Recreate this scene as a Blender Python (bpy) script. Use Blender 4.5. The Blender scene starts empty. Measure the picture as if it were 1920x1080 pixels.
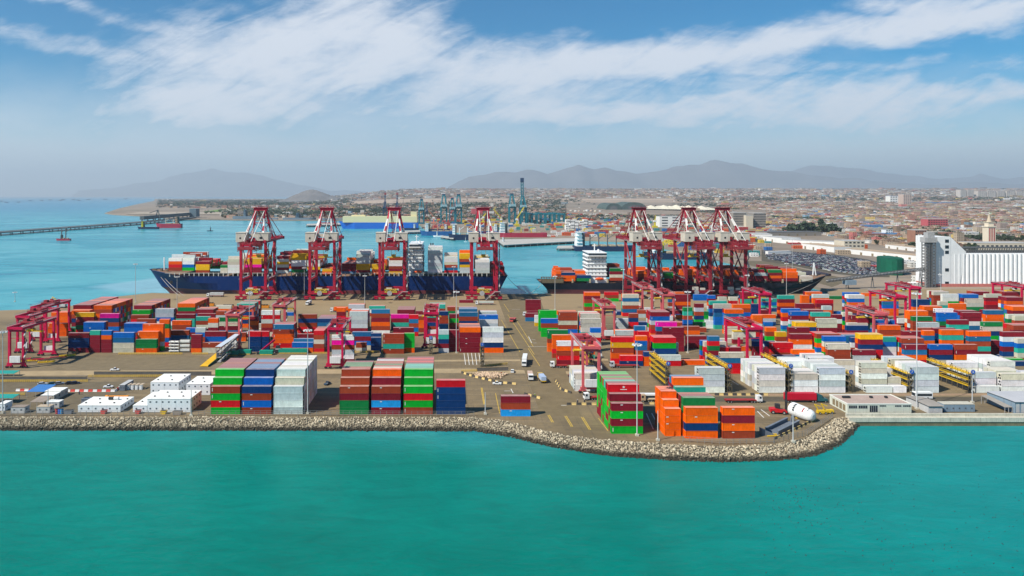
import bpy, math, random
import numpy as np
from mathutils import Vector, noise as mnoise
random.seed(7)
RS = np.random.RandomState(11)
SC = bpy.context.scene
COL = SC.collection
# ---------------------------------------------------------------- camera, sky, sun, exposure
H, FPX, CX, HY = 92.0, 1280.0, 845.0, 367.0      # drone height (m), focal length / principal point in 1920x1080 pixels
cam_d = bpy.data.cameras.new('camera'); cam = bpy.data.objects.new('camera', cam_d); COL.objects.link(cam)
cam.location = (0, 0, H); cam.rotation_euler = (math.radians(90), 0, 0)
cam_d.sensor_width = 36.0; cam_d.lens = 24.0
cam_d.shift_x = (960 - CX) / 1920; cam_d.shift_y = -(540 - HY) / 1920
cam_d.clip_start = 1.0; cam_d.clip_end = 160000
SC.camera = cam
SC.render.engine = 'CYCLES'
SC.view_settings.view_transform = 'Standard'; SC.view_settings.look = 'None'; SC.view_settings.gamma = 1
SC.view_settings.exposure = 0.43
cy = SC.cycles
cy.max_bounces = 6; cy.diffuse_bounces = 2; cy.glossy_bounces = 2; cy.transmission_bounces = 2; cy.volume_bounces = 0
cy.transparent_max_bounces = 4; cy.caustics_reflective = False; cy.caustics_refractive = False

SUN = Vector((-0.84, -0.50, 1.0)).normalized()        # towards the sun: it stands behind the drone on its left
SUN_EL = math.asin(SUN.z); SUN_ROT = math.atan2(SUN.x, SUN.y)
W = bpy.data.worlds.new("World"); SC.world = W; W.use_nodes = True
wn, wl = W.node_tree.nodes, W.node_tree.links
wn.clear()

class NT:
    """small helper that writes node expressions"""
    def __init__(s, tree): s.n, s.l = tree.nodes, tree.links
    def node(s, t, **kw):
        n = s.n.new(t)
        for k, v in kw.items(): setattr(n, k, v)
        return n
    def put(s, sock, v):
        if isinstance(v, (int, float)): sock.default_value = v
        elif isinstance(v, tuple): sock.default_value = v if len(v) == len(sock.default_value) else v + (1,)
        else: s.l.new(v, sock)
    def m(s, op, a, b=None, c=None, clamp=False):
        n = s.node('ShaderNodeMath', operation=op, use_clamp=clamp)
        s.put(n.inputs[0], a)
        if b is not None: s.put(n.inputs[1], b)
        if c is not None: s.put(n.inputs[2], c)
        return n.outputs[0]
    def add(s, a, b): return s.m('ADD', a, b)
    def sub(s, a, b): return s.m('SUBTRACT', a, b)
    def mul(s, a, b): return s.m('MULTIPLY', a, b)
    def div(s, a, b): return s.m('DIVIDE', a, b)
    def smooth(s, x, lo, hi, a=0.0, b=1.0):
        n = s.node('ShaderNodeMapRange', interpolation_type='SMOOTHSTEP')
        for i, v in enumerate((x, lo, hi, a, b)): s.put(n.inputs[i], v)
        return n.outputs[0]
    def lin(s, x, lo, hi, a=0.0, b=1.0):
        n = s.node('ShaderNodeMapRange')
        for i, v in enumerate((x, lo, hi, a, b)): s.put(n.inputs[i], v)
        return n.outputs[0]
    def mix(s, f, a, b, blend='MIX'):
        n = s.node('ShaderNodeMix', data_type='RGBA', blend_type=blend)
        s.put(n.inputs['Factor'], f); s.put(n.inputs[6], a); s.put(n.inputs[7], b)
        return n.outputs[2]
    def noise(s, vec, scale, detail=4, rough=0.55, dist=0.0):
        n = s.node('ShaderNodeTexNoise')
        if vec is not None: s.l.new(vec, n.inputs['Vector'])
        n.inputs['Scale'].default_value = scale; n.inputs['Detail'].default_value = detail
        n.inputs['Roughness'].default_value = rough; n.inputs['Distortion'].default_value = dist
        return n.outputs['Fac']
    def xyz(s, x, y, z=0.0):
        n = s.node('ShaderNodeCombineXYZ')
        for i, v in enumerate((x, y, z)): s.put(n.inputs[i], v)
        return n.outputs[0]
    def sep(s, v):
        n = s.node('ShaderNodeSeparateXYZ'); s.l.new(v, n.inputs[0]); return n.outputs

T = NT(W.node_tree)
sky = T.node('ShaderNodeTexSky', sky_type='NISHITA', sun_disc=False)
sky.sun_elevation = SUN_EL; sky.sun_rotation = SUN_ROT; sky.altitude = 100
sky.air_density = 1.0; sky.dust_density = 0.15; sky.ozone_density = 3.0
hs = T.node('ShaderNodeHueSaturation'); hs.inputs['Saturation'].default_value = 3.0; hs.inputs['Value'].default_value = 0.78
hs.inputs['Hue'].default_value = 0.494
wl.new(sky.outputs[0], hs.inputs['Color'])
# cirrus: a direction in the sky -> azimuth / elevation slopes, and the point where it meets a cloud sheet
gx, gy, gz = T.sep(T.node('ShaderNodeTexCoord').outputs['Generated'])
az = T.m('ARCTAN2', gx, T.m('MAXIMUM', gy, -2.0))
el = T.m('ARCTAN2', gz, T.m('SQRT', T.add(T.mul(gx, gx), T.mul(gy, gy))))
X_ = T.mul(T.m('TANGENT', T.m('MINIMUM', T.m('MAXIMUM', az, -1.3), 1.3)), 1.28)      # about -0.85 .. 1.08 over the picture's width
Y_ = T.mul(T.m('TANGENT', el), 1.28)
Y_ = T.mul(Y_, T.m('SQRT', T.add(1.0, T.m('POWER', T.div(X_, 1.28), 2.0))))           # 0 at the horizon .. 0.367 at the top
warp = T.noise(T.xyz(X_, T.mul(Y_, 2.0)), 2.2, 4, 0.6)
warp2 = T.noise(T.xyz(T.add(X_, 5.3), T.mul(Y_, 2.0)), 3.1, 4, 0.6)
Xw = T.add(X_, T.mul(T.sub(warp, 0.5), 0.22)); Yw = T.add(Y_, T.mul(T.sub(warp2, 0.5), 0.10))
def band(x0, y0, x1, y1, w0, w1, bend=0.0):
    """soft band between two points of the sky, with its half widths at either end"""
    t = T.m('DIVIDE', T.sub(Xw, x0), x1 - x0)
    yc = T.add(T.add(y0, T.mul(t, y1 - y0)), T.mul(T.mul(t, T.sub(1.0, t)), bend))
    w = T.m('MAXIMUM', T.add(w0, T.mul(t, w1 - w0)), 0.006)
    d = T.div(T.m('ABSOLUTE', T.sub(Yw, yc)), w)
    ends = T.mul(T.smooth(t, -0.12, 0.12), T.smooth(t, 0.92, 1.12, 1.0, 0.0))
    return T.mul(T.smooth(d, 0.0, 1.0, 1.0, 0.0), ends)
def blob(x, y, rx, ry):
    a = T.div(T.sub(Xw, x), rx); b = T.div(T.sub(Yw, y), ry)
    return T.smooth(T.m('SQRT', T.add(T.mul(a, a), T.mul(b, b))), 0.15, 1.0, 1.0, 0.0)
masks = [band(-0.10, 0.235, 1.10, 0.36, 0.105, 0.05, -0.12), blob(-0.18, 0.27, 0.36, 0.20), blob(-0.42, 0.17, 0.42, 0.10),
         T.mul(band(-0.02, 0.145, 1.12, 0.19, 0.05, 0.085, 0.0), 0.85), T.mul(band(-0.9, 0.325, -0.40, 0.215, 0.035, 0.055, 0.02), 0.62),
         T.mul(band(-0.82, 0.40, -0.48, 0.29, 0.045, 0.03), 0.55), T.mul(blob(-0.02, 0.20, 0.30, 0.10), 0.8), T.mul(blob(-0.7, 0.12, 0.5, 0.09), 0.55),
         T.mul(band(0.45, 0.23, 1.1, 0.255, 0.03, 0.04, -0.03), 0.55), T.mul(blob(0.95, 0.35, 0.35, 0.07), 0.8), T.mul(blob(0.0, 0.19, 1.0, 0.15), 0.72), T.mul(blob(0.75, 0.16, 0.60, 0.11), 0.85), T.mul(blob(-0.30, 0.24, 0.60, 0.19), 0.88)]
ms = masks[0]
for k in masks[1:]: ms = T.m('MAXIMUM', ms, k)
ang = math.radians(24)
sx = T.add(T.mul(X_, math.cos(ang)), T.mul(Y_, math.sin(ang))); sy = T.sub(T.mul(Y_, math.cos(ang)), T.mul(X_, math.sin(ang)))
fib = T.noise(T.xyz(T.mul(sx, 1.0), T.mul(sy, 5.0)), 5.0, 8, 0.66, 0.9)
fib2 = T.noise(T.xyz(T.mul(X_, 1.4), T.mul(Y_, 6.0), 3.0), 11.0, 6, 0.7, 0.4)
puff = T.noise(T.xyz(X_, T.mul(Y_, 1.8), 7.0), 5.5, 6, 0.6, 0.3)
tex = T.add(T.add(T.mul(fib, 0.46), T.mul(puff, 0.46)), T.mul(fib2, 0.20))
cloud = T.smooth(T.add(T.mul(ms, 0.60), T.add(T.mul(tex, 1.3), -0.19)), 0.66, 1.16)
veil = T.mul(T.smooth(T.add(Y_, T.mul(T.sub(puff, 0.5), 0.16)), 0.05, 0.285, 1.0, 0.0), 0.80)
cloud = T.mul(T.m('MAXIMUM', cloud, veil), T.smooth(Y_, -0.01, 0.09, 0.35, 1.0))
skyc = T.mix(T.mul(cloud, 0.90), hs.outputs[0], (6.2, 6.5, 7.05, 1.0))
haze_low = T.smooth(Y_, -0.02, 0.15, 0.8, 0.0)
skyc = T.mix(haze_low, skyc, (3.9, 4.75, 6.0, 1.0))
bg = T.node('ShaderNodeBackground'); wl.new(skyc, bg.inputs['Color']); bg.inputs['Strength'].default_value = 0.1
wo = T.node('ShaderNodeOutputWorld'); wl.new(bg.outputs[0], wo.inputs['Surface'])

sun_d = bpy.data.lights.new('sun', 'SUN'); sun_d.energy = 5.0; sun_d.angle = math.radians(0.5); sun_d.color = (1.0, 0.95, 0.86)
sun_o = bpy.data.objects.new('sun', sun_d); COL.objects.link(sun_o); sun_o.rotation_euler = SUN.to_track_quat('Z', 'Y').to_euler()
sun_o.location = SUN * 500

# ---------------------------------------------------------------- helpers
def G(px, py, z=0.0):
    """ground point seen at a pixel of the 1920x1080 photograph"""
    D = FPX * (H - z) / (py - HY); return ((px - CX) * D / FPX, D, z)
def XW(px, D): return (px - CX) * D / FPX
def ZW(py, D): return H - (py - HY) * D / FPX
def DG(py, z=0.0): return FPX * (H - z) / (py - HY)

MATS = {}
def mat(name, col, rough=0.6, var=0.18, scale=1.0, metal=0.0, bump=0.0, streak=0.0):
    """painted / weathered surface: base colour broken by two scales of noise in world space"""
    if name in MATS: return MATS[name]
    m = bpy.data.materials.new(name); m.use_nodes = True; MATS[name] = m
    t = NT(m.node_tree); b = m.node_tree.nodes['Principled BSDF']
    g = t.node('ShaderNodeNewGeometry').outputs['Position']
    n1 = t.noise(g, 0.35 * scale, 5, 0.65); n2 = t.noise(g, 2.6 * scale, 3, 0.6)
    f = t.add(t.mul(n1, 0.65), t.mul(n2, 0.35))
    v = t.lin(f, 0.3, 0.7, 1.0 - var, 1.0 + var)
    c = t.mix(1.0, col + (1,), t.xyz(v, v, v), 'MULTIPLY')
    if streak:
        x, y, z = t.sep(g)
        s = t.noise(t.xyz(t.mul(x, 1.6), t.mul(y, 1.6), t.mul(z, 0.12)), 1.0, 3, 0.6)
        c = t.mix(t.smooth(s, 0.5, 0.75, 0.0, streak), c, (0.12, 0.085, 0.06, 1))
    t.l.new(c, b.inputs['Base Color'])
    b.inputs['Roughness'].default_value = rough; b.inputs['Metallic'].default_value = metal; b.inputs['Specular IOR Level'].default_value = 0.2
    if bump:
        bn = t.node('ShaderNodeBump'); bn.inputs['Strength'].default_value = bump; t.l.new(n2, bn.inputs['Height']); t.l.new(bn.outputs[0], b.inputs['Normal'])
    return m
def attr_mat(name, source, rough=0.55, rib=False, var=0.16, windows=False):
    """paint whose colour is the object's own colour ('object') or the face's own ('col')"""
    m = bpy.data.materials.new(name); m.use_nodes = True
    t = NT(m.node_tree); b = m.node_tree.nodes['Principled BSDF']
    g = t.node('ShaderNodeNewGeometry').outputs['Position']
    c = t.node('ShaderNodeObjectInfo').outputs['Color'] if source == 'object' else t.node('ShaderNodeAttribute', attribute_name='col').outputs['Color']
    x, y, z = t.sep(g)
    n1 = t.noise(g, 0.5, 4, 0.65); n2 = t.noise(t.xyz(t.mul(x, 2.2), t.mul(y, 2.2), t.mul(z, 0.5)), 1.0, 4, 0.65)
    v = t.lin(t.add(t.mul(n1, 0.5), t.mul(n2, 0.5)), 0.32, 0.68, 1.0 - var, 1.0 + var)
    c = t.mix(1.0, c, t.xyz(v, v, v), 'MULTIPLY')
    c = t.mix(t.smooth(n2, 0.58, 0.8, 0.0, 0.22), c, (0.13, 0.07, 0.04, 1))
    nz = t.sep(t.node('ShaderNodeNewGeometry').outputs['Normal'])[2]
    if rib:
        up = t.smooth(nz, 0.6, 0.9, 0.0, 0.36)            # roofs: sun-bleached, dusty paint
        c = t.mix(up, c, (0.62, 0.53, 0.48, 1))
        w = t.m('SINE', t.mul(t.add(x, y), 14.0))
        bn = t.node('ShaderNodeBump'); bn.inputs['Strength'].default_value = 0.55; bn.inputs['Distance'].default_value = 0.05
        t.l.new(w, bn.inputs['Height']); t.l.new(bn.outputs[0], b.inputs['Normal'])
    if windows:
        wx = t.m('FRACT', t.mul(t.add(x, y), 0.26)); wz = t.m('FRACT', t.mul(z, 0.33))
        k = t.mul(t.mul(t.m('GREATER_THAN', wx, 0.55), t.m('GREATER_THAN', wz, 0.5)), t.m('LESS_THAN', t.m('ABSOLUTE', nz), 0.5))
        c = t.mix(t.mul(k, 0.75), c, (0.03, 0.035, 0.045, 1))
    t.l.new(c, b.inputs['Base Color']); b.inputs['Roughness'].default_value = rough; b.inputs['Specular IOR Level'].default_value = 0.12
    return m

class MB:
    """collects boxes, beams, tubes and prisms and links them as ONE mesh object"""
    def __init__(s): s.v, s.f, s.c = [], [], []
    def face(s, pts, c=None):
        k = len(s.v); s.v += [tuple(p) for p in pts]; s.f.append(tuple(range(k, k + len(pts)))); s.c.append(c)
    def box(s, x0, x1, y0, y1, z0, z1, c=None, top=None):
        k = len(s.v)
        s.v += [(x0, y0, z0), (x1, y0, z0), (x1, y1, z0), (x0, y1, z0), (x0, y0, z1), (x1, y0, z1), (x1, y1, z1), (x0, y1, z1)]
        for i, q in enumerate(((0, 1, 5, 4), (1, 2, 6, 5), (2, 3, 7, 6), (3, 0, 4, 7), (4, 5, 6, 7), (3, 2, 1, 0))):
            s.f.append(tuple(k + j for j in q)); s.c.append(top if (i == 4 and top is not None) else c)
        return s
    def cbox(s, cx, cy_, z0, sx, sy, sz, rot=0.0, c=None, top=None):
        k = len(s.v); ca, sa = math.cos(rot), math.sin(rot)
        for z in (z0, z0 + sz):
            for dx, dy in ((-1, -1), (1, -1), (1, 1), (-1, 1)):
                a, b = dx * sx / 2, dy * sy / 2
                s.v.append((cx + a * ca - b * sa, cy_ + a * sa + b * ca, z))
        for i, q in enumerate(((0, 1, 5, 4), (1, 2, 6, 5), (2, 3, 7, 6), (3, 0, 4, 7), (4, 5, 6, 7), (3, 2, 1, 0))):
            s.f.append(tuple(k + j for j in q)); s.c.append(top if (i == 4 and top is not None) else c)
        return s
    def beam(s, p, q, w, h=None, c=None):
        p, q = Vector(p), Vector(q); h = h or w; d = (q - p)
        if d.length < 1e-6: return s
        d.normalize(); up = Vector((0, 0, 1)) if abs(d.z) < 0.95 else Vector((0, 1, 0))
        a = d.cross(up).normalized() * (w / 2); b = a.cross(d).normalized() * (h / 2); k = len(s.v)
        for o in (p, q):
            for u, v in ((-1, -1), (1, -1), (1, 1), (-1, 1)): s.v.append(tuple(o + a * u + b * v))
        for f in ((0, 1, 5, 4), (1, 2, 6, 5), (2, 3, 7, 6), (3, 0, 4, 7), (4, 5, 6, 7), (3, 2, 1, 0)):
            s.f.append(tuple(k + j for j in f)); s.c.append(c)
        return s
    def tube(s, p, q, r, r2=None, n=8, c=None, caps=True):
        p, q = Vector(p), Vector(q); r2 = r if r2 is None else r2; d = (q - p).normalized()
        up = Vector((0, 0, 1)) if abs(d.z) < 0.95 else Vector((1, 0, 0)); a = d.cross(up).normalized(); b = d.cross(a); k = len(s.v)
        for o, rr in ((p, r), (q, r2)):
            for i in range(n):
                t = 2 * math.pi * i / n; s.v.append(tuple(o + a * (rr * math.cos(t)) + b * (rr * math.sin(t))))
        for i in range(n):
            j = (i + 1) % n; s.f.append((k + i, k + j, k + n + j, k + n + i)); s.c.append(c)
        if caps: s.f.append(tuple(k + i for i in range(n))); s.c.append(c); s.f.append(tuple(k + n + i for i in reversed(range(n)))); s.c.append(c)
        return s
    def prism(s, poly, y0, y1, c=None):
        """polygon in x,z pushed from y0 to y1"""
        n, k = len(poly), len(s.v)
        s.v += [(x, y0, z) for x, z in poly] + [(x, y1, z) for x, z in poly]
        s.f.append(tuple(k + i for i in range(n))); s.c.append(c); s.f.append(tuple(k + n + i for i in reversed(range(n)))); s.c.append(c)
        for i in range(n):
            j = (i + 1) % n; s.f.append((k + i, k + j, k + n + j, k + n + i)); s.c.append(c)
        return s
    def slab(s, poly, z0, z1, c=None):
        """polygon in x,y pushed from z0 to z1"""
        n, k = len(poly), len(s.v)
        s.v += [(p[0], p[1], z0) for p in poly] + [(p[0], p[1], z1) for p in poly]
        s.f.append(tuple(k + i for i in reversed(range(n)))); s.c.append(c); s.f.append(tuple(k + n + i for i in range(n))); s.c.append(c)
        for i in range(n):
            j = (i + 1) % n; s.f.append((k + i, k + j, k + n + j, k + n + i)); s.c.append(c)
        return s
    def mesh(s, name):
        me = bpy.data.meshes.new(name); me.from_pydata(s.v, [], s.f); me.update()
        if any(c is not None for c in s.c):
            a = me.attributes.new('col', 'FLOAT_COLOR', 'FACE')
            a.data.foreach_set('color', np.array([(c or (.3, .3, .3)) + (1,) for c in s.c], dtype=np.float32).ravel())
        return me
    def build(s, name, m, parent=None, loc=(0, 0, 0), smooth=False):
        me = s.mesh(name)
        if smooth: me.shade_smooth()
        return link(name, me, m, parent, loc)
def link(name, me, m=None, parent=None, loc=(0, 0, 0), rz=0.0):
    if m is not None and not me.materials: me.materials.append(m)
    o = bpy.data.objects.new(name, me); COL.objects.link(o); o.location = loc; o.rotation_euler = (0, 0, rz)
    if parent is not None: o.parent = parent
    return o
def text_mesh(name, cu):
    t = bpy.data.objects.new(name, cu); COL.objects.link(t); me = bpy.data.meshes.new_from_object(t); bpy.data.objects.remove(t)
    o = bpy.data.objects.new(name, me); COL.objects.link(o); return o
def tag(o, label=None, cat=None, group=None, kind=None):
    for k, v in (('label', label), ('category', cat), ('group', group), ('kind', kind)):
        if v: o[k] = v
    return o
def thing(name, label, cat, loc=(0, 0, 0), rz=0.0, group=None):
    o = bpy.data.objects.new(name, None); COL.objects.link(o); o.location = loc; o.rotation_euler = (0, 0, rz)
    o.empty_display_size = 0.5
    return tag(o, label, cat, group)
def copy_tree(o, loc=None, rz=None, parent=None, label=None, group=None):
    c = o.copy(); COL.objects.link(c)
    if parent is not None: c.parent = parent
    for ch in o.children: copy_tree(ch, parent=c)
    if loc is not None: c.location = loc
    if rz is not None: c.rotation_euler = (0, 0, rz)
    if label: c['label'] = label
    if group: c['group'] = group
    return c
class Kind:
    """first call moves the prototype itself, later calls copy it with its parts"""
    def __init__(s, root): s.root, s.used = root, False
    def __call__(s, loc, rz=0.0, label=None, group=None, color=None):
        o = copy_tree(s.root) if s.used else s.root
        s.used = True; o.location = loc; o.rotation_euler = (0, 0, rz)
        if label: o['label'] = label
        if group: o['group'] = group
        if color is not None:
            for x in [o] + list(o.children): x.color = color + (1,)
        return o
# ---------------------------------------------------------------- water, land, yard, revetment, mountains
WZ = -3.0
def water_material():
    m = bpy.data.materials.new('sea_water'); m.use_nodes = True; t = NT(m.node_tree); b = m.node_tree.nodes['Principled BSDF']
    g = t.node('ShaderNodeNewGeometry').outputs['Position']; x, y, z = t.sep(g)
    yn = t.add(y, t.mul(t.sub(t.noise(g, 0.006, 4, 0.6), 0.5), 120.0))
    near = t.smooth(yn, 240.0, 330.0)                                      # turbid green bay on this side of the terminal, blue basin beyond
    lo = t.noise(g, 0.012, 4, 0.6)
    green = t.mix(t.smooth(lo, 0.3, 0.7), (0.000, 0.126, 0.096, 1), (0.000, 0.168, 0.130, 1))
    sh = t.smooth(t.add(y, t.mul(t.sub(lo, 0.5), 60.0)), 120.0, 290.0)
    green = t.mix(t.mul(sh, 0.55), green, (0.000, 0.205, 0.172, 1))
    green = t.mix(t.smooth(t.add(x, t.mul(lo, 60.0)), 40.0, 230.0, 0.0, 0.7), green, (0.000, 0.215, 0.215, 1))
    plume = t.noise(t.xyz(t.mul(x, 0.0022), t.mul(y, 0.0050)), 1.0, 5, 0.6, 1.2)
    swirl = t.noise(t.xyz(t.mul(x, 0.004), t.mul(y, 0.016)), 1.0, 6, 0.7, 2.0)
    blue = t.mix(t.smooth(plume, 0.42, 0.60), (0.020, 0.255, 0.315, 1), (0.075, 0.350, 0.395, 1))
    blue = t.mix(t.smooth(swirl, 0.54, 0.70, 0.0, 0.6), blue, (0.20, 0.43, 0.50, 1)); blue = t.mix(t.smooth(swirl, 0.46, 0.34, 0.0, 0.6), blue, (0.015, 0.175, 0.27, 1))
    cx_ = t.div(t.add(x, 265.0), 120.0); cy2 = t.div(t.sub(y, 760.0), 150.0)     # pale silt cloud off the yard's far corner
    pl = t.smooth(t.add(t.m('SQRT', t.add(t.mul(cx_, cx_), t.mul(cy2, cy2))), t.mul(t.sub(plume, 0.5), 1.4)), 0.75, 1.0, 0.75, 0.0)
    blue = t.mix(pl, blue, (0.235, 0.43, 0.50, 1))
    far = t.smooth(y, 1500.0, 6000.0); blue = t.mix(far, blue, (0.018, 0.200, 0.330, 1))
    t.l.new(t.mix(near, green, blue), b.inputs['Base Color'])
    b.inputs['Roughness'].default_value = 0.22; b.inputs['IOR'].default_value = 1.33; b.inputs['Specular IOR Level'].default_value = 0.12
    w1 = t.noise(t.xyz(t.mul(x, 0.30), t.mul(y, 0.55)), 1.0, 5, 0.65, 0.6); w2 = t.noise(g, 0.045, 4, 0.6)
    lf = t.noise(t.xyz(t.mul(x, 0.05), t.mul(y, 0.16), 9.0), 1.0, 6, 0.7, 1.0); gl = b.inputs['Base Color'].links[0].from_socket; vv = t.lin(lf, 0.3, 0.7, 0.86, 1.14); t.l.new(t.mix(1.0, gl, t.xyz(vv, vv, vv), 'MULTIPLY'), b.inputs['Base Color'])
    bn = t.node('ShaderNodeBump'); bn.inputs['Strength'].default_value = 0.7; bn.inputs['Distance'].default_value = 0.45
    t.l.new(t.add(w1, t.mul(w2, 1.5)), bn.inputs['Height']); t.l.new(bn.outputs[0], b.inputs['Normal'])
    return m
sea = MB(); sea.face([(-100000, -400, WZ), (100000, -400, WZ), (100000, 110000, WZ), (-100000, 110000, WZ)])
tag(sea.build('sea', water_material()), kind='structure')

def sstep(x, a, b):
    t = min(1, max(0, (x - a) / (b - a))); return t * t * (3 - 2 * t)
def ZT(X, D):
    """height of the land: flat by the port, rising gently inland behind the airport"""
    px = CX + FPX * X / max(D, 1)
    z = float(np.interp(D, [0, 3400, 5000, 6000, 7500, 9000, 14000, 16000], [0, 0, 20, 40, 63, 98, 235, 260]))
    return z * sstep(px, 520, 800)
def land_material():
    m = bpy.data.materials.new('dusty_city_ground'); m.use_nodes = True; t = NT(m.node_tree); b = m.node_tree.nodes['Principled BSDF']
    g = t.node('ShaderNodeNewGeometry').outputs['Position']; x, y, z = t.sep(g)
    n1 = t.noise(t.xyz(t.mul(x, 0.004), t.mul(y, 0.0022)), 1.0, 6, 0.65); n2 = t.noise(g, 0.05, 5, 0.7); n3 = t.noise(t.xyz(t.mul(x, 0.0015), t.mul(y, 0.0008), 4.0), 1.0, 4, 0.6)
    c = t.mix(t.smooth(n1, 0.35, 0.65), (0.20, 0.15, 0.105, 1), (0.31, 0.235, 0.165, 1))
    c = t.mix(t.smooth(n2, 0.4, 0.7, 0.0, 0.6), c, (0.15, 0.14, 0.12, 1))
    c = t.mix(t.smooth(n3, 0.55, 0.66, 0.0, 0.6), c, (0.10, 0.125, 0.07, 1))
    t.l.new(c, b.inputs['Base Color']); b.inputs['Roughness'].default_value = 0.9
    return m
LAND = [(2300, 783), (2300, 372.5), (290, 372.5), (289, 376.5), (252, 384), (222, 391), (196, 399.5), (212, 402), (287, 406), (340, 412), (375, 411), (475, 412.5), (640, 413), (700, 414.5), (785, 420), (800, 432),
        (930, 437), (936, 446), (1090, 449), (1180, 452), (1235, 462), (1300, 475), (1400, 498), (1500, 528), (1549, 543), (1555, 551), (945, 551), (352, 551), (285, 549), (248, 553), (200, 558), (135, 573), (60, 580),
        (-260, 590), (-260, 783), (890, 783), (950, 790), (1010, 806), (1060, 817), (1130, 825), (1250, 833), (1360, 838), (1450, 835), (1510, 822), (1545, 802), (1566, 785), (1600, 783)]
def poly_sheet(name, pts, z0, zb, m):
    """flat polygon with a skirt down to zb, triangulated"""
    from mathutils.geometry import tessellate_polygon
    me = MB(); P = [Vector((p[0], p[1], z0)) for p in pts]
    me.v = [tuple(p) for p in P]
    for tri in tessellate_polygon([P]): me.f.append(tuple(tri)); me.c.append(None)
    n = len(P)
    if zb is not None:
        me.v += [(p[0], p[1], zb) for p in P]
        for i in range(n):
            j = (i + 1) % n; me.f.append((i, j, n + j, n + i)); me.c.append(None)
    ob = me.build(name, m)
    import bmesh
    b = bmesh.new(); b.from_mesh(ob.data); bmesh.ops.recalc_face_normals(b, faces=b.faces); b.to_mesh(ob.data); b.free()
    return ob
land_pts = [G(*p) for p in LAND]
tag(poly_sheet('ground', land_pts, -0.03, -9, land_material()), kind='structure')
# rising plain behind the airport
gm = MB(); pxs = list(range(500, 2421, 40)); ds = [3300, 3700, 4300, 5000, 5600, 6200, 6900, 7500, 8200, 9000, 10000, 11500, 13000, 14500]
for D in ds:
    for px in pxs:
        X = XW(px, D); gm.v.append((X, D, ZT(X, D) - 0.05 + (0.6 if px > 500 else -1.0)))
nx = len(pxs)
for i in range(len(ds) - 1):
    for j in range(nx - 1): gm.f.append((i * nx + j, i * nx + j + 1, (i + 1) * nx + j + 1, (i + 1) * nx + j)); gm.c.append(None)
tag(gm.build('inland_terrain', land_material()), kind='structure')
def strip(name, pxy, m, dz=1.2):
    """a field or airstrip draped on the land, given by its outline in the photograph"""
    b = MB(); n = 24
    lo, hi = pxy                                       # two polylines (px, D) near and far
    for k in range(n + 1):
        t = k / n
        for ln in (lo, hi):
            px = np.interp(t, [0, 1], [ln[0][0], ln[1][0]]); D = np.interp(t, [0, 1], [ln[0][1], ln[1][1]])
            X = XW(px, D); b.v.append((X, D, ZT(X, D) + dz))
    for k in range(n): b.f.append((2 * k, 2 * k + 2, 2 * k + 3, 2 * k + 1)); b.c.append(None)
    return tag(b.build(name, m), kind='structure')
strip('airfield', (((640, 5750), (1560, 5750)), ((660, 7250), (1520, 7250))), mat('dry_airfield_soil', (0.40, 0.30, 0.22), 0.95, 0.12, 0.02))
strip('field', (((380, 3900), (660, 3700)), ((420, 4700), (640, 4500))), mat('green_field', (0.13, 0.22, 0.05), 0.95, 0.3, 0.02), 1.6)
strip('sand_flat', (((235, 3350), (520, 3350)), ((262, 3800), (470, 3800))), mat('pale_sand', (0.36, 0.30, 0.23), 0.95, 0.25, 0.02), 1.6)

def yard_material():
    m = bpy.data.materials.new('yard_concrete'); m.use_nodes = True; t = NT(m.node_tree); b = m.node_tree.nodes['Principled BSDF']
    g = t.node('ShaderNodeNewGeometry').outputs['Position']; x, y, z = t.sep(g)
    n1 = t.noise(g, 0.03, 6, 0.65); n2 = t.noise(g, 0.4, 5, 0.7); st = t.noise(t.xyz(t.mul(x, 0.012), t.mul(y, 0.22)), 1.0, 5, 0.65)
    c = t.mix(t.smooth(n1, 0.35, 0.65), (0.132, 0.096, 0.049, 1), (0.212, 0.154, 0.078, 1))
    c = t.mix(t.smooth(st, 0.48, 0.72, 0.0, 0.6), c, (0.30, 0.218, 0.118, 1))
    c = t.mix(t.smooth(n2, 0.52, 0.72, 0.0, 0.6), c, (0.07, 0.06, 0.048, 1))
    tr = t.noise(t.xyz(t.mul(x, 0.010), t.mul(y, 0.9), 3.0), 1.0, 4, 0.7); tr2 = t.noise(t.xyz(t.mul(x, 0.9), t.mul(y, 0.012), 5.0), 1.0, 4, 0.7)
    c = t.mix(t.smooth(tr, 0.53, 0.66, 0.0, 0.5), c, (0.075, 0.062, 0.046, 1)); c = t.mix(t.mul(t.smooth(tr2, 0.55, 0.68, 0.0, 0.5), t.smooth(t.m('ABSOLUTE', t.sub(x, 40.0)), 20.0, 60.0, 1.0, 0.0)), c, (0.075, 0.062, 0.046, 1))
    jx = t.m('LESS_THAN', t.m('FRACT', t.mul(x, 1 / 7.5)), 0.03); jy = t.m('LESS_THAN', t.m('FRACT', t.mul(y, 1 / 7.5)), 0.05)
    c = t.mix(t.mul(t.m('MAXIMUM', jx, jy), 0.35), c, (0.07, 0.06, 0.05, 1))
    qy = t.smooth(y, 470.0, 560.0); c = t.mix(t.mul(qy, 0.6), c, (0.34, 0.242, 0.125, 1))
    t.l.new(c, b.inputs['Base Color']); b.inputs['Roughness'].default_value = 0.85
    bn = t.node('ShaderNodeBump'); bn.inputs['Strength'].default_value = 0.2; t.l.new(n2, bn.inputs['Height']); t.l.new(bn.outputs[0], b.inputs['Normal'])
    return m
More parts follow.
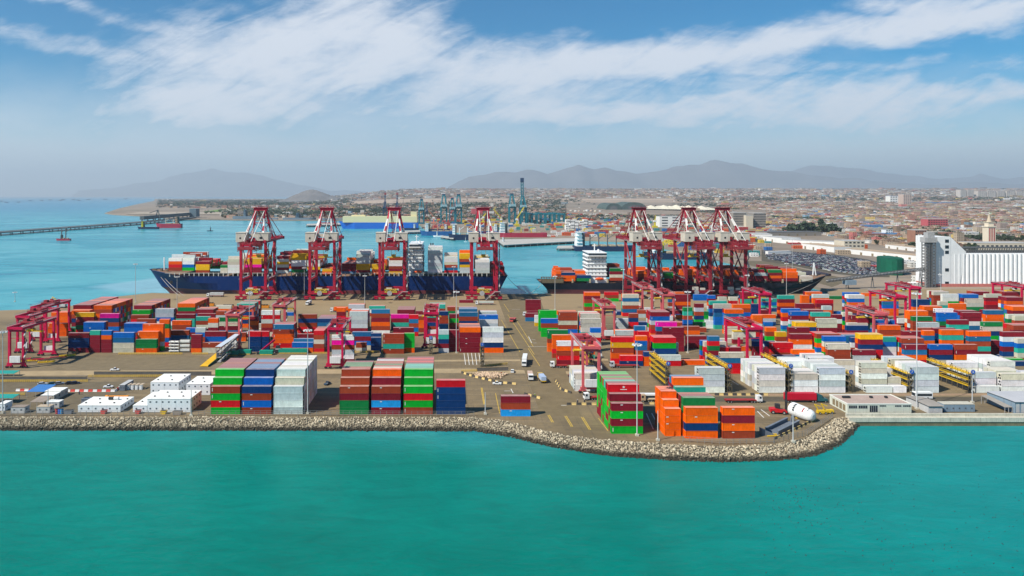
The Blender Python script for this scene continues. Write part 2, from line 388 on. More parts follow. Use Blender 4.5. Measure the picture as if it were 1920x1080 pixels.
YARD = [(2290, 783), (2290, 540.5), (1556, 543), (1554, 551.2), (945, 551.2), (352, 551.2), (285, 549.4), (248, 553.4), (200, 558.4), (135, 573.4), (60, 580.4), (-255, 590.4), (-255, 782.6), (890, 782.6), (950, 789.6), (1010, 805.6),
        (1060, 816.6), (1130, 824.6), (1250, 832.6), (1360, 837.6), (1450, 834.6), (1510, 821.6), (1545, 801.6), (1566, 784.6), (1600, 782.6)]
tag(poly_sheet('yard_pavement', [G(*p) for p in YARD], 0.0, None, yard_material()), kind='structure')
def patch(name, pxs_, m, z):
    return tag(poly_sheet(name, [G(*p) for p in pxs_], z, None, m), kind='structure')
lane = mat('pale_concrete_lane', (0.35, 0.262, 0.150), 0.85, 0.22, 0.5)
dark = mat('worn_asphalt', (0.092, 0.078, 0.055), 0.85, 0.3, 0.5)
patch('concrete_lane', [(-200, 697), (880, 691), (1090, 697), (1090, 702), (880, 699), (-200, 706)], lane, 0.004)
patch('concrete_lane', [(640, 676), (1140, 673), (1140, 676), (640, 679)], lane, 0.0045)
patch('asphalt_apron', [(160, 671), (390, 669), (372, 692), (90, 694)], mat('grey_apron', (0.18, 0.14, 0.083), 0.85, 0.25, 0.6), 0.008)
patch('asphalt_road', [(-200, 716), (260, 716), (200, 776), (-200, 776)], mat('parking_asphalt', (0.14, 0.112, 0.070), 0.85, 0.25, 0.5), 0.008)
patch('asphalt_road', [(1340, 744), (2200, 744), (2200, 753), (1340, 753)], dark, 0.008)
patch('concrete_lane', [(1330, 739), (2200, 737), (2200, 741), (1330, 742)], mat('brown_drain_lane', (0.30, 0.20, 0.125), 0.9, 0.3, 0.8), 0.008)
patch('asphalt_road', [(930, 552.5), (1010, 552.5), (1090, 780), (1015, 780)], mat('road_asphalt', (0.17, 0.128, 0.070), 0.85, 0.25, 0.5), 0.012)
# painted lines
paint_y = mat('yellow_road_paint', (0.55, 0.36, 0.06), 0.8, 0.45, 3.0); paint_w = mat('white_road_paint', (0.62, 0.60, 0.55), 0.8, 0.45, 3.0)
ln = MB(); lw = MB()
def line(b, p, q, w=0.22, z=0.02):
    P, Q = Vector(G(*p)), Vector(G(*q)); d = (Q - P); n = Vector((-d.y, d.x, 0)).normalized() * (w / 2)
    b.face([(v.x, v.y, z) for v in (P - n, Q - n, Q + n, P + n)])
for p, q in [((952, 590), (1002, 665)), ((968, 600), (1000, 650)), ((940, 600), (975, 660)), ((902, 727), (907, 758)), ((904, 727), (909, 758)), ((929, 737), (937, 775)), ((1027, 778), (1035, 792)), ((1030, 778), (1038, 792)), ((1059, 780), (1071, 800)), ((1062, 780), (1074, 800)),
             ((1090, 782), (1105, 806)), ((1093, 782), (1108, 806)), ((1122, 784), (1140, 808)), ((1246, 790), (1262, 812)), ((990, 653), (1012, 686)), ((955, 585), (945, 570))]: line(ln, p, q, 0.3)
for p, q in [((991, 631), (997, 643)), ((997, 637), (1004, 637)), ((999, 643), (1006, 643)), ((945, 733), (958, 733)), ((958, 729), (962, 737)), ((1052, 760), (1062, 760)), ((1212, 775), (1225, 805)), ((1222, 775), (1238, 805)), ((1420, 771), (1432, 783)), ((1427, 768), (1443, 780)),
             ((1345, 705), (1372, 722)), ((1352, 702), (1385, 722)), ((1040, 650), (990, 650)), ((960, 580), (975, 580))]: line(lw, p, q, 0.4)
for k in range(6): line(lw, (870 + 7 * k, 662), (873 + 7 * k, 684), 0.35)
tag(ln.build('road_markings', paint_y), kind='structure'); tag(lw.build('road_markings', paint_w), kind='structure')

# revetment: sloped bank under loose boulders
TOP = [(-260, 782), (400, 782), (890, 783), (950, 790), (1010, 806), (1060, 817), (1130, 825), (1250, 833), (1360, 838), (1450, 835), (1510, 822), (1545, 802), (1566, 785), (1604, 779)]
BOT = [(-260, 808), (400, 808), (890, 809), (960, 821), (1030, 838), (1090, 848), (1150, 856), (1260, 864), (1360, 867), (1460, 864), (1530, 855), (1575, 836), (1598, 817), (1612, 797)]
tp = [Vector(G(*p)) for p in TOP]; bp = [Vector(G(p[0], p[1], WZ)) for p in BOT]
rv = MB(); rv.v = [tuple(p + Vector((0, 0, 0.02))) for p in tp] + [tuple(p + Vector((0, -1.0, -0.8))) for p in bp]; n = len(tp)
for i in range(n - 1): rv.f.append((i, n + i, n + i + 1, i + 1)); rv.c.append(None)
tag(rv.build('revetment_bank', mat('revetment_gravel_gap_shade', (0.10, 0.085, 0.060), 0.95, 0.4, 2.0)), kind='structure')  # bank colour darkened so the gaps between the boulders look shaded
def rock_material():
    m = bpy.data.materials.new('revetment_limestone'); m.use_nodes = True; t = NT(m.node_tree); b = m.node_tree.nodes['Principled BSDF']
    ge = t.node('ShaderNodeNewGeometry'); g = ge.outputs['Position']; x, y, z = t.sep(g); r = ge.outputs['Random Per Island']
    c = t.mix(r, (0.20, 0.155, 0.095, 1), (0.68, 0.57, 0.40, 1))
    c = t.mix(t.smooth(t.noise(g, 0.8, 4, 0.7), 0.45, 0.75, 0.0, 0.5), c, (0.22, 0.18, 0.13, 1))
    wet = t.smooth(t.add(z, t.mul(t.sub(t.noise(g, 0.5, 3, 0.6), 0.5), 1.6)), -2.35, -1.25, 0.97, 0.0)   # algae and wet stone along the waterline
    c = t.mix(wet, c, (0.018, 0.015, 0.008, 1))
    t.l.new(c, b.inputs['Base Color']); b.inputs['Roughness'].default_value = 0.9
    return m
ico_v = np.array([(0, 0, 1), *[(0.894 * math.cos(a), 0.894 * math.sin(a), 0.447) for a in np.arange(5) * 2 * math.pi / 5], *[(0.894 * math.cos(a), 0.894 * math.sin(a), -0.447) for a in (np.arange(5) + .5) * 2 * math.pi / 5], (0, 0, -1)])
ico_f = [(0, 1 + i, 1 + (i + 1) % 5) for i in range(5)] + [(1 + i, 6 + i, 1 + (i + 1) % 5) for i in range(5)] + [(1 + (i + 1) % 5, 6 + i, 6 + (i + 1) % 5) for i in range(5)] + [(11, 6 + (i + 1) % 5, 6 + i) for i in range(5)]
def rocks(name, pts, sizes, m, label):
    V, F_ = [], []
    for k, (p, s) in enumerate(zip(pts, sizes)):
        v = ico_v * (0.72 + 0.5 * RS.rand(12, 1)) * (s * (0.75 + 0.5 * RS.rand(1, 3))); a = RS.rand() * 6.28; c, sn = math.cos(a), math.sin(a)
        v = v @ np.array([[c, sn, 0], [-sn, c, 0], [0, 0, 1]]); b = RS.rand() * 1.2; c, sn = math.cos(b), math.sin(b); v = v @ np.array([[1, 0, 0], [0, c, sn], [0, -sn, c]])
        V.append(v + p); F_.append(np.array(ico_f) + 12 * k)
    me = bpy.data.meshes.new(name); me.from_pydata(np.concatenate(V).tolist(), [], np.concatenate(F_).tolist()); me.update()
    return tag(link(name, me, m), label, kind='stuff')
seg = [(tp[i] - tp[i + 1]).length for i in range(n - 1)]; cum = np.concatenate([[0], np.cumsum(seg)])
pts, szs = [], []
for _ in range(18500):
    s = RS.rand() * cum[-1]; i = min(int(np.searchsorted(cum, s)) - 1, n - 2); i = max(i, 0); t = (s - cum[i]) / seg[i]
    a = tp[i].lerp(tp[i + 1], t); b = bp[i].lerp(bp[i + 1], t); u = RS.rand() ** 0.9 * 1.06 - 0.03
    p = a.lerp(b, u); z = -3.3 * max(0, u) ** 1.15
    pts.append((p.x, p.y, z + RS.rand() * 0.35 - 0.12)); szs.append((0.15 + 0.26 * RS.rand() ** 2 + (0.08 if u > 0.6 else 0)) * (1.9 if RS.rand() < .035 else 1))
rocks('boulders', pts, szs, rock_material(), 'pale loose boulders of the sea revetment, dark and wet at the waterline')
# concrete quay wall east of the revetment
qw = thing('quay_wall', 'long pale concrete quay wall with a stained lower face above the green water', 'wall', (XW(1590, 284), 284, 0))
qb = MB(); x1 = XW(2300, 284) - qw.location.x
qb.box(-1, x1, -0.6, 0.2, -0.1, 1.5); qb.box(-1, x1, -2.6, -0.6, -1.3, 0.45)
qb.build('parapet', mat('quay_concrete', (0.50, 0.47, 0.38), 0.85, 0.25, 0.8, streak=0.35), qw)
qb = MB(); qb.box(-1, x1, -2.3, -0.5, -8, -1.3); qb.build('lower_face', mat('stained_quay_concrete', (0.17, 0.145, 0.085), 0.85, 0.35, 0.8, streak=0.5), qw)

# mountains
def mountain(name, prof, D, depth, m, seed):
    b = MB(); cols = 150; rows = 12; x0, x1 = prof[0][0], prof[-1][0]; ax, ay = zip(*prof)
    for r in range(rows):
        t = r / (rows - 1)
        for c in range(cols):
            px = x0 + (x1 - x0) * c / (cols - 1); Dr = D - depth * (1 - t); X = XW(px, D)
            crest = H + (HY - np.interp(px, ax, ay)) * D / FPX
            nz = mnoise.fractal(Vector((px * 0.022, t * 3.0, seed)), 0.9, 2.1, 7)
            z = crest * (t ** 1.2) * (1.0 + 0.22 * nz * (1.25 - t)) + D * .0016 * nz * t
            b.v.append((X, Dr, max(z, 0) if t > 0 else -30))
    for r in range(rows - 1):
        for c in range(cols - 1): b.f.append((r * cols + c, r * cols + c + 1, (r + 1) * cols + c + 1, (r + 1) * cols + c)); b.c.append(None)
    return tag(b.build(name, m, smooth=True), kind='structure')
mm = mat('bare_mountain_rock', (0.145, 0.132, 0.125), 0.95, 0.25, 0.004)
mountain('mountains', [(840, 352), (880, 330), (930, 326), (960, 321), (1000, 318), (1030, 325), (1060, 319), (1085, 309), (1110, 320), (1138, 314), (1165, 320), (1195, 327), (1230, 321), (1262, 312), (1300, 308), (1325, 306), (1355, 302), (1385, 305), (1420, 314), (1460, 321), (1500, 325),
                       (1540, 330), (1600, 336), (1680, 343), (1760, 346), (1830, 340), (1900, 346), (2000, 344), (2150, 340), (2300, 350)], 33000, 3400, mm, 1.0)
mountain('mountains', [(1380, 345), (1440, 328), (1490, 318), (1530, 312), (1560, 310), (1600, 317), (1660, 325), (1720, 331), (1790, 336), (1840, 327), (1880, 334), (1960, 330), (2100, 322), (2300, 335)], 42000, 4000, mm, 4.0)
mountain('mountains', [(150, 356), (230, 350), (285, 341), (340, 328), (395, 317), (430, 321), (470, 326), (520, 336), (560, 346), (620, 356), (700, 361), (760, 364)], 54000, 1500, mm, 7.0)
mountain('hill', [(540, 371), (552, 366), (566, 360), (580, 356.5), (594, 357), (606, 361), (622, 367), (640, 371)], 9000, 900, mat('grey_hill_rock', (0.17, 0.155, 0.145), 0.95, 0.3, 0.01), 9.0)
# ---------------------------------------------------------------- shipping containers
PAL = {'M': ((.215, .010, .022), 'maroon'), 'R': ((.60, .006, .014), 'red'), 'B': ((.002, .120, .46), 'blue'), 'N': ((.004, .040, .150), 'navy'), 'S': ((.015, .145, .310), 'steel blue'), 'T': ((.025, .38, .28), 'teal'),
       'G': ((.002, .38, .025), 'green'), 'D': ((.006, .185, .045), 'dark green'), 'W': ((.74, .74, .70), 'white'), 'L': ((.50, .55, .55), 'pale grey'), 'C': ((.58, .54, .43), 'cream'), 'O': ((.88, .115, .001), 'orange'),
       'K': ((.33, .048, .018), 'rust red'), 'P': ((.80, .003, .32), 'magenta'), 'Y': ((.74, .42, .008), 'yellow'), 'A': ((.36, .20, .10), 'tan'), 'V': ((.015, .32, .68), 'light blue')}
FILL = 'MMMMKKKKOOORRNNBBSSWLCGDTT'
ORIG = {'A': (90, 545), 'B': (310, 545), 'C': (520, 545), 'D': (730, 545), 'E': (970, 540), 'F': (1190, 540), 'H': (1410, 540), 'J': (1640, 540), 'Q': (1170, 620), 'I': (1380, 620), 'U': (1680, 620)}
PITCH, Y0 = 2.62, 256.0
BOX = []                       # every container: X centre, front Y, z, length, height, colour code, column, row in column, tier, tiers
COLS = []
OCC = {}
def free(r, xa, xb):
    return all(xb <= a or xa >= b for a, b in OCC.get(r, []))
def put_column(X, r, L, tiers, h, cid, row, gap=0.06):
    OCC.setdefault(r, []).append((X - L / 2 - .15, X + L / 2 + .15))
    for k, c in enumerate(tiers):
        BOX.append([X + random.uniform(-.04, .04), Y0 + r * PITCH, k * h, L, h - gap, c, cid, row, k, len(tiers)])
def column(spec):
    p = spec.split(); o = ORIG[p[0]]; x0, x1, y = o[0] + float(p[1]) / 8, o[0] + float(p[2]) / 8, o[1] + float(p[3]) / 8
    cols = p[4][::-1]; d, L, Dg, full = 1, 12.19, None, False
    for q in p[5:]:
        if q == '20': L = 6.06
        elif q[0] == 'd': d = int(q[1:])
        elif q[0] == 'D': Dg = float(q[1:])
        elif q == 'F': full = True
    if Dg is None:
        Dw = L * FPX / (x1 - x0); z = H - (y - HY) * Dw / FPX; n = int(np.clip(round(z / 2.75), len(cols), 6)); Dg = FPX * (H - 2.78 * n) / (y - HY)
    else:
        n = len(cols) if full else int(np.clip(round((H - (y - HY) * Dg / FPX) / 2.78), len(cols), 6))
    X = XW((x0 + x1) / 2, Dg)
    lim = 403 if p[0] in 'ABCD' else (372 if p[0] in 'EFHJ' else 0)
    if lim and Dg < lim and not any(q[0] == 'D' for q in p[5:]):
        Dg = lim; n = int(np.clip(round((H - (y - HY) * Dg / FPX) / 2.78), len(cols), 6))
    r0 = round((Dg - Y0) / PITCH)
    for dr in (0, 1, -1, 2, 3, 4):
        if free(r0 + dr, X - L / 2, X + L / 2): r = r0 + dr; break
    else: r = r0; return
    D = Y0 + r * PITCH; X = XW((x0 + x1) / 2, D)
    if not free(r, X - L / 2, X + L / 2):
        for sh in (.5, -.5, 1, -1, 1.6, -1.6, 2.4, -2.4):
            if free(r, X + sh - L / 2, X + sh + L / 2): X += sh; break
        else: return
    h = float(np.clip((H - (y - HY) * D / FPX) / n, 2.55, 2.98)); cid = len(COLS)
    pal = 'WLWLC' if p[0] in 'IUQ' and cols[-1] in 'WLC' and (n < 7 and Dg < 352) or p[0] == 'E' and y > 690 else FILL
    fill = [random.choice(pal) for _ in range(n - len(cols))]
    tiers = fill + list(cols)
    COLS.append(dict(X=X, D=D, top=tiers[-1], n=n, name=None))
    put_column(X, r, L, tiers, h, cid, 0)
    for k in range(1, d):
        if free(r + k, X - L / 2, X + L / 2):
            t = [random.choice(pal) for _ in tiers]
            t[-1] = tiers[-1] if random.random() < .55 else random.choice('MKKRO' if pal is FILL else pal)
            put_column(X, r + k, L, t, h, cid, k)
def stack(x0, x1, D, rows, h, name, L=12.19):
    """front stack given tier by tier, row by row away from the sea (colours bottom to top)"""
    r = round((D - Y0) / PITCH); D = Y0 + r * PITCH; X = XW((x0 + x1) / 2, D); cid = len(COLS)
    COLS.append(dict(X=X, D=D, top=rows[0][-1], n=len(rows[0]), name=name))
    for k, t in enumerate(rows):
        if free(r + k, X - L / 2, X + L / 2): put_column(X, r + k, L, list(t), h, cid, k)
def rnd(n, top, pal='MKGRO'): return ''.join(random.choice(pal) for _ in range(n - 1)) + top
F1 = 288.0
stack(395.5, 449.5, F1, ['GRGK', 'GKGKG', 'KGRGKG'] + [rnd(6, c) for c in 'MMMKMMM'], 2.93, 'green-topped front stack nearest the white cabins')
stack(453, 508.5, F1, ['KBKN', 'KBKNB', 'NKBKNN'] + [rnd(6, c, 'NBKM') for c in 'SSSMSSM'], 2.93, 'blue front stack between the green and white stacks')
stack(512.5, 568, F1, ['LWLL', 'WLLWC', 'LWLWCL'] + [rnd(6, c, 'WLC') for c in 'WCWWWCWWW'], 2.93, 'white front stack beside the lamp mast')
stack(637, 690.5, F1, ['DDMK', 'DMKDK', 'MKMKDK'] + [rnd(6, c) for c in 'KDDDM'], 2.93, 'rust-topped front stack on the green pair')
stack(696, 751, F1, ['MVMK', 'KVMKM', 'MKVMKO'] + [rnd(6, c) for c in 'CKDKKLM'], 2.93, 'orange-topped front stack between rust and green stacks')
stack(757, 811, F1, ['KGRG', 'KGRGG', 'GKGRGG'] + [rnd(6, c) for c in 'TTTMRMRM'], 2.93, 'green-topped front stack beside the navy wall')
stack(818.5, 872.5, F1, ['NNNNR'], 2.86, 'single-row navy wall topped by red')
stack(940, 994.5, 285.0, ['VKM'], 2.80, 'lone three-high row on the open tarmac')
stack(1145.5, 1206.5, 263.0, ['GMGM', 'MGMGM', 'GMGRMR'] + [rnd(6, c, 'GGM') for c in 'MTKGMGG'], 2.93, 'red and green stack by the tall lamp mast')
stack(1245, 1279, 260.5, ['OOOO', 'OOOOO', 'OOOOOO'] + ['OOOOOO'] * 2, 2.62, 'short orange stack beside the green corner stack', 6.06)
stack(1285, 1346.5, 259.0, ['ONOO', 'OKODD', 'KODKM', 'NMKOK'], 2.93, 'orange stack with the navy band near the seawall')
stack(1263, 1327, 273.5, ['NKMKT', 'NKMKMO', 'KNMKMS'], 3.02, 'teal-topped row behind the orange stacks')
stack(1352.5, 1418, 258.0, ['KOMO'], 2.93, 'orange and maroon end stack beside the parking lines')

SPEC = """A 300 615 635 MNNM D400 F|A 628 780 600 TMMMM 20 D400 F|A 795 955 600 BOMMM 20 D400 F|A 975 1285 630 BSCC D400 F|A 1310 1635 730 DDO D400 F|A 1335 1660 612 OOO|A 1415 1735 500 OOO|A 1140 1440 490 BB d2|A 525 845 475 BB d2|A 860 1000 500 C 20
A 245 515 565 D|A 50 300 325 OOO d3|A 40 230 490 OOO|A 380 640 215 MO d15|A 685 955 220 OKO d12|A 415 690 330 YMM|A 355 620 295 O d2|A 775 1065 345 PN|A 1290 1555 220 MG d12|A 1265 1535 290 G|A 1240 1510 365 K|A 1235 1500 435 G
A 1610 1885 275 LL d2|A 1660 1915 180 W d4|A 1620 1840 415 W|A 1330 1610 425 K|A 1665 1825 430 ODO 20|A 1745 1850 600 MYM 20|B 185 445 190 OD d11|B 455 720 280 M d4|B 160 440 355 M|B 480 745 345 M|B 750 905 305 KL 20|B 395 670 390 T|B 370 640 475 T|B 640 790 415 O 20
B 790 1060 435 OK|B 800 1080 400 D|B 850 1090 325 O|B 640 775 500 M 20|B 100 380 450 O|B 130 355 510 K|B 305 450 560 B 20|B 450 600 560 L 20|B 105 300 595 K D420|B 590 910 605 MBK|B 555 870 780 KC D400 F|B 380 545 660 MMMO 20 D400 F|B 925 1200 630 KO|B 1240 1555 605 RNNN D402 F
B 1435 1720 300 W|B 1390 1650 400 C|B 1370 1620 495 C|B 1370 1610 570 C|B 1240 1390 385 M 20|B 1070 1340 195 T d7|B 1820 1900 325 B 20|C -60 240 510 SKOOR d4|C 220 530 770 BO D400 F|C 245 545 715 S|C 545 700 600 RKCKR 20 d5 D400 F|C 310 590 355 KNK|C 605 850 420 NS d6|C 300 540 560 O|C 310 530 650 M
C 1090 1345 315 LLLLM d5|C 1410 1685 280 SK|C 1410 1670 430 KKN|C 815 1150 670 WPK D374|C 1170 1380 620 SM D408|C 1175 1340 780 KC 20 D400 F|C 1390 1570 640 N 20|C 1390 1570 700 NNN 20 D400 F|C 1580 1905 645 KKTK D398 F|D 235 365 640 GGGO 20 D400 F|D 25 290 355 PM|D 295 435 360 RSK 20|D 445 515 380 KOOK 20|D 55 365 555 M
D 120 375 285 M d6|D 400 510 305 M 20|D 580 695 345 GGO 20|D 560 700 280 M 20|D 750 885 310 NKK 20|D 740 885 505 S 20|D 745 885 590 LTNML 20 D400 F|D 895 1040 590 MMMMM 20 D400 F|D 895 1040 350 MGKM 20|D 1060 1360 545 OMMMM d5 D400 F|D 1400 1710 540 WLWNO D400 F|D 1045 1330 325 SKN|D 1045 1320 275 S d4|D 1350 1630 365 B|D 1370 1635 410 NK|D 1340 1615 315 L d3
D 1045 1265 170 M D585|A 1900 2150 300 MO|B 0 60 430 OK 20|B 750 1000 220 CO D540|C 870 1040 255 O 20|C 1040 1330 200 L D520 d3|C 1360 1630 230 T D520 d2|D 600 840 200 T D520 d4|D 870 990 240 K 20 D510 d2|D 1020 1270 240 A D500
E 120 360 175 MMM D548 F|E 165 330 360 M D500|E 310 600 335 GGGGG D463 F|E 355 645 460 BKGG D444 F|E 255 530 425 WWY D481|E 615 905 360 KKC d3|E 945 1245 385 C d4|E 960 1255 460 CCC|E 660 850 590 W|E 435 780 630 DDKOO D402 F|E 555 820 705 OOO D386|E 580 950 800 WOK D371|E 1030 1135 875 OO 20 D384|E 1180 1470 690 K D437|E 1475 1800 640 L D396 d2|E 1800 1990 650 R 20
E 1405 1755 735 RYK D374|E 1520 1875 840 KK D374|E 1540 1890 1015 RN D368 F|E 1000 1255 65 OM d2|E 1050 1270 240 M|E 1310 1520 60 RK|E 1570 1840 95 CSC d2|E 1470 1690 350 N d3|E 1475 1720 460 LLL|E 1720 1900 500 N|E 1760 1920 570 S 20|E 1100 1255 600 B 20|E 1680 1815 385 KN 20|E 1825 1910 330 KL 20
F 600 840 95 MMO|F 505 750 60 O|F 890 1095 95 BB|F 1100 1215 110 B 20|F 1250 1390 135 C 20|F 1400 1565 135 C 20|F 1120 1390 195 T|F 1575 1860 60 MM d2|F 900 1045 235 M 20|F 1050 1130 240 C 20|F 1190 1460 240 C|F 1475 1740 245 O|F 1755 1880 240 N 20|F 1200 1330 310 NSB 20|F 730 870 290 D 20|F 900 1155 350 D|F 940 1170 430 N|F 815 920 440 C 20|F 815 890 370 M 20
F 245 525 360 M d4|F 525 770 335 M d4|F 265 525 455 O|F 560 800 405 O|F 320 640 510 P|F 640 890 515 K d2|F 745 935 575 KO|F 800 1065 515 D|F 945 1070 595 K 20|F 1065 1335 505 WW D470|F 430 745 590 MMMMM D403 F|F 275 630 735 R d3|Q 490 820 195 LL D373|Q 520 855 370 LR D368 F|F 85 270 770 MM 20 D376|F 20 190 720 O 20|Q 300 475 325 NOO 20 D368 F|F -10 150 510 N|F 0 160 570 L|F 780 1075 730 MMM D410
F 1090 1290 725 S 20|F 1300 1500 760 C|F 995 1320 790 B D381|F 1060 1360 805 C D377|Q 1225 1590 215 RCB D372 F|Q 1600 1750 215 MDB 20 D374 F|Q 1765 1920 235 OC 20|F 1480 1625 700 C 20|F 1660 1900 690 M|F 1560 1810 600 O|F 1355 1640 320 O d2|F 1650 1740 400 O 20|F 1760 1930 405 OO 20|F 1850 1990 310 M d2|Q 870 1225 450 O D372|H 390 645 110 TM|H 730 875 110 OOO 20|H 790 1080 60 O d2|H 915 1160 95 LO|H 1160 1350 120 D
H 960 1230 175 RM|H 655 945 235 MM|H 510 630 210 K 20|H 155 380 160 TB|H 1060 1205 270 L 20|H 1445 1690 105 W d2|H 1340 1650 65 B|H 1660 1860 75 O|H 435 750 310 B|H 790 1070 330 M d3|H 565 855 350 BM|H 890 1190 365 TK|H 1200 1360 400 M 20|H 655 970 515 YN d2|H 975 1280 460 CCM|H 1245 1340 350 B 20|H 1340 1530 365 C 20|H 1460 1790 410 M|H 1590 1760 490 D|H 1440 1740 525 C|H 1425 1745 565 N|H 1550 1815 605 B
H 555 865 590 M d1|H 560 920 690 MOW D381|H 590 960 930 O D374|H 255 515 725 N|H 365 520 660 Y 20|H 40 330 800 N D378|H 340 565 820 RR D376|H 5 180 400 OO 20|H 215 370 590 O 20|H 205 300 510 B 20|I 1050 1400 365 N D366|I 980 1330 345 W D370|I 575 890 380 N D372|H 1060 1430 725 BC D376|I 1370 1725 190 CKK D369|H 940 1330 695 K d3|H 1370 1700 710 S d3|H 1630 1960 695 Y d2|H 1470 1845 745 NW D374|I 1755 2110 290 MLN D368 F
J 0 320 735 TBWW D374|J 405 745 755 K D376 d3|U 100 490 210 MSO D370|U 505 860 210 BMNC D370 F|U 880 1235 210 KMOG D370 F|J 1145 1490 755 C D384|J 755 1000 720 M|J 1005 1350 715 L D392|J 990 1350 630 O|J 1400 1755 650 O|J 1770 2060 685 O|J 500 830 345 O d2|J 560 880 430 D|J 655 980 520 L|J 70 395 560 O|J 915 1190 310 W|J 950 1250 370 BB|J 1110 1420 480 M|J 1205 1410 560 R|J 1415 1670 545 M|J 1630 1920 510 D|J 1700 1960 595 M
J 1520 1705 400 NN|J 1610 1800 390 TS|J 1660 1940 335 S d2|J 1820 2050 430 C|J 1250 1560 345 M d2|J 1290 1640 370 M|J 1120 1375 235 O|J 1380 1640 165 CC|J 1000 1280 90 WW|J 1285 1590 95 B d2|J 820 1180 55 C d3|J 1650 1920 90 CMR|J 560 850 170 N|J 730 1030 275 O d2|J 955 1115 200 C 20|J 300 500 115 G|J 1450 1760 55 M d3|J 430 760 650 M|J 740 900 640 O 20|J 890 1210 605 M|J 640 1000 600 K
J 1715 1860 785 MMMM 20 D384|J 1560 1640 775 T 20|J 1480 1570 760 M 20|U 1830 2150 120 CBTC D376|U 1650 1860 90 BKN D392|U 1540 1690 190 MSN 20 D386|U 1550 1680 365 N 20|U 1640 1850 420 G|U 1700 2030 460 N|U 1600 1940 20 M|J 1930 2200 60 MK d4|J 1960 2240 140 MO d3|J 2070 2350 280 OM d3|J 2100 2400 420 CK d3|J 2080 2400 560 KM d3|H 0 250 330 M d2|H 300 500 300 N|H 100 360 400 O|J 0 300 480 BK|J 100 380 90 CO
I 345 740 560 LWCW D319 F d3|I 200 590 487 WWCW D329 F d4|I 835 1230 640 CWW D319 F|I 835 1110 582 WWW D324 d2|I 820 1075 475 WWW D336 d4|I 1245 1645 560 LWLW D319 F d2|I 1150 1540 505 WLWW D326 F d5|I 1100 1480 490 WWWW D345 d2|U -450 -50 815 W D319|U -30 150 815 W 20 D319|U -500 -150 480 CCWC D325 d2|U -130 90 700 CW 20 D325|U -150 60 560 WWW 20 D332|U 255 640 545 LLLL D319 F d9|U 1150 1470 625 LWW D325|U 1155 1555 815 W D319|U 1580 1980 645 CWW D319 F
U 1500 1880 600 CWW D326 d3|U 1410 1800 490 WWWW D336 d6|U 860 1230 545 WWW D344 d2|U 2000 2400 650 WWW D319 d3|I 1450 1760 445 C D350|Q 690 1060 530 MN D322 F|Q 1120 1510 560 LLLW D319 F|Q 1070 1460 548 LLLW D322 F d1|I -240 130 330 C D352|E 870 1250 1280 CWW D322 F d6"""
for s in SPEC.replace('\n', '|').split('|'):
    if s.strip(): column(s)

# ---- which containers show, and how large: fill a depth buffer with every box's front, roof and side
ZB = np.full((1080, 1920), 1e9, np.float32); IDB = np.full((1080, 1920), -1, np.int32)
def rect(i, x0, x1, y0, y1, D):
    x0, x1, y0, y1 = (int(round(max(-1, min(v, 3000)))) for v in (x0, x1, y0, y1)); x0, y0 = max(x0, 0), max(y0, 0)
    if x1 <= x0 or y1 <= y0 or x0 >= 1920 or y0 >= 1080: return
    s = ZB[y0:y1, x0:x1]; k = s > D; s[k] = D; IDB[y0:y1, x0:x1][k] = i
def boxes_to_buffer():
    for i, (X, Y, z, L, h, c, *_r) in enumerate(BOX):
        xa, xb, z1, Yb = X - L / 2, X + L / 2, z + h, Y + 2.44
        P = lambda x, D: CX + FPX * x / D
        Q = lambda z_, D: HY + FPX * (H - z_) / D
        rect(i, P(xa, Y), P(xb, Y), Q(z1, Y), Q(z, Y), Y)
        for yy in range(int(math.ceil(Q(z1, Yb))), int(round(Q(z1, Y)))):
            D = FPX * (H - z1) / (yy + .5 - HY); rect(i, P(xa, D), P(xb, D), yy, yy + 1, D)
        xs = xa if xa > 0 else (xb if xb < 0 else None)
        if xs is not None:
            a, b = sorted((P(xs, Y), P(xs, Yb)))
            for xx in range(int(round(a)), int(round(b))):
                D = xs * FPX / (xx + .5 - CX); rect(i, xx, xx + 1, Q(z1, D), Q(z, D), D)
boxes_to_buffer()
SHOW = np.bincount(IDB[IDB >= 0].ravel(), minlength=len(BOX))
order = sorted(range(len(BOX)), key=lambda i: -SHOW[i]); NEAR = set(order[:296])

cm_o = attr_mat('container_paint', 'object', 0.5, False, 0.22); cm_a = attr_mat('container_paint_ribbed', 'col', 0.55, True, 0.16)
roof_m = None
def faded_roof():
    m = bpy.data.materials.new('sun_bleached_container_roof'); m.use_nodes = True; t = NT(m.node_tree); b = m.node_tree.nodes['Principled BSDF']; b.inputs['Specular IOR Level'].default_value = 0.15
    g = t.node('ShaderNodeNewGeometry').outputs['Position']; c = t.node('ShaderNodeObjectInfo').outputs['Color']
    f = t.lin(t.noise(g, 0.35, 5, 0.7), 0.3, 0.7, 0.22, 0.52)
    c = t.mix(f, c, (0.62, 0.53, 0.48, 1)); c = t.mix(t.smooth(t.noise(g, 1.1, 4, 0.7), 0.6, 0.75, 0, 0.4), c, (0.12, 0.09, 0.07, 1))
    t.l.new(c, b.inputs['Base Color']); b.inputs['Roughness'].default_value = 0.55
    return m
roof_m = faded_roof()
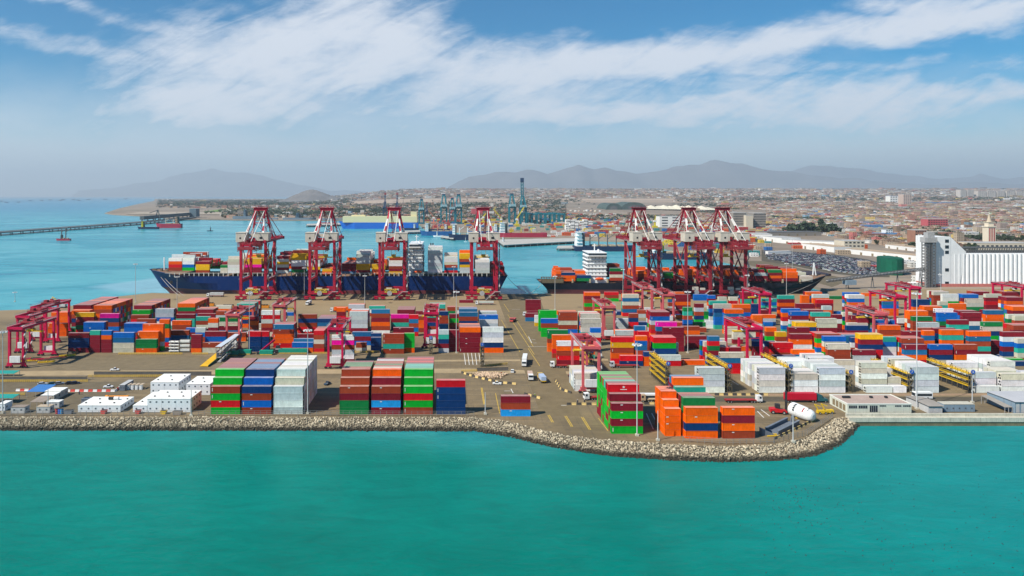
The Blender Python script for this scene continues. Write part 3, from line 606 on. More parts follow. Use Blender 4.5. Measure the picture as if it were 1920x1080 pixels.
def container_mesh(L):
    """steel box, 2.9 m high: corner posts, rails and corrugated side walls (origin under the middle of the long side facing the sea)"""
    b = MB(); x0, x1, D, h = -L / 2, L / 2, 2.44, 2.9
    for x in (x0, x1 - .17):
        for y in (0, D - .17): b.box(x, x + .17, y, y + .17, 0, h)
    for y in (0.005, D - .145):
        b.box(x0 + .17, x1 - .17, y, y + .14, 0, .17); b.box(x0 + .17, x1 - .17, y, y + .14, h - .13, h - .004)
    nrib = int(L / 0.42); w = (L - .34) / nrib
    for side in (0, 1):
        pr = []
        for k in range(nrib):
            xa = x0 + .17 + k * w
            for f, dp in ((0, .04), (.32, .04), (.5, .115), (.82, .115)): pr.append((xa + f * w, dp))
        pr.append((x1 - .17, .04))
        for (xa, da), (xb, db) in zip(pr, pr[1:]):
            ya, yb = (da, db) if side == 0 else (D - da, D - db)
            q = [(xa, ya, .17), (xb, yb, .17), (xb, yb, h - .13), (xa, ya, h - .13)]
            b.face(q if side == 0 else q[::-1])
    b.box(x0 + .01, x0 + .06, .17, D - .17, .02, h - .02); b.box(x1 - .06, x1 - .01, .17, D - .17, .02, h - .02); b.box(x0 + .1, x1 - .1, .15, D - .15, .02, .06)
    me = b.mesh('container'); me.materials.append(cm_o); return me
def roof_mesh(L):
    b = MB(); b.box(-L / 2 + .02, L / 2 - .02, .02, 2.42, 2.86, 2.905); me = b.mesh('roof'); me.materials.append(roof_m); return me
def door_mesh(L, sgn):
    b = MB(); x = sgn * L / 2; f = lambda a, c, *r: b.box(min(x + sgn * a, x + sgn * c), max(x + sgn * a, x + sgn * c), *r)
    f(0, .03, .2, 1.2, .2, 2.72); f(0, .03, 1.24, 2.24, .2, 2.72)
    for y in (.45, .95, 1.5, 2.0): f(.03, .08, y - .03, y + .03, .15, 2.78)
    me = b.mesh('door'); me.materials.append(cm_o); return me
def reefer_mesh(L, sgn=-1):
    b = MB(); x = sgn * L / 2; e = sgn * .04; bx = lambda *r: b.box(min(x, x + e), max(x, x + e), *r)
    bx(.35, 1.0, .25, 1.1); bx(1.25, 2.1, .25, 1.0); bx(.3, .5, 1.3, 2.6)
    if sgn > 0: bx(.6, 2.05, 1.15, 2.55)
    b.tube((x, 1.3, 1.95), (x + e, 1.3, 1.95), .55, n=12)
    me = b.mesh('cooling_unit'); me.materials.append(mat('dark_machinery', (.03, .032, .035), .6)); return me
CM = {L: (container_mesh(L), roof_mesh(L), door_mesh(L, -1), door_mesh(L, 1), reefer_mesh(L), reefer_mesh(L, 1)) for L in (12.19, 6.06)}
ORD = 'first second third fourth fifth sixth seventh eighth ninth tenth eleventh twelfth thirteenth fourteenth fifteenth sixteenth seventeenth eighteenth nineteenth twentieth'.split()
TENS = {20: 'twenty', 30: 'thirty', 40: 'forty', 50: 'fifty'}
def ordinal(k):
    return ORD[k] if k < 20 else TENS[(k + 1) // 10 * 10] + ('-' + ORD[(k + 1) % 10 - 1] if (k + 1) % 10 else 'th')
road = 0.08
bucket = {}
for i, c in enumerate(COLS):
    if c['name'] is None:
        bucket.setdefault((c['X'] / c['D'] < 0.098, c['top']), []).append((abs(c['X'] / c['D'] - .098), i))
for (left, top), lst in bucket.items():
    for k, (_d, i) in enumerate(sorted(lst)):
        COLS[i]['name'] = f"{ordinal(k)} {PAL[top][1]}-topped stack {'left' if left else 'right'} of the road"
def jit(c): 
    k = random.uniform(.86, 1.12); return tuple(min(.85, v * k * random.uniform(.95, 1.05)) for v in c)
TIER = ['bottom tier', 'second tier', 'third tier', 'fourth tier', 'fifth tier', 'sixth tier']
mk = []
for sp in ([(.45, 1.35, 2.2, 2.5)], [(.5, .74, .8, 2.3), None][:1] * 2):
    b = MB(); [b.box(-6.095 + a, -6.095 + c, .012, .06, z0, z1) for a, c, z0, z1 in sp[:1]] if len(sp) > 1 else [b.box(-3.03 + a, -3.03 + c, .012, .06, z0, z1) for a, c, z0, z1 in sp]
    me = b.mesh('marking_panel'); me.materials.append(mat('white_marking', (.66, .64, .60), .6, .2, 4)); mk.append(me)
fb = MB()
for i, (X, Y, z, L, h, c, cid, row, tier, n) in enumerate(BOX):
    colr = jit(PAL[c][0])
    if i in NEAR:
        me, rm, dl, dr, rf, rg = CM[L]
        t = 'top tier' if tier == n - 1 and n > 1 else TIER[tier]
        rw = 'front row' if row == 0 else ('back row ' if row > 12 else '') + ordinal(row) + ' row'
        o = link('shipping_container', me, loc=(X, Y, z)); o.scale = (1, 1, h / 2.9); o.color = colr + (1,)
        tag(o, f"{PAL[c][1]} container, {t}, {rw}, {COLS[cid]['name']}", 'container', 'shipping containers in the yard')
        p = link('roof', rm, parent=o); p.color = o.color
        if row == 0 and random.random() < .45 and h > 2:
            q = link('marking_panel', mk[random.random() < .5 if L > 7 else 0], parent=o)
        if row == 2 and tier == 5 and 'tall lamp mast' in COLS[cid]['name']:
            eb = MB(); st = [((.62 if k % 2 else .26) * math.sin(k * math.pi / 7), 1.9 + (.62 if k % 2 else .26) * math.cos(k * math.pi / 7)) for k in range(14)]
            eb.prism(st, .01, .05); e = eb.build('emblem', MATS['white_marking'], o); eb = MB(); eb.box(-1.3, 1.3, .01, .05, .85, 1.1); eb.build('lettering_band', MATS['white_marking'], e)
        if X > 0:
            p = link('door' if c not in 'WLC' or row % 2 else 'cooling_unit', dl if c not in 'WLC' or row % 2 else rf, parent=o)
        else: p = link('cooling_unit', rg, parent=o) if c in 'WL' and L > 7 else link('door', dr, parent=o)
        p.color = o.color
    else: fb.box(X - L / 2, X + L / 2, Y, Y + 2.44, z, z + h, c=colr)
# containers on the two ships are added to the same mesh further down
# ---------------------------------------------------------------- ship-to-shore cranes
cr = mat('crane_red_paint', (.40, .008, .034), .5, .35, .8, streak=.45); crw = mat('crane_white_paint', (.70, .66, .60), .5, .2, .6, streak=.3); crs = mat('crane_dull_red', (.30, .035, .045), .6, .3, 1.0, streak=.3)
house = mat('machinery_house_beige', (.55, .50, .41), .6, .15, .5, streak=.35); dkm = MATS['dark_machinery']; grey = mat('galvanised_steel', (.36, .35, .34), .55, .25, 1.5); signy = mat('yellow_sign_board', (.66, .43, .05), .6, .15)
blk = mat('black_rubber', (.02, .02, .022), .8, .2)
def ship_crane(sgn=1, sign=True):
    cr = MATS['crane_red_paint'] if sign else mat('crane_dark_weathered_red', (.25, .012, .026), .6, .35, .8, streak=.4)
    r = thing('ship_to_shore_crane', 'x', 'crane'); w, g = 10.8, 30.0
    for x in (-w, w):
        for y in (0, g):
            b = MB(); b.box(x - 1.1, x + 1.1, y - 1.1, y + 1.1, 5.0, 50.5); lg = b.build('leg', cr, r)
    for y in (0, g):
        b = MB(); b.box(-w - 1.6, w + 1.6, y - 1.3, y + 1.3, 5.4, 8.2); b.build('sill_beam', cr, r)
        for x in (-w, w):
            b = MB(); b.box(x - 5.2, x + 5.2, y - .8, y + .8, 2.6, 3.7); b.box(x - 1, x + 1, y - .9, y + .9, 3.7, 5.5)
            for k in (-1, 1): b.prism([(x + k * 3 - 2.2, 1.2), (x + k * 3 + 2.2, 1.2), (x + k * 3 + 1, 2.7), (x + k * 3 - 1, 2.7)], y - .7, y + .7)
            bo = b.build('bogie', cr, r); wh = MB()
            for k in range(8): wh.tube((x - 4.6 + 1.3 * k, y - .35, .6), (x - 4.6 + 1.3 * k, y + .35, .6), .55, n=10)
            wh.build('wheel', dkm, bo)
    for x in (-w, w):
        b = MB(); b.box(x - .95, x + .95, 1.1, g - 1.1, 15.5, 18.2); b.build('portal_beam', cr, r)
        b = MB(); b.beam((x, 1, 19), (x, g - 2, 48), 1.0); b.beam((x, 1.2, 50), (x, g * .42, 36), .6); b.beam((x, g - 1, 18.5), (x, g * .55, 33), .8); b.build('diagonal_brace', crs, r)
        b = MB(); b.box(x - 1.05, x + 1.05, -4, g + 2, 50.5, 53); b.build('upper_side_beam', cr, r)
    for y in (0, g):
        b = MB(); b.box(-w + 1.05, w - 1.05, y - 1, y + 1, 50.8, 53.2); b.build('upper_cross_beam', cr, r)
    b = MB()                                        # twin girder with lattice, backreach to boom tip
    for x in (-3.2, 3.2):
        b.box(x - .75, x + .75, -21, 93, 48.6, 50.7)
        for k in range(22): b.beam((x, -20 + 5.1 * k, 50.7), (x, -17.4 + 5.1 * k, 53.0), .28); b.beam((x, -17.4 + 5.1 * k, 53.0), (x, -14.9 + 5.1 * k, 50.7), .28)
        b.beam((x, -20, 53), (x, 90, 53), .35)
    for k in range(13): b.box(-2.4, 2.4, -20.8 + 9 * k, -20.1 + 9 * k, 48.8, 50.4)
    b.box(-4.6, 4.6, 91.5, 94, 48.3, 51.2); b.build('boom_girder', cr, r)
    b = MB(); b.box(-6.5, 6.5, -23, -18, 46.2, 48.4)                       # gangway cage and walkways on the backreach
    for k in range(7):
        for z in (46, 51): b.beam((-7, -22.5 + 3 * k, z), (7, -22.5 + 3 * k, z), .3)
        for x in (-7, 7): b.beam((x, -22.5 + 3 * k, 44.5), (x, -22.5 + 3 * k, 52.5), .3)
    for x in (-7, 7):
        for z in (45, 48, 52): b.beam((x, -23, z), (x, -3, z), .3)
    b.build('maintenance_platform', crs, r)
    b = MB(); b.box(-13.6, -5.4, -6, 6, 51.5, 59.5); b.box(-13.9, -5.1, -6.3, 6.3, 59.5, 59.9)
    b.box(-5.4, 2.2, 3, 6, 55.5, 58.3); b.box(2.2, 13.6, -2, 7, 52.5, 59.0); b.box(2.0, 13.9, -2.3, 7.3, 59.0, 59.4); b.build('machinery_house', house, r)
    b = MB(); b.box(-10.4, -8.9, -6.06, -5.99, 54.2, 55.8); b.box(6, 8.5, -2.07, -1.99, 54, 56); b.build('house_vent', dkm, r)
    for x in (-1, 1):
        lg = MB(); lg.beam((x * 9.8, g - 1, 53), (x * 4.3, g - 5, 79), 1.35); ml = lg.build('mast_leg', cr, r); lg = MB(); lg.beam((x * 8.9, g - 1.7, 57.5), (x * 6.9, g - 3, 67), 1.5); lg.build('white_band', crw, ml)
        lo, hi = Vector((x * 7.6, 2, 55)), Vector((x * 4.0, g - 6.5, 79)); md = lo.lerp(hi, .66); m1, m2 = lo.lerp(hi, .22), lo.lerp(hi, .40)
        b = MB(); b.beam(md, hi, 1.35); bs = b.build('back_stay', cr, r); b = MB(); b.beam(m1, m2, 1.3); b.build('red_band', cr, bs); b = MB(); b.beam(lo, m1, 1.25); b.build('white_band', crw, bs); b = MB(); b.beam(m2, md, 1.25); b.build('white_band', crw, bs)
        b = MB(); b.beam((x * 9.5, -1, 53), (x * 4.2, g - 7, 78), .55); b.beam((x * 3.2, -18, 53), (x * 3.8, g - 7, 79), .4); b.build('thin_back_stay', crw, r)
        b = MB()
        for q in (48, 66, 90): b.beam((x * 3.6, g - 5, 80), (x * 3.2, q, 51.5), .42)
        b.build('boom_stay', crs, r)
    b = MB(); b.box(-6, 6, g - 8.2, g - 3, 78.4, 80.8); b.box(-7, 7, g - 9, g - 2.4, 80.8, 81.2)
    for k in range(6): b.beam((-6.8 + 2.7 * k, g - 9, 81.2), (-6.8 + 2.7 * k, g - 9, 82.6), .18)
    b.beam((-6.8, g - 9, 82.6), (6.8, g - 9, 82.6), .18); b.beam((-7.6, g - 4, 67), (7.6, g - 4, 67), .8); b.build('mast_head', cr, r)
    b = MB()                                        # service walkways, cable drums and hoses that clutter the frame
    for x in (-w - 1.5, w + 1.5):
        for z in (18.6, 34, 50.8):
            b.box(x - .5, x + .5, -1, g, z, z + .15); b.beam((x, -1, z + 1.1), (x, g, z + 1.1), .12)
            for k in range(8): b.beam((x, -1 + 4.3 * k, z), (x, -1 + 4.3 * k, z + 1.1), .1)
    for z in (12, 20, 28, 36, 44): b.box(w + 1.1, w + 2.0, g - 1.4, g + 1.4, z, z + .2); b.beam((w + 1.5, g - 1.4, z), (w + 1.5, g + 1.2, z + 8), .5, .15); b.beam((w + 2, g - 1.4, z + 1), (w + 2, g - 1.4, z + 1.2), .9)
    b.build('service_walkway', grey, r)
    b = MB(); b.tube((-2, -1.9, 6.4), (-2, -.9, 6.4), 2.2, n=14); b.build('cable_drum', grey, r)
    b = MB(); b.beam((-6, 1, 53), (-6, g - 2, 66), .35); b.beam((6, 1, 53), (6, g - 2, 66), .35); b.beam((-8.5, g, 58), (8.5, g, 58), .5); b.beam((-8.5, g, 53.2), (6.5, g - 2, 66), .35); b.beam((8.5, g, 53.2), (-6.5, g - 2, 66), .35); b.build('mast_bracing', crs, r)
    b = MB(); b.box(-3, 3, 14, 20, 46.4, 48.4); b.build('trolley', crs, r)
    b = MB(); b.box(.3, 3, 15, 18, 43.2, 46.3); b.build('operator_cab', house, r)
    b = MB(); b.box(-6.1, 6.1, 15.5, 18, 36, 36.9); b.box(-2, 2, 15.8, 17.6, 36.9, 39)
    for x in (-2, 2):
        for y in (16, 17.6): b.beam((x, y, 39), (x, y, 46.4), .14)
    b.build('spreader', signy, r)
    st = MB(); X = w + 2.4                          # stairs up one landside leg, gangway down to the quay
    for k in range(10):
        z = 8 + 4.2 * k; a, c = (-1.8, 2.2) if k % 2 else (2.2, -1.8)
        st.beam((X, a, z), (X, c, z + 4.2), .9, .25); st.box(X - .6, X + .6, min(c, c + .01) - .6, c + .6, z + 4.1, z + 4.3); st.beam((X + .5, a, z + 1), (X + .5, c, z + 5.2), .12)
    st.beam((1, -2.2, .4), (9.5, -2.2, 7.8), 1.3, .3); st.beam((1, -2.8, 1.5), (9.5, -2.8, 8.9), .14); st.box(9, 14, -3, 3, 7.6, 7.9); st.build('access_stair', grey, r)
    if sign:
        b = MB(); b.box(-6.4, 4.6, -1.62, -1.32, 7.0, 10.2); sg = b.build('sign_board', signy, r)
        cu = bpy.data.curves.new('sign_lettering', 'FONT'); cu.body = 'ASPORCA'; cu.size = 2.55; cu.align_x = 'CENTER'; cu.align_y = 'CENTER'; cu.extrude = .02; cu.offset = .03
        cu.materials.append(MATS['black_rubber']); tx = text_mesh('sign_lettering', cu); tx.parent = sg; tx.location = (-.9, -1.67, 8.6); tx.rotation_euler = (math.radians(90), 0, 0)
    b = MB(); b.box(-5, 0, -1, 1, 8.2, 11); b.box(2, 6, -.9, .9, 8.2, 10); b.build('electrical_house', house, r)
    return r
sc0 = ship_crane(); K = Kind(sc0)
lab = ['red and white quay crane nearest the bow of the blue container ship', 'quay crane second from the bow of the blue container ship', 'quay crane beside the white deckhouse of the blue container ship', 'quay crane at the stern of the blue container ship']
for px, l in zip((475, 604, 735, 908), lab): K(G(px, 563), label=l, group='ship-to-shore cranes on the container quay')
sc1 = ship_crane(sign=False); K = Kind(sc1)
for px, l in zip((1212, 1309, 1375), ['quay crane just past the white deckhouse of the black container ship', 'middle quay crane of the three over the black container ship', 'quay crane closest to the bow of the black container ship']):
    K(G(px, 561), label=l, group='ship-to-shore cranes on the container quay')

# ---------------------------------------------------------------- rubber-tyred yard cranes
rr = mat('yard_crane_red', (.54, .006, .060), .5, .22, .8, streak=.2); rp = mat('yard_crane_sunfaded_red', (.56, .10, .11), .6, .2, .8); wcab = mat('white_enclosure', (.70, .70, .68), .5, .12, 1.5, streak=.2); yel = mat('safety_yellow', (.68, .43, .02), .5, .2, 1.5, streak=.2)
def yard_crane(bright=True):
    m = rr if bright else rp
    r = thing('yard_gantry_crane', 'x', 'crane'); w, S = 3.7, 28.0
    for y in (0, S):
        for x in (-w, w):
            b = MB(); b.box(x - .55, x + .55, y - .6, y + .6, 2.6, 20.6); b.build('leg', m, r)
        b = MB(); b.box(-w - 1.2, w + 1.2, y - .55, y + .55, 1.9, 2.9); b.build('sill_beam', m, r)
        b = MB(); b.box(-w + .55, w - .55, y - .45, y + .45, 19.4, 20.5); b.beam((-w, y, 15.8), (w, y, 15.8), .22); b.build('head_beam', m, r)
        for x in (-w - .2, w + .2):
            b = MB(); b.prism([(x - 1.9, 1.1), (x + 1.9, 1.1), (x + .8, 1.95), (x - .8, 1.95)], y - .5, y + .5); bo = b.build('bogie', m, r)
            for k in (-1, 1):
                t = MB(); t.tube((x + k * 1.15, y - .4, .78), (x + k * 1.15, y + .4, .78), .78, n=14); t.build('tyre', blk, bo)
    for x in (-w, w):
        b = MB(); b.box(x - .5, x + .5, -1.6, S + 1.6, 20.6, 22.2); gd = b.build('girder', m, r)
        b = MB(); xs = x + (.75 if x > 0 else -.75)
        b.box(xs - .35, xs + .35, -1.6, S + 1.6, 22.0, 22.12); b.beam((xs, -1.6, 23.2), (xs, S + 1.6, 23.2), .1); b.beam((xs, -1.6, 22.7), (xs, S + 1.6, 22.7), .08)
        for k in range(16): b.beam((xs, -1.5 + 2.05 * k, 22.1), (xs, -1.5 + 2.05 * k, 23.2), .09)
        b.build('walkway_rail', grey, gd)
    for y in (-1.2, S + 1.2):
        b = MB(); b.box(-w + .5, w - .5, y - .35, y + .35, 20.9, 22); b.build('end_tie', m, r)
    b = MB(); ty = 13
    b.box(-w - .8, w + .8, ty - 3.2, ty + 3.2, 22.3, 22.8)
    for k, (x, y, sx, sy, sz) in enumerate([(-2.2, ty - 1, 2.2, 2.4, 1.5), (1.8, ty + .6, 2.6, 1.8, 1.2), (-.3, ty + 2, 1.6, 1.2, 1.8), (2.8, ty - 2, 1.2, 1.4, .9), (-3.4, ty + 1.6, 1, 1.6, 1.1)]): b.cbox(x, y, 22.8, sx, sy, sz)
    for x in (-w - .6, w + .6):
        b.beam((x, ty - 3, 23.9), (x, ty + 3, 23.9), .1)
        for k in range(5): b.beam((x, ty - 3 + 1.5 * k, 22.8), (x, ty - 3 + 1.5 * k, 23.9), .09)
    b.tube((-1.8, ty, 23.4), (1.8, ty, 23.4), .6, n=10); b.build('trolley', crs, r)
    b = MB(); b.box(-3.1, -1.2, ty - 5.6, ty - 3.3, 18.6, 21.0); b.build('operator_cab', wcab, r)
    b = MB(); b.box(-3.15, -1.15, ty - 5.66, ty - 5.4, 19.2, 20.6); b.build('cab_window', dkm, r)
    b = MB(); b.box(-6.05, 6.05, ty - 1.1, ty + 1.1, 17.0, 17.5); b.box(-1.6, 1.6, ty - 1.2, ty + 1.2, 17.5, 18.6)
    for k in (-6.0, 5.8): b.box(k, k + .25, ty - 1.2, ty + 1.2, 16.6, 17.5)
    sp = b.build('spreader', yel, r); b = MB()
    for x in (-1.2, 1.2):
        for y in (-.8, .8): b.beam((x, ty + y, 18.6), (x, ty + y, 22.3), .08)
    b.build('hoist_rope', dkm, sp)
    b = MB(); b.box(-2.8, 2.8, -1.7, -.62, 3.2, 6.6)
    for k in range(6): b.box(-2.8 + .98 * k, -2.72 + .98 * k, -1.75, -1.7, 3.2, 6.6)
    b.build('power_unit', wcab, r)
    b = MB(); b.box(-2.6, 2.6, S + .62, S + 1.9, 2.95, 5.4); b.build('control_cabinet', wcab, r)
    b = MB()
    for k in range(6):
        z = 3 + 2.9 * k; a, c = (-2, 2) if k % 2 else (2, -2); b.beam((w + 1.0, a * .6, z), (w + 1.0, c * .6, z + 2.9), .6, .15)
    b.build('ladder', grey, r)
    return r
YC = [(31, 690, 1, 'bright red yard crane standing foremost beside the asphalt apron'), (45, 662, 1, 'red yard crane behind the foremost one near the water'), (72, 640, 1, 'red yard crane furthest back of the cluster near the excavator'),
      (437, 657, 0, 'yard crane behind the green ramp and the blue roofed stairs'), (524, 635, 0, 'faded red yard crane near the quay crane at the ship bow'), (629, 691, 1, 'red yard crane at the end of the lane beside the white front stack'), (808, 653, 1, 'red yard crane standing over the blocks left of the orange topped stack'),
      (1108, 737, 0, 'yard crane spanning white containers at the edge of the main road'), (1141, 638, 0, 'yard crane over grey containers behind the road-side crane'), (1214, 592, 0, 'yard crane close to the black ship deckhouse'), (1253, 609, 0, 'yard crane beside the stacked blue containers near the quay'),
      (1434, 607, 1, 'bright red yard crane below the bow of the black ship'), (1414, 690, 1, 'bright red yard crane carrying a cream container beside the reefer racks'), (1650, 656, 0, 'yard crane carrying a maroon container in the middle of the east blocks'),
      (1688, 614, 1, 'bright red yard crane next to the tall lamp mast in front of the silos'), (1715, 592, 1, 'bright red yard crane at the back of the yard near the silo elevator'), (1925, 591, 1, 'bright red yard crane in front of the white silo row')]
kb, kf = Kind(yard_crane(True)), Kind(yard_crane(False))
for px, py, br, l in YC: (kb if br else kf)(G(px, py), label=l, group='rubber tyred gantry cranes in the yard')
for px, py, dy, c in [(1650, 656, 13, 'M'), (1414, 690, 13, 'C')]:
    x, y, _ = G(px, py); me, rm, dl, dr, rf, rg = CM[12.19]
    o = link('shipping_container', me, loc=(x, y + dy - 1.22, 13.9)); o.color = PAL[c][0] + (1,)
    tag(o, f"{PAL[c][1]} container hanging from the spreader of a bright yard crane", 'container', 'shipping containers in the yard')
    for nm, mm_ in (('roof', rm), ('door', dl)): q = link(nm, mm_, parent=o); q.color = o.color

# ---------------------------------------------------------------- container ships
def hull_mesh(L, Bm, dk, flip, bow_up, rake=22.0, stern=3.0, keel=-6.0):
    """hull along X, bow at x=0 (flip: bow at x=L); near side at y=0. returns upper hull, bottom paint"""
    lev = [(keel, 1.0), (WZ, .92), (0.2, .8), (3, .6), (dk * .5 + 1.5, .35), (dk - .1, .08), (dk, 0)]; N = 60; out = []
    st = [(k / N) ** 1.6 for k in range(N + 1)]
    def pt(u, lv):
        z, rk = lev[lv]; x = rake * rk ** 1.2 + (L - stern * rk * 4 - rake * rk ** 1.2) * u
        full = .07 + .22 * rk; b = Bm / 2 * min(1, (u / full) ** .62 if u > 0 else 0.0); b *= 1 - .35 * rk * sstep(u, .86, 1.0)
        zz = z + (bow_up * sstep(u, .16, .0) * max(0, (z - 0) / dk)) if z > 0 else z
        return x, b, zz
    def shell(l0, l1):
        m = MB()
        for a in range(l0, l1):
            for i in range(N):
                for s in (1, -1):
                    q = []
                    for (u, l) in ((st[i], a), (st[i + 1], a), (st[i + 1], a + 1), (st[i], a + 1)):
                        x, b, z = pt(u, l); q.append(((L - x) if flip else x, Bm / 2 - s * b, z))
                    m.face(q if (s == 1) != flip else q[::-1])
            x0, b0, z0 = pt(1, a); x1, b1, z1 = pt(1, a + 1); f = lambda x: (L - x) if flip else x
            m.face([(f(x0), Bm / 2 - b0, z0), (f(x0), Bm / 2 + b0, z0), (f(x1), Bm / 2 + b1, z1), (f(x1), Bm / 2 - b1, z1)])
        return m
    up, lo = shell(3, 6), shell(0, 3); dkm_ = MB()
    for i in range(N):
        a, b = pt(st[i], 5), pt(st[i + 1], 5); f = lambda x: (L - x) if flip else x
        dkm_.face([(f(a[0]), Bm / 2 - a[1], a[2] - .6), (f(b[0]), Bm / 2 - b[1], b[2] - .6), (f(b[0]), Bm / 2 + b[1], b[2] - .6), (f(a[0]), Bm / 2 + a[1], a[2] - .6)])
    return up, lo, dkm_
deckp = mat('ship_deck_paint', (.22, .13, .08), .8, .3, .4); anti = mat('antifouling_red', (.14, .035, .035), .6, .2, .2); swhite = mat('ship_white_paint', (.78, .79, .77), .5, .06, .3, streak=.15); orange = mat('lifeboat_orange', (.72, .10, .02), .5, .1)
glass = mat('dark_ship_windows', (.02, .03, .04), .15, .1)
def superstructure(r, x0, x1, y0, y1, z0, z1, funnel_dx, decks):
    b = MB(); dz = (z1 - z0) / decks
    for k in range(decks):
        i = .5 * (k % 2) + .25 * k * .3; b.box(x0 + i, x1 - i, y0 + i, y1 - i, z0 + dz * k, z0 + dz * k + dz - .35); b.box(x0 - .2, x1 + .2, y0 - .3, y1 + .3, z0 + dz * k + dz - .35, z0 + dz * k + dz)
    s = b.build('deckhouse', swhite, r); w = MB()
    for k in range(1, decks):
        z = z0 + dz * k + dz * .38; n = int((x1 - x0) / 1.7)
        for j in range(0, n, 2): w.box(x0 + .9 + 1.7 * j, x0 + 1.6 + 1.7 * j, y0 - .12 + .5 * (k % 2), y0 + .9, z, z + dz * .24)
        m = int((y1 - y0) / 1.9)
        for j in range(m): w.box(x0 - .35 + .5 * (k % 2), x0 + .9, y0 + .9 + 1.9 * j, y0 + 1.8 + 1.9 * j, z, z + dz * .24); w.box(x1 - .9, x1 + .35 - .5 * (k % 2), y0 + .9 + 1.9 * j, y0 + 1.8 + 1.9 * j, z, z + dz * .24)
    w.build('window', mat('grey_ship_windows', (.16, .19, .21), .3, .1), s)
    b = MB(); xm = (x0 + x1) / 2; b.box(x0 + 1, x1 - 1, y0 - 3, y1 + 3, z1, z1 + 3); b.box(x0 + .5, x1 - .5, y0 - 3.4, y1 + 3.4, z1 + 3, z1 + 3.4); br = b.build('bridge', swhite, r)
    b = MB(); b.box(x0 + .85, x1 - .85, y0 - 3.15, y1 + 3.15, z1 + 1.2, z1 + 2.3); b.build('bridge_window', glass, br)
    b = MB(); yc = (y0 + y1) / 2; b.beam((xm, yc, z1 + 3), (xm, yc, z1 + 11), .8); b.beam((xm, yc - 3, z1 + 8), (xm, yc + 3, z1 + 8), .3); b.box(xm - 1.8, xm + 1.8, yc - .3, yc + .3, z1 + 9, z1 + 9.5); b.tube((xm + 3, yc - 4, z1 + 3.4), (xm + 3, yc - 4, z1 + 6), .9, n=8); b.build('radar_mast', swhite, r)
    if funnel_dx:
        b = MB(); fx = x1 + funnel_dx; b.box(fx - 3.5, fx + 3.5, yc - 5, yc + 5, z0, z1 - 4); b.box(fx - 2.8, fx + 2.8, yc - 3.5, yc + 3.5, z1 - 4, z1 + 1); b.build('funnel', mat('funnel_pale', (.60, .62, .62), .5, .1), r)
        b = MB(); b.tube((fx - 1, yc - 1, z1 + 1), (fx - 1, yc - 1, z1 + 3), .6, n=8); b.tube((fx + 1, yc + 1, z1 + 1), (fx + 1, yc + 1, z1 + 3), .6, n=8); b.build('exhaust_pipe', dkm, r)
    b = MB(); n = 10
    for k in range(n):
        a0, a1 = -1 + 2 * k / n, -1 + 2 * (k + 1) / n; b.tube(((x0 + x1) / 2 + 4 * a0 + 2, y0 - 1.6, z0 + 4), ((x0 + x1) / 2 + 4 * a1 + 2, y0 - 1.6, z0 + 4), 1.4 * max(.15, 1 - a0 * a0) ** .5, 1.4 * max(.15, 1 - a1 * a1) ** .5, n=8)
    b.build('lifeboat', orange, r)
def ship_boxes(x0, x1, y_near, nrow, ztop_px, cols, D, z0, jitter=1, pal=FILL, back=None, tp=12.19):
    """one bay of containers across the beam; the colours are those seen on the near side from the top down"""
    xa, xb = XW(x0, D), XW(x1, D); cols = cols[::-1]; zt = H - (ztop_px - HY) * D / FPX; n = len(cols); h = max(2.5, min(2.95, (zt - z0) / n)); zz = zt - n * h
    for k in range(nrow):
        m = n if k == 0 else (max(1, n + (back if back is not None else random.choice((0, 0, 0, -1, -1, 1)) * jitter)))
        top = random.choice(pal)
        for j in range(m):
            c = cols[min(j, n - 1)] if k == 0 or (back is not None and random.random() < .7) else random.choice(pal)
            if k > 0 and j < m - 1 and 0 < k < nrow - 1 and j < n - 2: continue
            fb.box(xa, xb, D + k * 2.5, D + k * 2.5 + 2.42, zz + j * h, zz + j * h + h - .07, c=jit(PAL[c][0]))
D1 = 643.0
s1 = thing('container_ship', 'long dark blue container ship loaded with stacked containers along the quay', 'ship', (XW(280, D1 + 21.5), D1, 0)); L1 = XW(953, D1) - XW(280, D1 + 21.5)
up, lo, dk_ = hull_mesh(L1, 43, 16.2, False, 4.5)
hb = mat('ship_hull_blue', (.001, .022, .115), .45, .10, .05, streak=.08)
up.build('hull', hb, s1, smooth=False); lo.build('hull_bottom', anti, s1); dk_.build('deck', deckp, s1)
lx = lambda px: XW(px, D1 + 4) - s1.location.x
superstructure(s1, lx(766), lx(793), 4, 39, 16, 43, 8, 8)
rl = MB(); 
for k in range(66): x = 28 + 4.6 * k; rl.box(x, x + .8, .35, .9, 15.6, 19.4)
rl.box(24, L1 - 6, .3, .55, 18.9, 19.3); rl.build('lashing_bridge', mat('pale_lashing_steel', (.50, .50, .46), .6, .2, 1), s1)
rl = MB(); rl.box(14, 15, 21, 22, 20, 32); rl.beam((14.5, 19, 28), (14.5, 24, 28), .4); rl.build('foremast', swhite, s1)
rl = MB()
for k in range(7): rl.cbox(4 + 3.2 * k, 21.5 + (-1) ** k * (1 + .9 * k), 19.4, 1.6, 2.4, 1.6)
rl.build('mooring_winch', mat('deck_machinery_brown', (.16, .13, .08), .7, .3, 2), s1)
an = MB(); an.box(27, 29.5, 4.2, 4.9, 8.5, 11.5); an.build('anchor', dkm, s1)
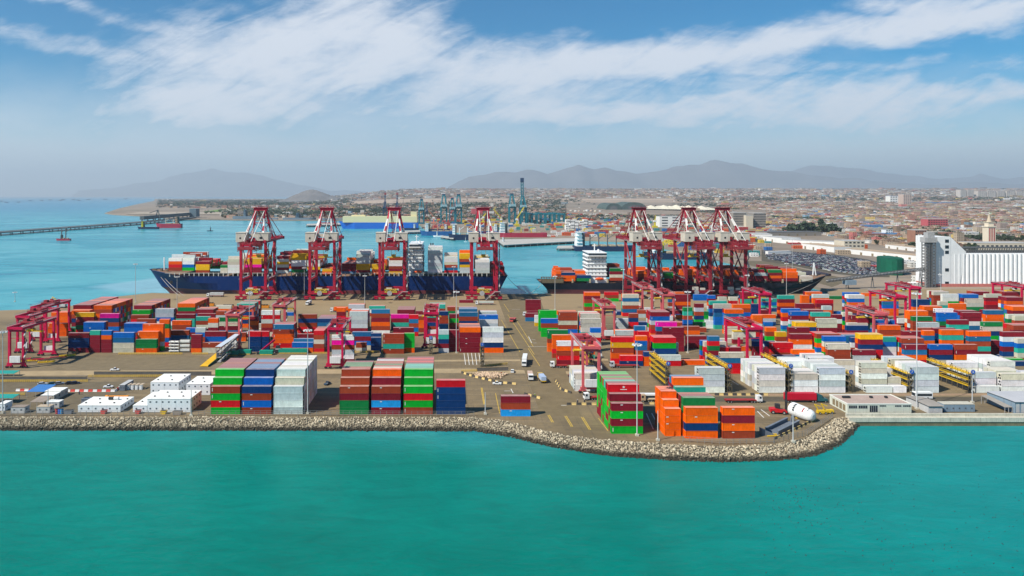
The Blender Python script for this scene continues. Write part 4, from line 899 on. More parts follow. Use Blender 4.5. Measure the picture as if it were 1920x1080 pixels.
for args in [(316, 342, 484, 'WORK', 'WWOMK'), (341, 364, 484, 'WWBG', 'WWLK'), (367, 392.5, 490, 'MYYK', 'MKRG'), (413, 427, 497, 'DCC', 'CDM'), (426.5, 456.5, 486, 'CCWWW', 'WWWC'), (458, 490, 485, 'YYPMM', 'MYOY'), (519, 541, 480, 'MWYWMW', 'MWMO'), (546, 574, 476, 'YYWWMD', 'YYWK'), (576, 600, 488, 'LWYM', 'LWK'), (604, 622, 504, 'YO', 'MOK'),
             (640, 667, 494, 'MMMS', 'OMMK'), (668, 694, 477, 'LLLYYM', 'WWW'), (697, 722, 495, 'YYKO', 'YKMO'), (729, 754, 489, 'WWKMY', 'CWK'), (802, 829, 470, 'LLLLLLW', 'W'), (833, 858, 481, 'WWCKSR', 'WWC'), (862, 887, 475, 'YYKNYLL', 'YYO'), (891, 918, 487, 'WLLLL', 'WC'), (922, 946, 500, 'MRMK', 'MR')]:
    ship_boxes(args[0], args[1], 0, 16, args[2], args[3], D1 + 1.2, 19.0, pal=args[4])
D2 = 646.0
s2 = thing('container_ship', 'black hulled container ship with a white deckhouse near its stern', 'ship', (XW(1013, D2), D2, 0)); L2 = XW(1553, D2 + 16) - XW(1013, D2)
up, lo, dk_ = hull_mesh(L2, 32, 9.5, True, 6.5)
up.build('hull', mat('ship_hull_black', (.010, .014, .024), .45, .2, .05, streak=.1), s2); lo.build('hull_bottom', anti, s2); dk_.build('deck', deckp, s2)
lx = lambda px: XW(px, D2 + 4) - s2.location.x
superstructure(s2, lx(1101), lx(1138), 4, 28, 9, 34.5, 0, 7)
rl = MB(); rl.box(1, 22, .4, .8, 9, 13)
for k in range(9): rl.box(1 + 2.4 * k, 1.7 + 2.4 * k, .3, 1.6, 9, 15.2); rl.cbox(3 + 2.2 * k, 8 + (k * 5) % 14, 9, 1.6, 2, 2.2)
rl.box(.5, 23, .2, .6, 14.6, 15.3); rl.build('stern_deck_gear', mat('deck_machinery_brown', (.16, .13, .08), .7, .3, 2), s2)
rl = MB()
for k in range(14): x = 30 + 16.6 * k; rl.box(x, x + 1.4, .5, 1.8, 8.6, 13)
rl.build('hatch_support', mat('tan_hatch_steel', (.42, .34, .22), .7, .3, 1), s2)
rl = MB(); q = L2 - 14; rl.beam((q - 1.5, 15, 15), (q, 16, 27), .7); rl.beam((q + 1.5, 15, 15), (q, 16, 27), .7); rl.beam((q, 18, 15), (q, 16, 27), .7); rl.beam((q - 1.2, 16, 20), (q + 1.2, 16, 20), .4); rl.build('foremast', swhite, s2)
for args in [(1043, 1052, 508, 'OKO', 'O'), (1052, 1078.5, 511, 'NOO', 'OKO'), (1082, 1108, 516, 'ND', 'OOK'), (1144, 1168, 503, 'DMCK', 'NKM'), (1190, 1216, 508, 'OKM', 'OOM'), (1218, 1243, 507, 'OWKM', 'OOW'), (1246, 1271, 512, 'GDM', 'GKO'), (1275, 1300, 505, 'OOKM', 'OKM'), (1303, 1328, 510, 'OMK', 'OO'), (1331, 1356, 508, 'KOM', 'KMO'),
             (1360, 1385, 506, 'OOM', 'OK'), (1388, 1413, 509, 'KMM', 'MK'), (1416, 1440, 512, 'LMM', 'KLM'), (1442, 1466, 506, 'DMOM', 'GKM'), (1468, 1496, 510, 'OOM', 'KMO'), (1500, 1524, 518, 'CC', 'CC')]:
    ship_boxes(args[0], args[1], 0, 12, args[2], args[3], D2 + 1.2, 11, pal=args[4])
tag(fb.build('stacked_containers', cm_a), 'shipping containers stacked in the rear rows of the yard and on the ship decks', kind='stuff')
# mooring lines
ropem = mat('pale_mooring_rope', (.45, .40, .34), .8, .1)
def rope(a, b, sag, label, r=.16):
    m = MB(); n = 10; a, b = Vector(a), Vector(b); pr = None
    for k in range(n + 1):
        t = k / n; p = a.lerp(b, t) - Vector((0, 0, 4 * sag * t * (1 - t)))
        if pr is not None: m.tube(pr, p, r, n=5, caps=False)
        pr = p
    return tag(m.build('mooring_line', ropem), label, 'rope', 'mooring lines of the two container ships')
x, y, z = s1.location; rope((x + 12, y + 16, 15.5), G(338, 556, .4), 1.5, 'mooring line from the blue bow to the quay, the longer of two'); rope((x + 18, y + 12, 14), G(346, 555.5, .4), 1.2, 'mooring line from the blue bow to the quay, the shorter of two'); rope((x + L1, y + 10, 14), G(1000, 553, .4), 3, 'slack stern line between the two container ships')
x, y, z = s2.location; rope((x + L2 - 6, y + 12, 13), G(1472, 553.5, .4), 1.0, 'mooring line from the black bow down to the quay'); rope((x + 4, y + 6, 10), G(985, 553.5, .4), 2, 'mooring line from the black stern to the quay')
# ---------------------------------------------------------------- lamp masts
mastm = mat('pale_mast_steel', (.47, .47, .46), .5, .1, 1)
mast_meshes = {}
def lamp_mast(px, base, top, label, head=True, dark=False):
    x, y, _ = G(px, base); h = ZW(top, y); r = thing('lamp_mast', label, 'lamp mast', (x, y, 0), 0, 'lamp masts of the terminal')
    b = MB(); b.tube((0, 0, 0), (0, 0, h), .24, .13, n=8); b.build('pole', mastm if not dark else MATS['galvanised_steel'], r)
    b = MB(); b.box(-.6, .6, -.6, .6, 0, .7); b.build('footing', MATS['quay_concrete'], r)
    if head:
        b = MB(); b.tube((0, 0, h), (0, 0, h + .25), 1.0, n=10); b.tube((0, 0, h + .25), (0, 0, h + 1.1), .1, n=5); hd = b.build('lamp_ring', MATS['galvanised_steel'], r)
        for k in range(8):
            a = k * math.pi / 4; l = MB(); l.cbox(1.5 * math.cos(a), 1.5 * math.sin(a), h - .35, .75, .6, .45, a); l.build('floodlight', wcab, hd)
    return r
for px, b, t, l, hd in [(5, 775, 622, 'lamp mast at the seaward edge beside the teal canopy', 1), (577, 776, 619, 'slim lamp mast standing at the right corner of the white front stack', 1), (467.7, 662, 549, 'lamp mast behind the green-topped front stack by the navy containers', 1), (855.7, 662, 547, 'lamp mast in front of the maroon stack beside the orange-topped stack', 1),
                     (850.8, 558, 500, 'thin lamp mast on the quay between the last two cranes of the blue ship', 1), (684, 572, 517, 'lamp mast on the quay between the second and third cranes of the blue ship', 1), (570.5, 562, 502, 'lamp mast on the quay between the first two cranes of the blue ship', 1), (332, 585, 519, 'lamp mast below the bow of the blue ship', 1),
                     (254, 567, 495, 'lamp mast alone on the yard corner against the water', 1), (1040.6, 581, 518, 'lamp mast at the stern of the black ship', 1), (1168, 556, 505, 'lamp mast at the foot of the deckhouse of the black ship', 1), (1289.6, 662, 547, 'lamp mast in front of the tall maroon stack in the east block', 1), (1401, 584, 516, 'lamp mast beside the bright red crane under the black ship bow', 1),
                     (1474.6, 556, 494, 'lamp mast at the bow mooring line of the black ship', 1), (1485.5, 512, 450, 'lamp mast at the edge of the car lot', 1), (1194.5, 817, 646, 'tall lamp mast in front of the red and green corner stack', 1), (1233.5, 826, 770, 'short lamp post on the tarmac by the orange stacks', 0), (1487, 829, 776, 'short lamp post by the grey steel troughs', 0),
                     (910, 777, 736, 'short lamp post beside the navy wall of containers', 0), (1719, 767, 550, 'tallest lamp mast rising beside the beige canteen building', 1), (1764, 577, 515, 'lamp mast in front of the white silo row', 1), (1823, 755, 704, 'lamp mast near the white minibus and the sheds', 0), (90, 774, 729, 'dark slim pole between the small white cabins', 0), (28, 566, 548, 'lamp mast at the water edge behind the yard crane cluster', 1), (358.5, 780, 731, 'slim pole at the corner of the two storey white cabins', 0)]:
    lamp_mast(px, b, t, l, hd)

# ---------------------------------------------------------------- vehicles
def tyre(parent, x, y, r=.5, w=.35):
    b = MB(); b.tube((x, y - w / 2, r), (x, y + w / 2, r), r, n=12); t = b.build('wheel', blk, parent); b = MB(); b.tube((x, y - w / 2 - .01, r), (x, y + w / 2 + .01, r), r * .5, n=8); b.build('rim', MATS['galvanised_steel'], t)
def paint(n, c): return mat('vehicle_paint_' + n, c, .35, .06, 1)
def car(label, body, name='parked_car', group=None, pickup=False):
    r = thing(name, label, 'car', group=group); b = MB()
    b.prism([(-2.1, .35), (2.1, .35), (2.15, .75), (1.2, .92), (-1.2, .95), (-2.1, .9)], -.85, .85); b.build('body', body, r)
    b = MB(); p = [(-1.75, .93), (1.05, .93), (.35, 1.45), (-1.35, 1.45)] if not pickup else [(-.5, .93), (1.05, .93), (.45, 1.55), (-.3, 1.55)]
    b.prism(p, -.74, .74); b.build('window', glass, r); b = MB()
    b.box(min(q[0] for q in p[2:]) - .03, p[2][0] + .03, -.72, .72, p[2][1], p[2][1] + .05); b.build('roof', body, r)
    for x in (-1.3, 1.35):
        for y in (-.8, .8): tyre(r, x, y, .33, .22)
    return r
def truck(label, cabm, load=None, name='truck', L=12.2, chassis=None, cab_long=False, loadm=None, group=None, flat=True):
    """semi-trailer truck, front at +x"""
    r = thing(name, label, 'truck', group=group); ch = chassis or mat('dark_red_trailer', (.30, .03, .03), .6, .2, 1)
    b = MB(); x0 = L / 2 + .6
    if cab_long: b.prism([(x0, .8), (x0 + 4.4, .8), (x0 + 4.4, 1.7), (x0 + 2.6, 2.1), (x0 + 1.9, 3.4), (x0 + .5, 3.9), (x0, 3.9)], -1.2, 1.2)
    else: b.prism([(x0 + .3, .8), (x0 + 2.5, .8), (x0 + 2.55, 1.9), (x0 + 2.3, 3.2), (x0 + .3, 3.3)], -1.2, 1.2)
    cb = b.build('cab', cabm, r); b = MB()
    if cab_long: b.prism([(x0 + 1.95, 2.25), (x0 + 2.62, 2.25), (x0 + 2.0, 3.3)], -1.22, 1.22)
    else: b.box(x0 + 2.2, x0 + 2.58, -1.05, 1.05, 2.0, 2.95); b.box(x0 + 1.2, x0 + 2.1, -1.23, 1.23, 2.0, 2.9)
    b.build('windscreen', glass, cb)
    b = MB(); b.box(-L / 2, x0 + (4 if cab_long else 2.2), -.45, .45, .85, 1.2)
    if flat: b.box(-L / 2, L / 2, -1.2, 1.2, 1.2, 1.42)
    for k in range(5): b.box(-L / 2 + k * L / 4.2, -L / 2 + .3 + k * L / 4.2, -1.2, 1.2, 1.0, 1.25)
    b.build('trailer_chassis', ch, r)
    for x in (-L / 2 + 1, -L / 2 + 2.3, L / 2 - 1.6, L / 2 - .4, x0 + (3.4 if cab_long else 1.5)):
        for y in (-1.0, 1.0): tyre(r, x, y, .5, .4)
    if load:
        b = MB(); b.box(-L / 2, L / 2, -1.22, 1.22, 1.45, 1.45 + load)
        if load > 2.2:
            n = int(L / .8)
            for k in range(n): b.box(-L / 2 + .1 + .8 * k, -L / 2 + .45 + .8 * k, -1.26, 1.26, 1.6, 1.3 + load)
        b.build('load', loadm, r)
    return r
def put(o, px, py, rz=0.0): o.location = G(px, py); o.rotation_euler = (0, 0, math.radians(rz)); return o
wv, dkt = paint('white', (.72, .72, .70)), paint('teal', (.02, .10, .12))
put(truck('white truck driving towards the sea with a white box trailer', wv, 2.6, loadm=wv), 984, 681, -99)
put(truck('small white truck with a rust red cargo box on the main road', wv, 1.6, L=6, loadm=mat('pale_tarpaulin', (.50, .36, .28), .8, .2, 1)), 994, 709, -93)
put(truck('truck with an open yellow body carrying light blue sheets on the main road', paint('yellow', (.55, .36, .10)), 1.9, L=6.5, loadm=mat('pale_blue_sheeting', (.36, .45, .60), .6, .1, 1), chassis=yel), 1017, 716, 95)
put(truck('pink red terminal tractor parked on the far road', paint('coral', (.55, .08, .07)), .6, L=7, loadm=paint('coral', (.55, .08, .07))), 963, 602, -110)
put(truck('white truck with a maroon container near the quay road', wv, 2.6, loadm=paint('maroon', PAL['M'][0]), name='truck'), 1003, 593, 180)
put(truck('white tractor unit waiting at the orange stack by the road', wv, None, L=6), 1053, 689, 180)
put(truck('white tractor unit beside the green corner stack', wv, None, L=5), 1117, 749, 190)
put(truck('silver truck carrying a red and navy container pair on a red trailer', paint('silver', (.45, .47, .50)), None), 1176, 689, 180)
put(truck('white truck with a rust red container between the reefer racks', wv, 2.4, L=7, loadm=paint('rust', PAL['K'][0])), 1378, 690, 180)
put(truck('white terminal truck pulling an empty red skeletal trailer', wv, None, L=13), 1387, 754.5, 0)
put(truck('dark teal long-nosed truck hauling a bright red trailer', dkt, 2.75, L=13.6, cab_long=True, loadm=paint('bright_red', (.52, .008, .03))), 1500, 754, 0)
put(truck('truck with a grey box trailer on the quay by the blue ship', wv, 2.5, loadm=mat('grey_box_trailer', (.50, .50, .48), .6, .1, 1)), 407, 556.5, 180)
put(truck('truck with a pale flat container on the quay behind the maroon box', wv, 1.6, loadm=mat('pale_green_load', (.50, .52, .45), .6, .1, 1)), 912, 571.5, 180)
put(truck('white truck on the quay near the dark green stack', wv, 2.0, L=5, loadm=wv), 580, 571, -100)
put(truck('white truck pulling an orange container behind the white stack', wv, 2.6, loadm=paint('orange', PAL['O'][0])), 641, 585, 180)
put(truck('white truck under the yard crane beside rust red containers', wv, None, L=8), 1140, 638, 180)
put(truck('flatbed trailer truck parked beside the white bus', paint('tan', (.45, .32, .20)), None, L=7, chassis=mat('tan_flatbed', (.45, .32, .20), .7, .2, 1)), 1228, 753, 180)
def bus(label, L=11.5):
    r = thing('bus', label, 'bus'); b = MB(); b.prism([(-L / 2, .45), (L / 2 - .1, .45), (L / 2, 1.4), (L / 2 - .25, 3.0), (L / 2 - .5, 3.15), (-L / 2, 3.15)], -1.25, 1.25); b.build('body', wv, r)
    b = MB(); b.box(-L / 2 + .4, L / 2 - .9, -1.28, 1.28, 1.55, 2.55); b.box(L / 2 - .3, L / 2 + .02, -1.1, 1.1, 1.5, 2.8); b.build('window_band', glass, r)
    for x in (-L / 2 + 2.2, L / 2 - 2.2):
        for y in (-1.1, 1.1): tyre(r, x, y, .5, .3)
    return r
put(bus('white coach with a black window band behind the red and green corner stack'), 1214, 751, 0); put(bus('white minibus driving past the white reefer stacks', 8.0), 1729, 747.5, 180)
cars = [(79.5, 722, 'silver', (.40, .41, .42), 'silver car leftmost in the row of five parked cars', 25), (99, 721.5, 'teal_dark', (.02, .09, .11), 'dark teal car in the row of five parked cars', 25), (111, 721, 'greyblue', (.22, .25, .30), 'grey blue car in the middle of the parked row', 25), (131, 720.5, 'black', (.02, .022, .03), 'black car fourth in the parked row', 25), (141, 720, 'navy', (.03, .035, .07), 'dark navy car at the end of the parked row', 25)]
for px, py, n, c, l, rz in cars: put(car(l, paint(n, c)), px, py, rz)
put(car('white pickup parked beside the red and white barriers', wv, 'pickup_truck', pickup=True), 203, 727, 8); put(car('white pickup on the lane above the dark wall', wv, 'pickup_truck', pickup=True), 215, 695, 8); put(car('white pickup with a lit bar beside the barrier triangle', wv, 'pickup_truck', pickup=True), 932, 721, 172)
put(car('dark blue pickup in the shade of the white front stack', paint('blueblack', (.03, .06, .10)), 'pickup_truck', pickup=True), 614, 721, 70); put(car('white van beside the rubble pile', wv, 'van'), 961, 698, 80)
# reach stacker
rs = thing('reach_stacker', 'red container handler with a tall dark mast beside the red trailer', 'reach stacker', G(1459, 775)); redp = paint('handler_red', (.50, .015, .02))
b = MB(); b.prism([(-3.4, .8), (3.2, .8), (3.2, 1.5), (.5, 2.0), (-1, 2.3), (-3.4, 2.1)], -1.5, 1.5); b.build('body', redp, rs)
b = MB(); b.box(-1.2, .6, -.9, .9, 2.3, 4.0); b.build('cab', dkm, rs); b = MB(); b.box(2.9, 3.3, -1.1, -.7, .6, 9.5); b.box(2.9, 3.3, .7, 1.1, .6, 9.5); b.box(2.85, 3.4, -1.2, 1.2, 5, 5.5); b.box(2.85, 3.4, -1.2, 1.2, 9, 9.5); b.build('mast', dkm, rs)
b = MB(); b.box(3.4, 6.0, -1.0, -.6, .7, .9); b.box(3.4, 6.0, .6, 1.0, .7, .9); b.build('fork', dkm, rs)
for x in (-2.3, 2.0):
    for y in (-1.4, 1.4): tyre(rs, x, y, .75, .5)
rs.rotation_euler = (0, 0, math.radians(-12))
# white tapered tunnel section with portholes
tz = thing('ship_loader_tube', 'large white tapered tube section with a rounded glazed nose on yellow stands', 'tube', (0, 0, 0))
pa, pb = Vector(G(1486, 766, 3.0)), Vector(G(1526, 782, 2.4)); d = (pb - pa); prof = [(-.06, 2.2), (0, 2.75), (.1, 2.8), (.45, 2.75), (.7, 2.6), (.88, 2.3), (.97, 1.6), (1.0, .9)]
b = MB()
for (t0, r0), (t1, r1) in zip(prof, prof[1:]): b.tube(pa + d * t0, pa + d * t1, r0, r1, n=20, caps=(t1 == 1.0 or t0 < 0))
b.build('shell', wcab, tz, smooth=False)
ax = d.normalized(); up_ = Vector((0, 0, 1)); sd = ax.cross(up_).normalized()
def patch_on(t0, t1, a0, a1, dr=.06):
    rad = lambda t: np.interp(t, [p[0] for p in prof], [p[1] for p in prof]) + dr
    m = MB(); N = 5
    for i in range(N):
        q = []
        for t, a in ((t0, a0 + (a1 - a0) * i / N), (t1, a0 + (a1 - a0) * i / N), (t1, a0 + (a1 - a0) * (i + 1) / N), (t0, a0 + (a1 - a0) * (i + 1) / N)):
            q.append(pa + d * t + (sd * math.sin(a) + up_ * math.cos(a)) * rad(t))
        m.face(q); m.face(q[::-1])
    return m
for k in range(4): patch_on(.20, .29, .25 + k * .32, .50 + k * .32).build('window', glass, tz)
patch_on(.80, .93, .2, .65).build('nose_window', glass, tz); patch_on(.80, .93, -.9, -.45).build('nose_window', glass, tz); patch_on(.62, .67, .35, 1.15).build('red_marking', paint('coral', (.55, .08, .07)), tz); patch_on(.74, .79, -.3, .1).build('grille', dkm, tz)
for px, py in ((1497, 784), (1521, 789)):
    p = G(px, py); b = MB()
    for dx in (-.9, .9): b.beam((p[0] + dx, p[1], 0), (p[0], p[1], 2.2), .35)
    b.box(p[0] - 1, p[0] + 1, p[1] - .6, p[1] + .6, 0, .3); b.box(p[0] - .5, p[0] + .5, p[1] - .5, p[1] + .5, 1.6, 2.4); b.build('stand', yel, tz)
# grey steel troughs
gs = mat('grey_blue_steel', (.15, .17, .20), .5, .25, 1)
def trough(a, c, w, label):
    A, C_ = Vector(G(*a)), Vector(G(*c)); r = thing('steel_trough', label, 'steel section', tuple(A)); dd = C_ - A; L = dd.length; r.rotation_euler = (0, 0, math.atan2(dd.y, dd.x))
    for y in (-w / 2, w / 2): b = MB(); b.box(0, L, y - .2, y + .2, 0, 1.7); b.box(0, L, y - .45, y + .45, 1.5, 1.75); b.build('side_plate', gs, r)
    b = MB(); b.box(0, L, -w / 2 + .2, w / 2 - .2, .1, .3)
    b.build('bottom_plate', gs, r)
    b = MB(); b.box(.1, .5, -w / 2 + .2, w / 2 - .2, .3, 1.3); b.build('end_plate', gs, r)
trough((1447, 813), (1487, 793), 4.6, 'large grey steel trough lying open beside the orange end stack')
b = MB(); p = G(1486, 791); b.prism([(p[0] - .8, 0), (p[0] + .9, 0), (p[0] + .5, 2.4), (p[0] - .2, 2.6)], p[1], p[1] + .5); tag(b.build('steel_plate', gs), 'upright grey steel plate at the end of the trough', 'steel plate')
bp_ = thing('forklift_spreader', 'dark frame with yellow arms lying by the orange end stack', 'attachment', G(1436, 815)); b = MB(); b.prism([(-2, 0), (3.5, 0), (1.2, 1.2), (-2, 2.6)], -1, 1.2); b.build('frame', gs, bp_)
for k in (-.8, .8): b = MB(); b.beam((-.5, -1.4 + k, .3), (3.8, -1.6 + k, .5), .35); b.build('arm', yel, bp_)
# ---------------------------------------------------------------- reefer racks
def rack(label, levels=4, depth=24.0):
    r = thing('reefer_rack', label, 'steel rack'); fr = mat('rack_dark_steel', (.13, .11, .07), .6, .3, 1.5)
    b = MB(); n = 9
    for k in range(n):
        y = depth * k / (n - 1)
        for x in (-.9, .9): b.beam((x, y, 0), (x, y, levels * 2.85 + 1), .2)
        for l in range(1, levels + 1): b.beam((-.9, y, l * 2.85), (.9, y, l * 2.85), .18)
    b.build('frame', fr, r)
    for l in range(1, levels + 1):
        b = MB(); z = l * 2.85 - .2; b.box(-.95, .95, 0, depth, z, z + .12)
        for x in (-.98, .98):
            b.beam((x, 0, z + 1.1), (x, depth, z + 1.1), .14); b.beam((x, 0, z + .55), (x, depth, z + .55), .12); b.box(x - .03, x + .03, 0, depth, z, z + .3)
        if l < levels: b.beam((-.96, depth, z), (-.96, depth * .45, z + 2.85), .2)
        b.build('walkway', yel, r)
    for l in range(levels): b = MB(); b.box(-.3, .3, .3, depth - .3, l * 2.85 + .5, l * 2.85 + 1.5); b.build('socket_panel', dkm, r)
    b = MB()
    for l in range(levels):
        z = l * 2.85; b.beam((-.8 if l % 2 else .8, -1.0, z), (.8 if l % 2 else -.8, -1.0, z + 2.85), .7, .15); b.box(-1, 1, -1.5, 0, z + 2.75, z + 2.87)
    for x in (-1, 1): b.beam((x, -1.5, 0), (x, -1.5, levels * 2.85 + .9), .16)
    b.build('stair_tower', fr, r); return r
signb = mat('blue_number_sign', (.015, .10, .42), .5, .08)
def number(r, txt, z):
    b = MB(); b.tube((0, -1.75, z), (0, -1.6, z), 1.0, n=16); s = b.build('number_sign', signb, r)
    cu = bpy.data.curves.new('number_lettering', 'FONT'); cu.body = txt; cu.size = 1.5; cu.align_x = 'CENTER'; cu.align_y = 'CENTER'; cu.extrude = .01; cu.materials.append(wcab)
    o = text_mesh('number_lettering', cu); o.parent = s; o.location = (0, -1.77, z); o.rotation_euler = (math.radians(90), 0, 0)
for px, py, l, num, lv, dp in [(1251, 730, 'yellow reefer rack with open sides left of the maroon and navy pair', '9', 4, 26), (1366, 735, 'yellow reefer rack between the grey reefers and the white reefer block', '8', 4, 27), (1479.5, 735, 'yellow reefer rack just behind the mast of the red handler', '7', 4, 27), (1592, 735, 'yellow reefer rack left of the cream reefer pile', '6', 3, 26),
                         (1705.5, 735, 'yellow reefer rack touching the green-edged white reefer row', '7', 3, 28), (1819.5, 735, 'yellow reefer rack standing empty right of the white reefer row', '6', 3, 28), (904, 689, 'yellow reefer rack alone beside the dark shadow bars', '1', 4, 3), (808, 664, 'yellow rack tower under the yard crane', '2', 3, 3), (1109, 702, 'yellow reefer rack behind the green corner stack', '3', 4, 22)]:
    r = put(rack(l, lv, dp), px, py); number(r, num, lv * 2.85 + 1.3)
# ---------------------------------------------------------------- white site cabins, sheds, canopies
cabw = mat('site_cabin_white', (.70, .73, .74), .6, .08, .6, streak=.1); croof = mat('site_cabin_roof', (.78, .77, .72), .6, .1, .5, streak=.25); shade = mat('brown_weathered_roof', (.27, .22, .18), .85, .3, .6)
def cabins(px0, px1, py, depth, h, label, units, storeys=1, doors=True, m=None, rm=None, name='site_cabin'):
    x0, y, _ = G(px0, py); x1 = XW(px1, y); r = thing(name, label, 'cabin', (x0, y, 0)); Wd = x1 - x0; uw = Wd / units; m = m or cabw
    for k in range(units):
        b = MB(); b.box(k * uw + .04, (k + 1) * uw - .04, 0, depth, 0.1, h); b.build('wall', m, r)
        b = MB(); b.box(k * uw, (k + 1) * uw - .02, -.1, depth + .1, h, h + .15); b.build('roof', rm or croof, r)
    wn_ = MB(); ac = MB(); sh = h / storeys
    for s in range(storeys):
        n = max(2, int(Wd / 2.6))
        for k in range(n):
            x = Wd * (k + .5) / n; wn_.box(x - .33, x + .33, -.05, .03, s * sh + 1.25, s * sh + 1.9)
        for k in range(int(depth / 3)): wn_.box(Wd - .07, Wd + .02, 1 + 3 * k, 1.8 + 3 * k, s * sh + 1.2, s * sh + 2.0)
    wn_.build('window', mat('grey_cabin_window', (.10, .12, .14), .2, .2, 2), r)
    for k in range(units * 2): ac.cbox(uw * (k / 2 + .3), depth * (.25 + .45 * (k % 2)), h + .15, .55, .5, .4)
    if doors: ac.build('roof_vent', dkm, r)
    return r
cabins(146, 226, 773, 12.5, 2.8, 'low row of three white site cabins joined side by side', 3)
cabins(276, 357, 773, 13, 5.6, 'two storey block of white site cabins with small square windows', 3, 2)
cabins(249, 275.5, 773, 20, 2.8, 'single storey white cabin built against the two storey block', 1)
cabins(282, 335, 739, 15, 5.4, 'tall white site cabin block behind the two storey block', 2, 2)
cabins(349, 394, 741, 14, 5.0, 'white site cabins next to the green-topped front stack', 2, 2)
greyb = mat('grey_cabin', (.46, .46, .45), .7, .15, 1, streak=.3); tanb = mat('tan_cabin', (.55, .50, .40), .7, .15, 1, streak=.3)
cabins(20, 46.5, 775.5, 3.4, 2.6, 'small white cabin with a blue poster near the seawall', 1, m=greyb, rm=shade, doors=False); cabins(68, 93.5, 775, 3.2, 2.7, 'small grey cabin with orange bins near the seawall', 1, m=greyb, rm=mat('tan_roof', (.45, .36, .26), .8, .2, 1), doors=False)
cabins(76, 101, 753, 7, 2.7, 'tan cabin half in front of a long white one', 1, m=tanb, doors=False); cabins(84, 114, 746, 6, 3.0, 'long white cabin under the red and white barriers', 1, m=tanb, rm=croof, doors=False); cabins(87, 111, 765, 3.5, 2.5, 'low grey cabin with a flat white roof', 1, m=greyb, rm=croof, doors=False)
cabins(-4, 9, 771, 5, 3, 'white roofed cabin at the very edge beside the teal canopy', 1, doors=False); cabins(152, 166, 757, 3, 2.0, 'dark grey tank cabin behind the low white cabins', 1, m=gs, rm=gs, doors=False)
cabins(224, 234, 733, 9, 2.7, 'grey ribbed container office at the end of the barriers', 1, m=gs, rm=greyb, doors=False)
def canopy(px0, px1, py, depth, z0, z1, m, label, posts=True, px0b=None):
    x0, y, _ = G(px0, py); x1 = XW(px1, y); r = thing('canopy', label, 'canopy', (x0, y, 0)); b = MB(); w = x1 - x0
    b.face([(0, 0, z0), (w, 0, z0), (w, depth, z1), (0, depth, z1)]); b.face([(0, depth, z1 - .12), (w, depth, z1 - .12), (w, 0, z0 - .12), (0, 0, z0 - .12)]); b.face([(0, 0, z0 - .12), (w, 0, z0 - .12), (w, 0, z0), (0, 0, z0)]); b.face([(0, depth, z1), (0, depth, z1 - .12), (0, 0, z0 - .12), (0, 0, z0)]); b.face([(w, 0, z0), (w, 0, z0 - .12), (w, depth, z1 - .12), (w, depth, z1)]); b.build('roof', m, r)
    for x in (.1, w / 2, w - .1):
        for yy, z in ((.1, z0), (depth - .1, z1)): b = MB(); b.beam((x, yy, 0), (x, yy, z - .12), .15); b.build('post', MATS['galvanised_steel'], r)
    return r
canopy(50, 84, 745, 9, 2.6, 3.4, mat('blue_tarpaulin', (.05, .17, .42), .7, .12, 1), 'sloping blue canopy over the workers yard'); canopy(-20, 24, 757, 5, 2.5, 2.9, mat('teal_tarpaulin', (.02, .27, .23), .7, .12, 1), 'flat teal canopy by the lamp mast at the seaward edge'); canopy(56, 82, 764, 7, 2.4, 2.9, shade, 'brown sloping roof shed between cabins'); canopy(-20, 26, 708, 5, 2.0, 2.4, MATS['teal_tarpaulin'], 'teal shelter along the dark wall behind the parked cars')
for k in range(4):
    x, y, _ = G(237 + 8 * k, 731); r = thing('portable_toilet', 'white portable toilet with an orange roof in a row beside the container office', 'toilet', (x, y, 0), 0, 'portable toilets'); b = MB(); b.box(0, 1.2, 0, 1.2, 0, 2.2); b.build('wall', cabw, r); b = MB(); b.box(-.1, 1.3, -.1, 3.4, 2.2, 2.35); b.build('roof', mat('tan_roof', (.45, .36, .26), .8, .2, 1), r); b = MB(); b.box(.2, 1.0, -.04, .02, .1, 2.0); b.build('door', wcab, r)
# walls
wallm = mat('dark_stained_wall', (.12, .11, .10), .9, .3, 1, streak=.3)
def wall(a, c, h, th, m, label, name='wall', post=0, gap=None):
    A, C_ = Vector(G(*a)), Vector(G(*c)); dd = C_ - A; L = dd.length; r = thing(name, label, 'wall' if name == 'wall' else 'fence', tuple(A), math.atan2(dd.y, dd.x))
    if name == 'wall':
        b = MB(); b.box(0, L, 0, th, 0, h); b.build('panel', m, r); b = MB(); b.box(0, L, -.08, th + .08, h, h + .15); b.build('coping', lane, r)
    else:
        b = MB(); n = int(L / post)
        for k in range(n + 1): b.box(k * post - .06, k * post + .06, 0, .12, 0, h)
        b.build('post', m, r); b = MB()
        for q in (.35, .65, .98): b.beam((0, .06, h * q), (L, .06, h * q), .09 if name == 'fence' else .16)
        b.build('rail', m, r)
    return r
wall((176, 704), (396, 704), 2.0, .4, wallm, 'dark concrete wall below the lane where the white pickup drives'); wall((-60, 713.5), (162, 713.5), 2.0, .4, wallm, 'dark concrete wall behind the row of parked cars'); wall((894, 696), (953, 695), 1.9, .4, wallm, 'short dark concrete wall above the rubble pile')
yb_ = mat('yellow_barrier_paint', (.62, .40, .06), .7, .3, 1.5)
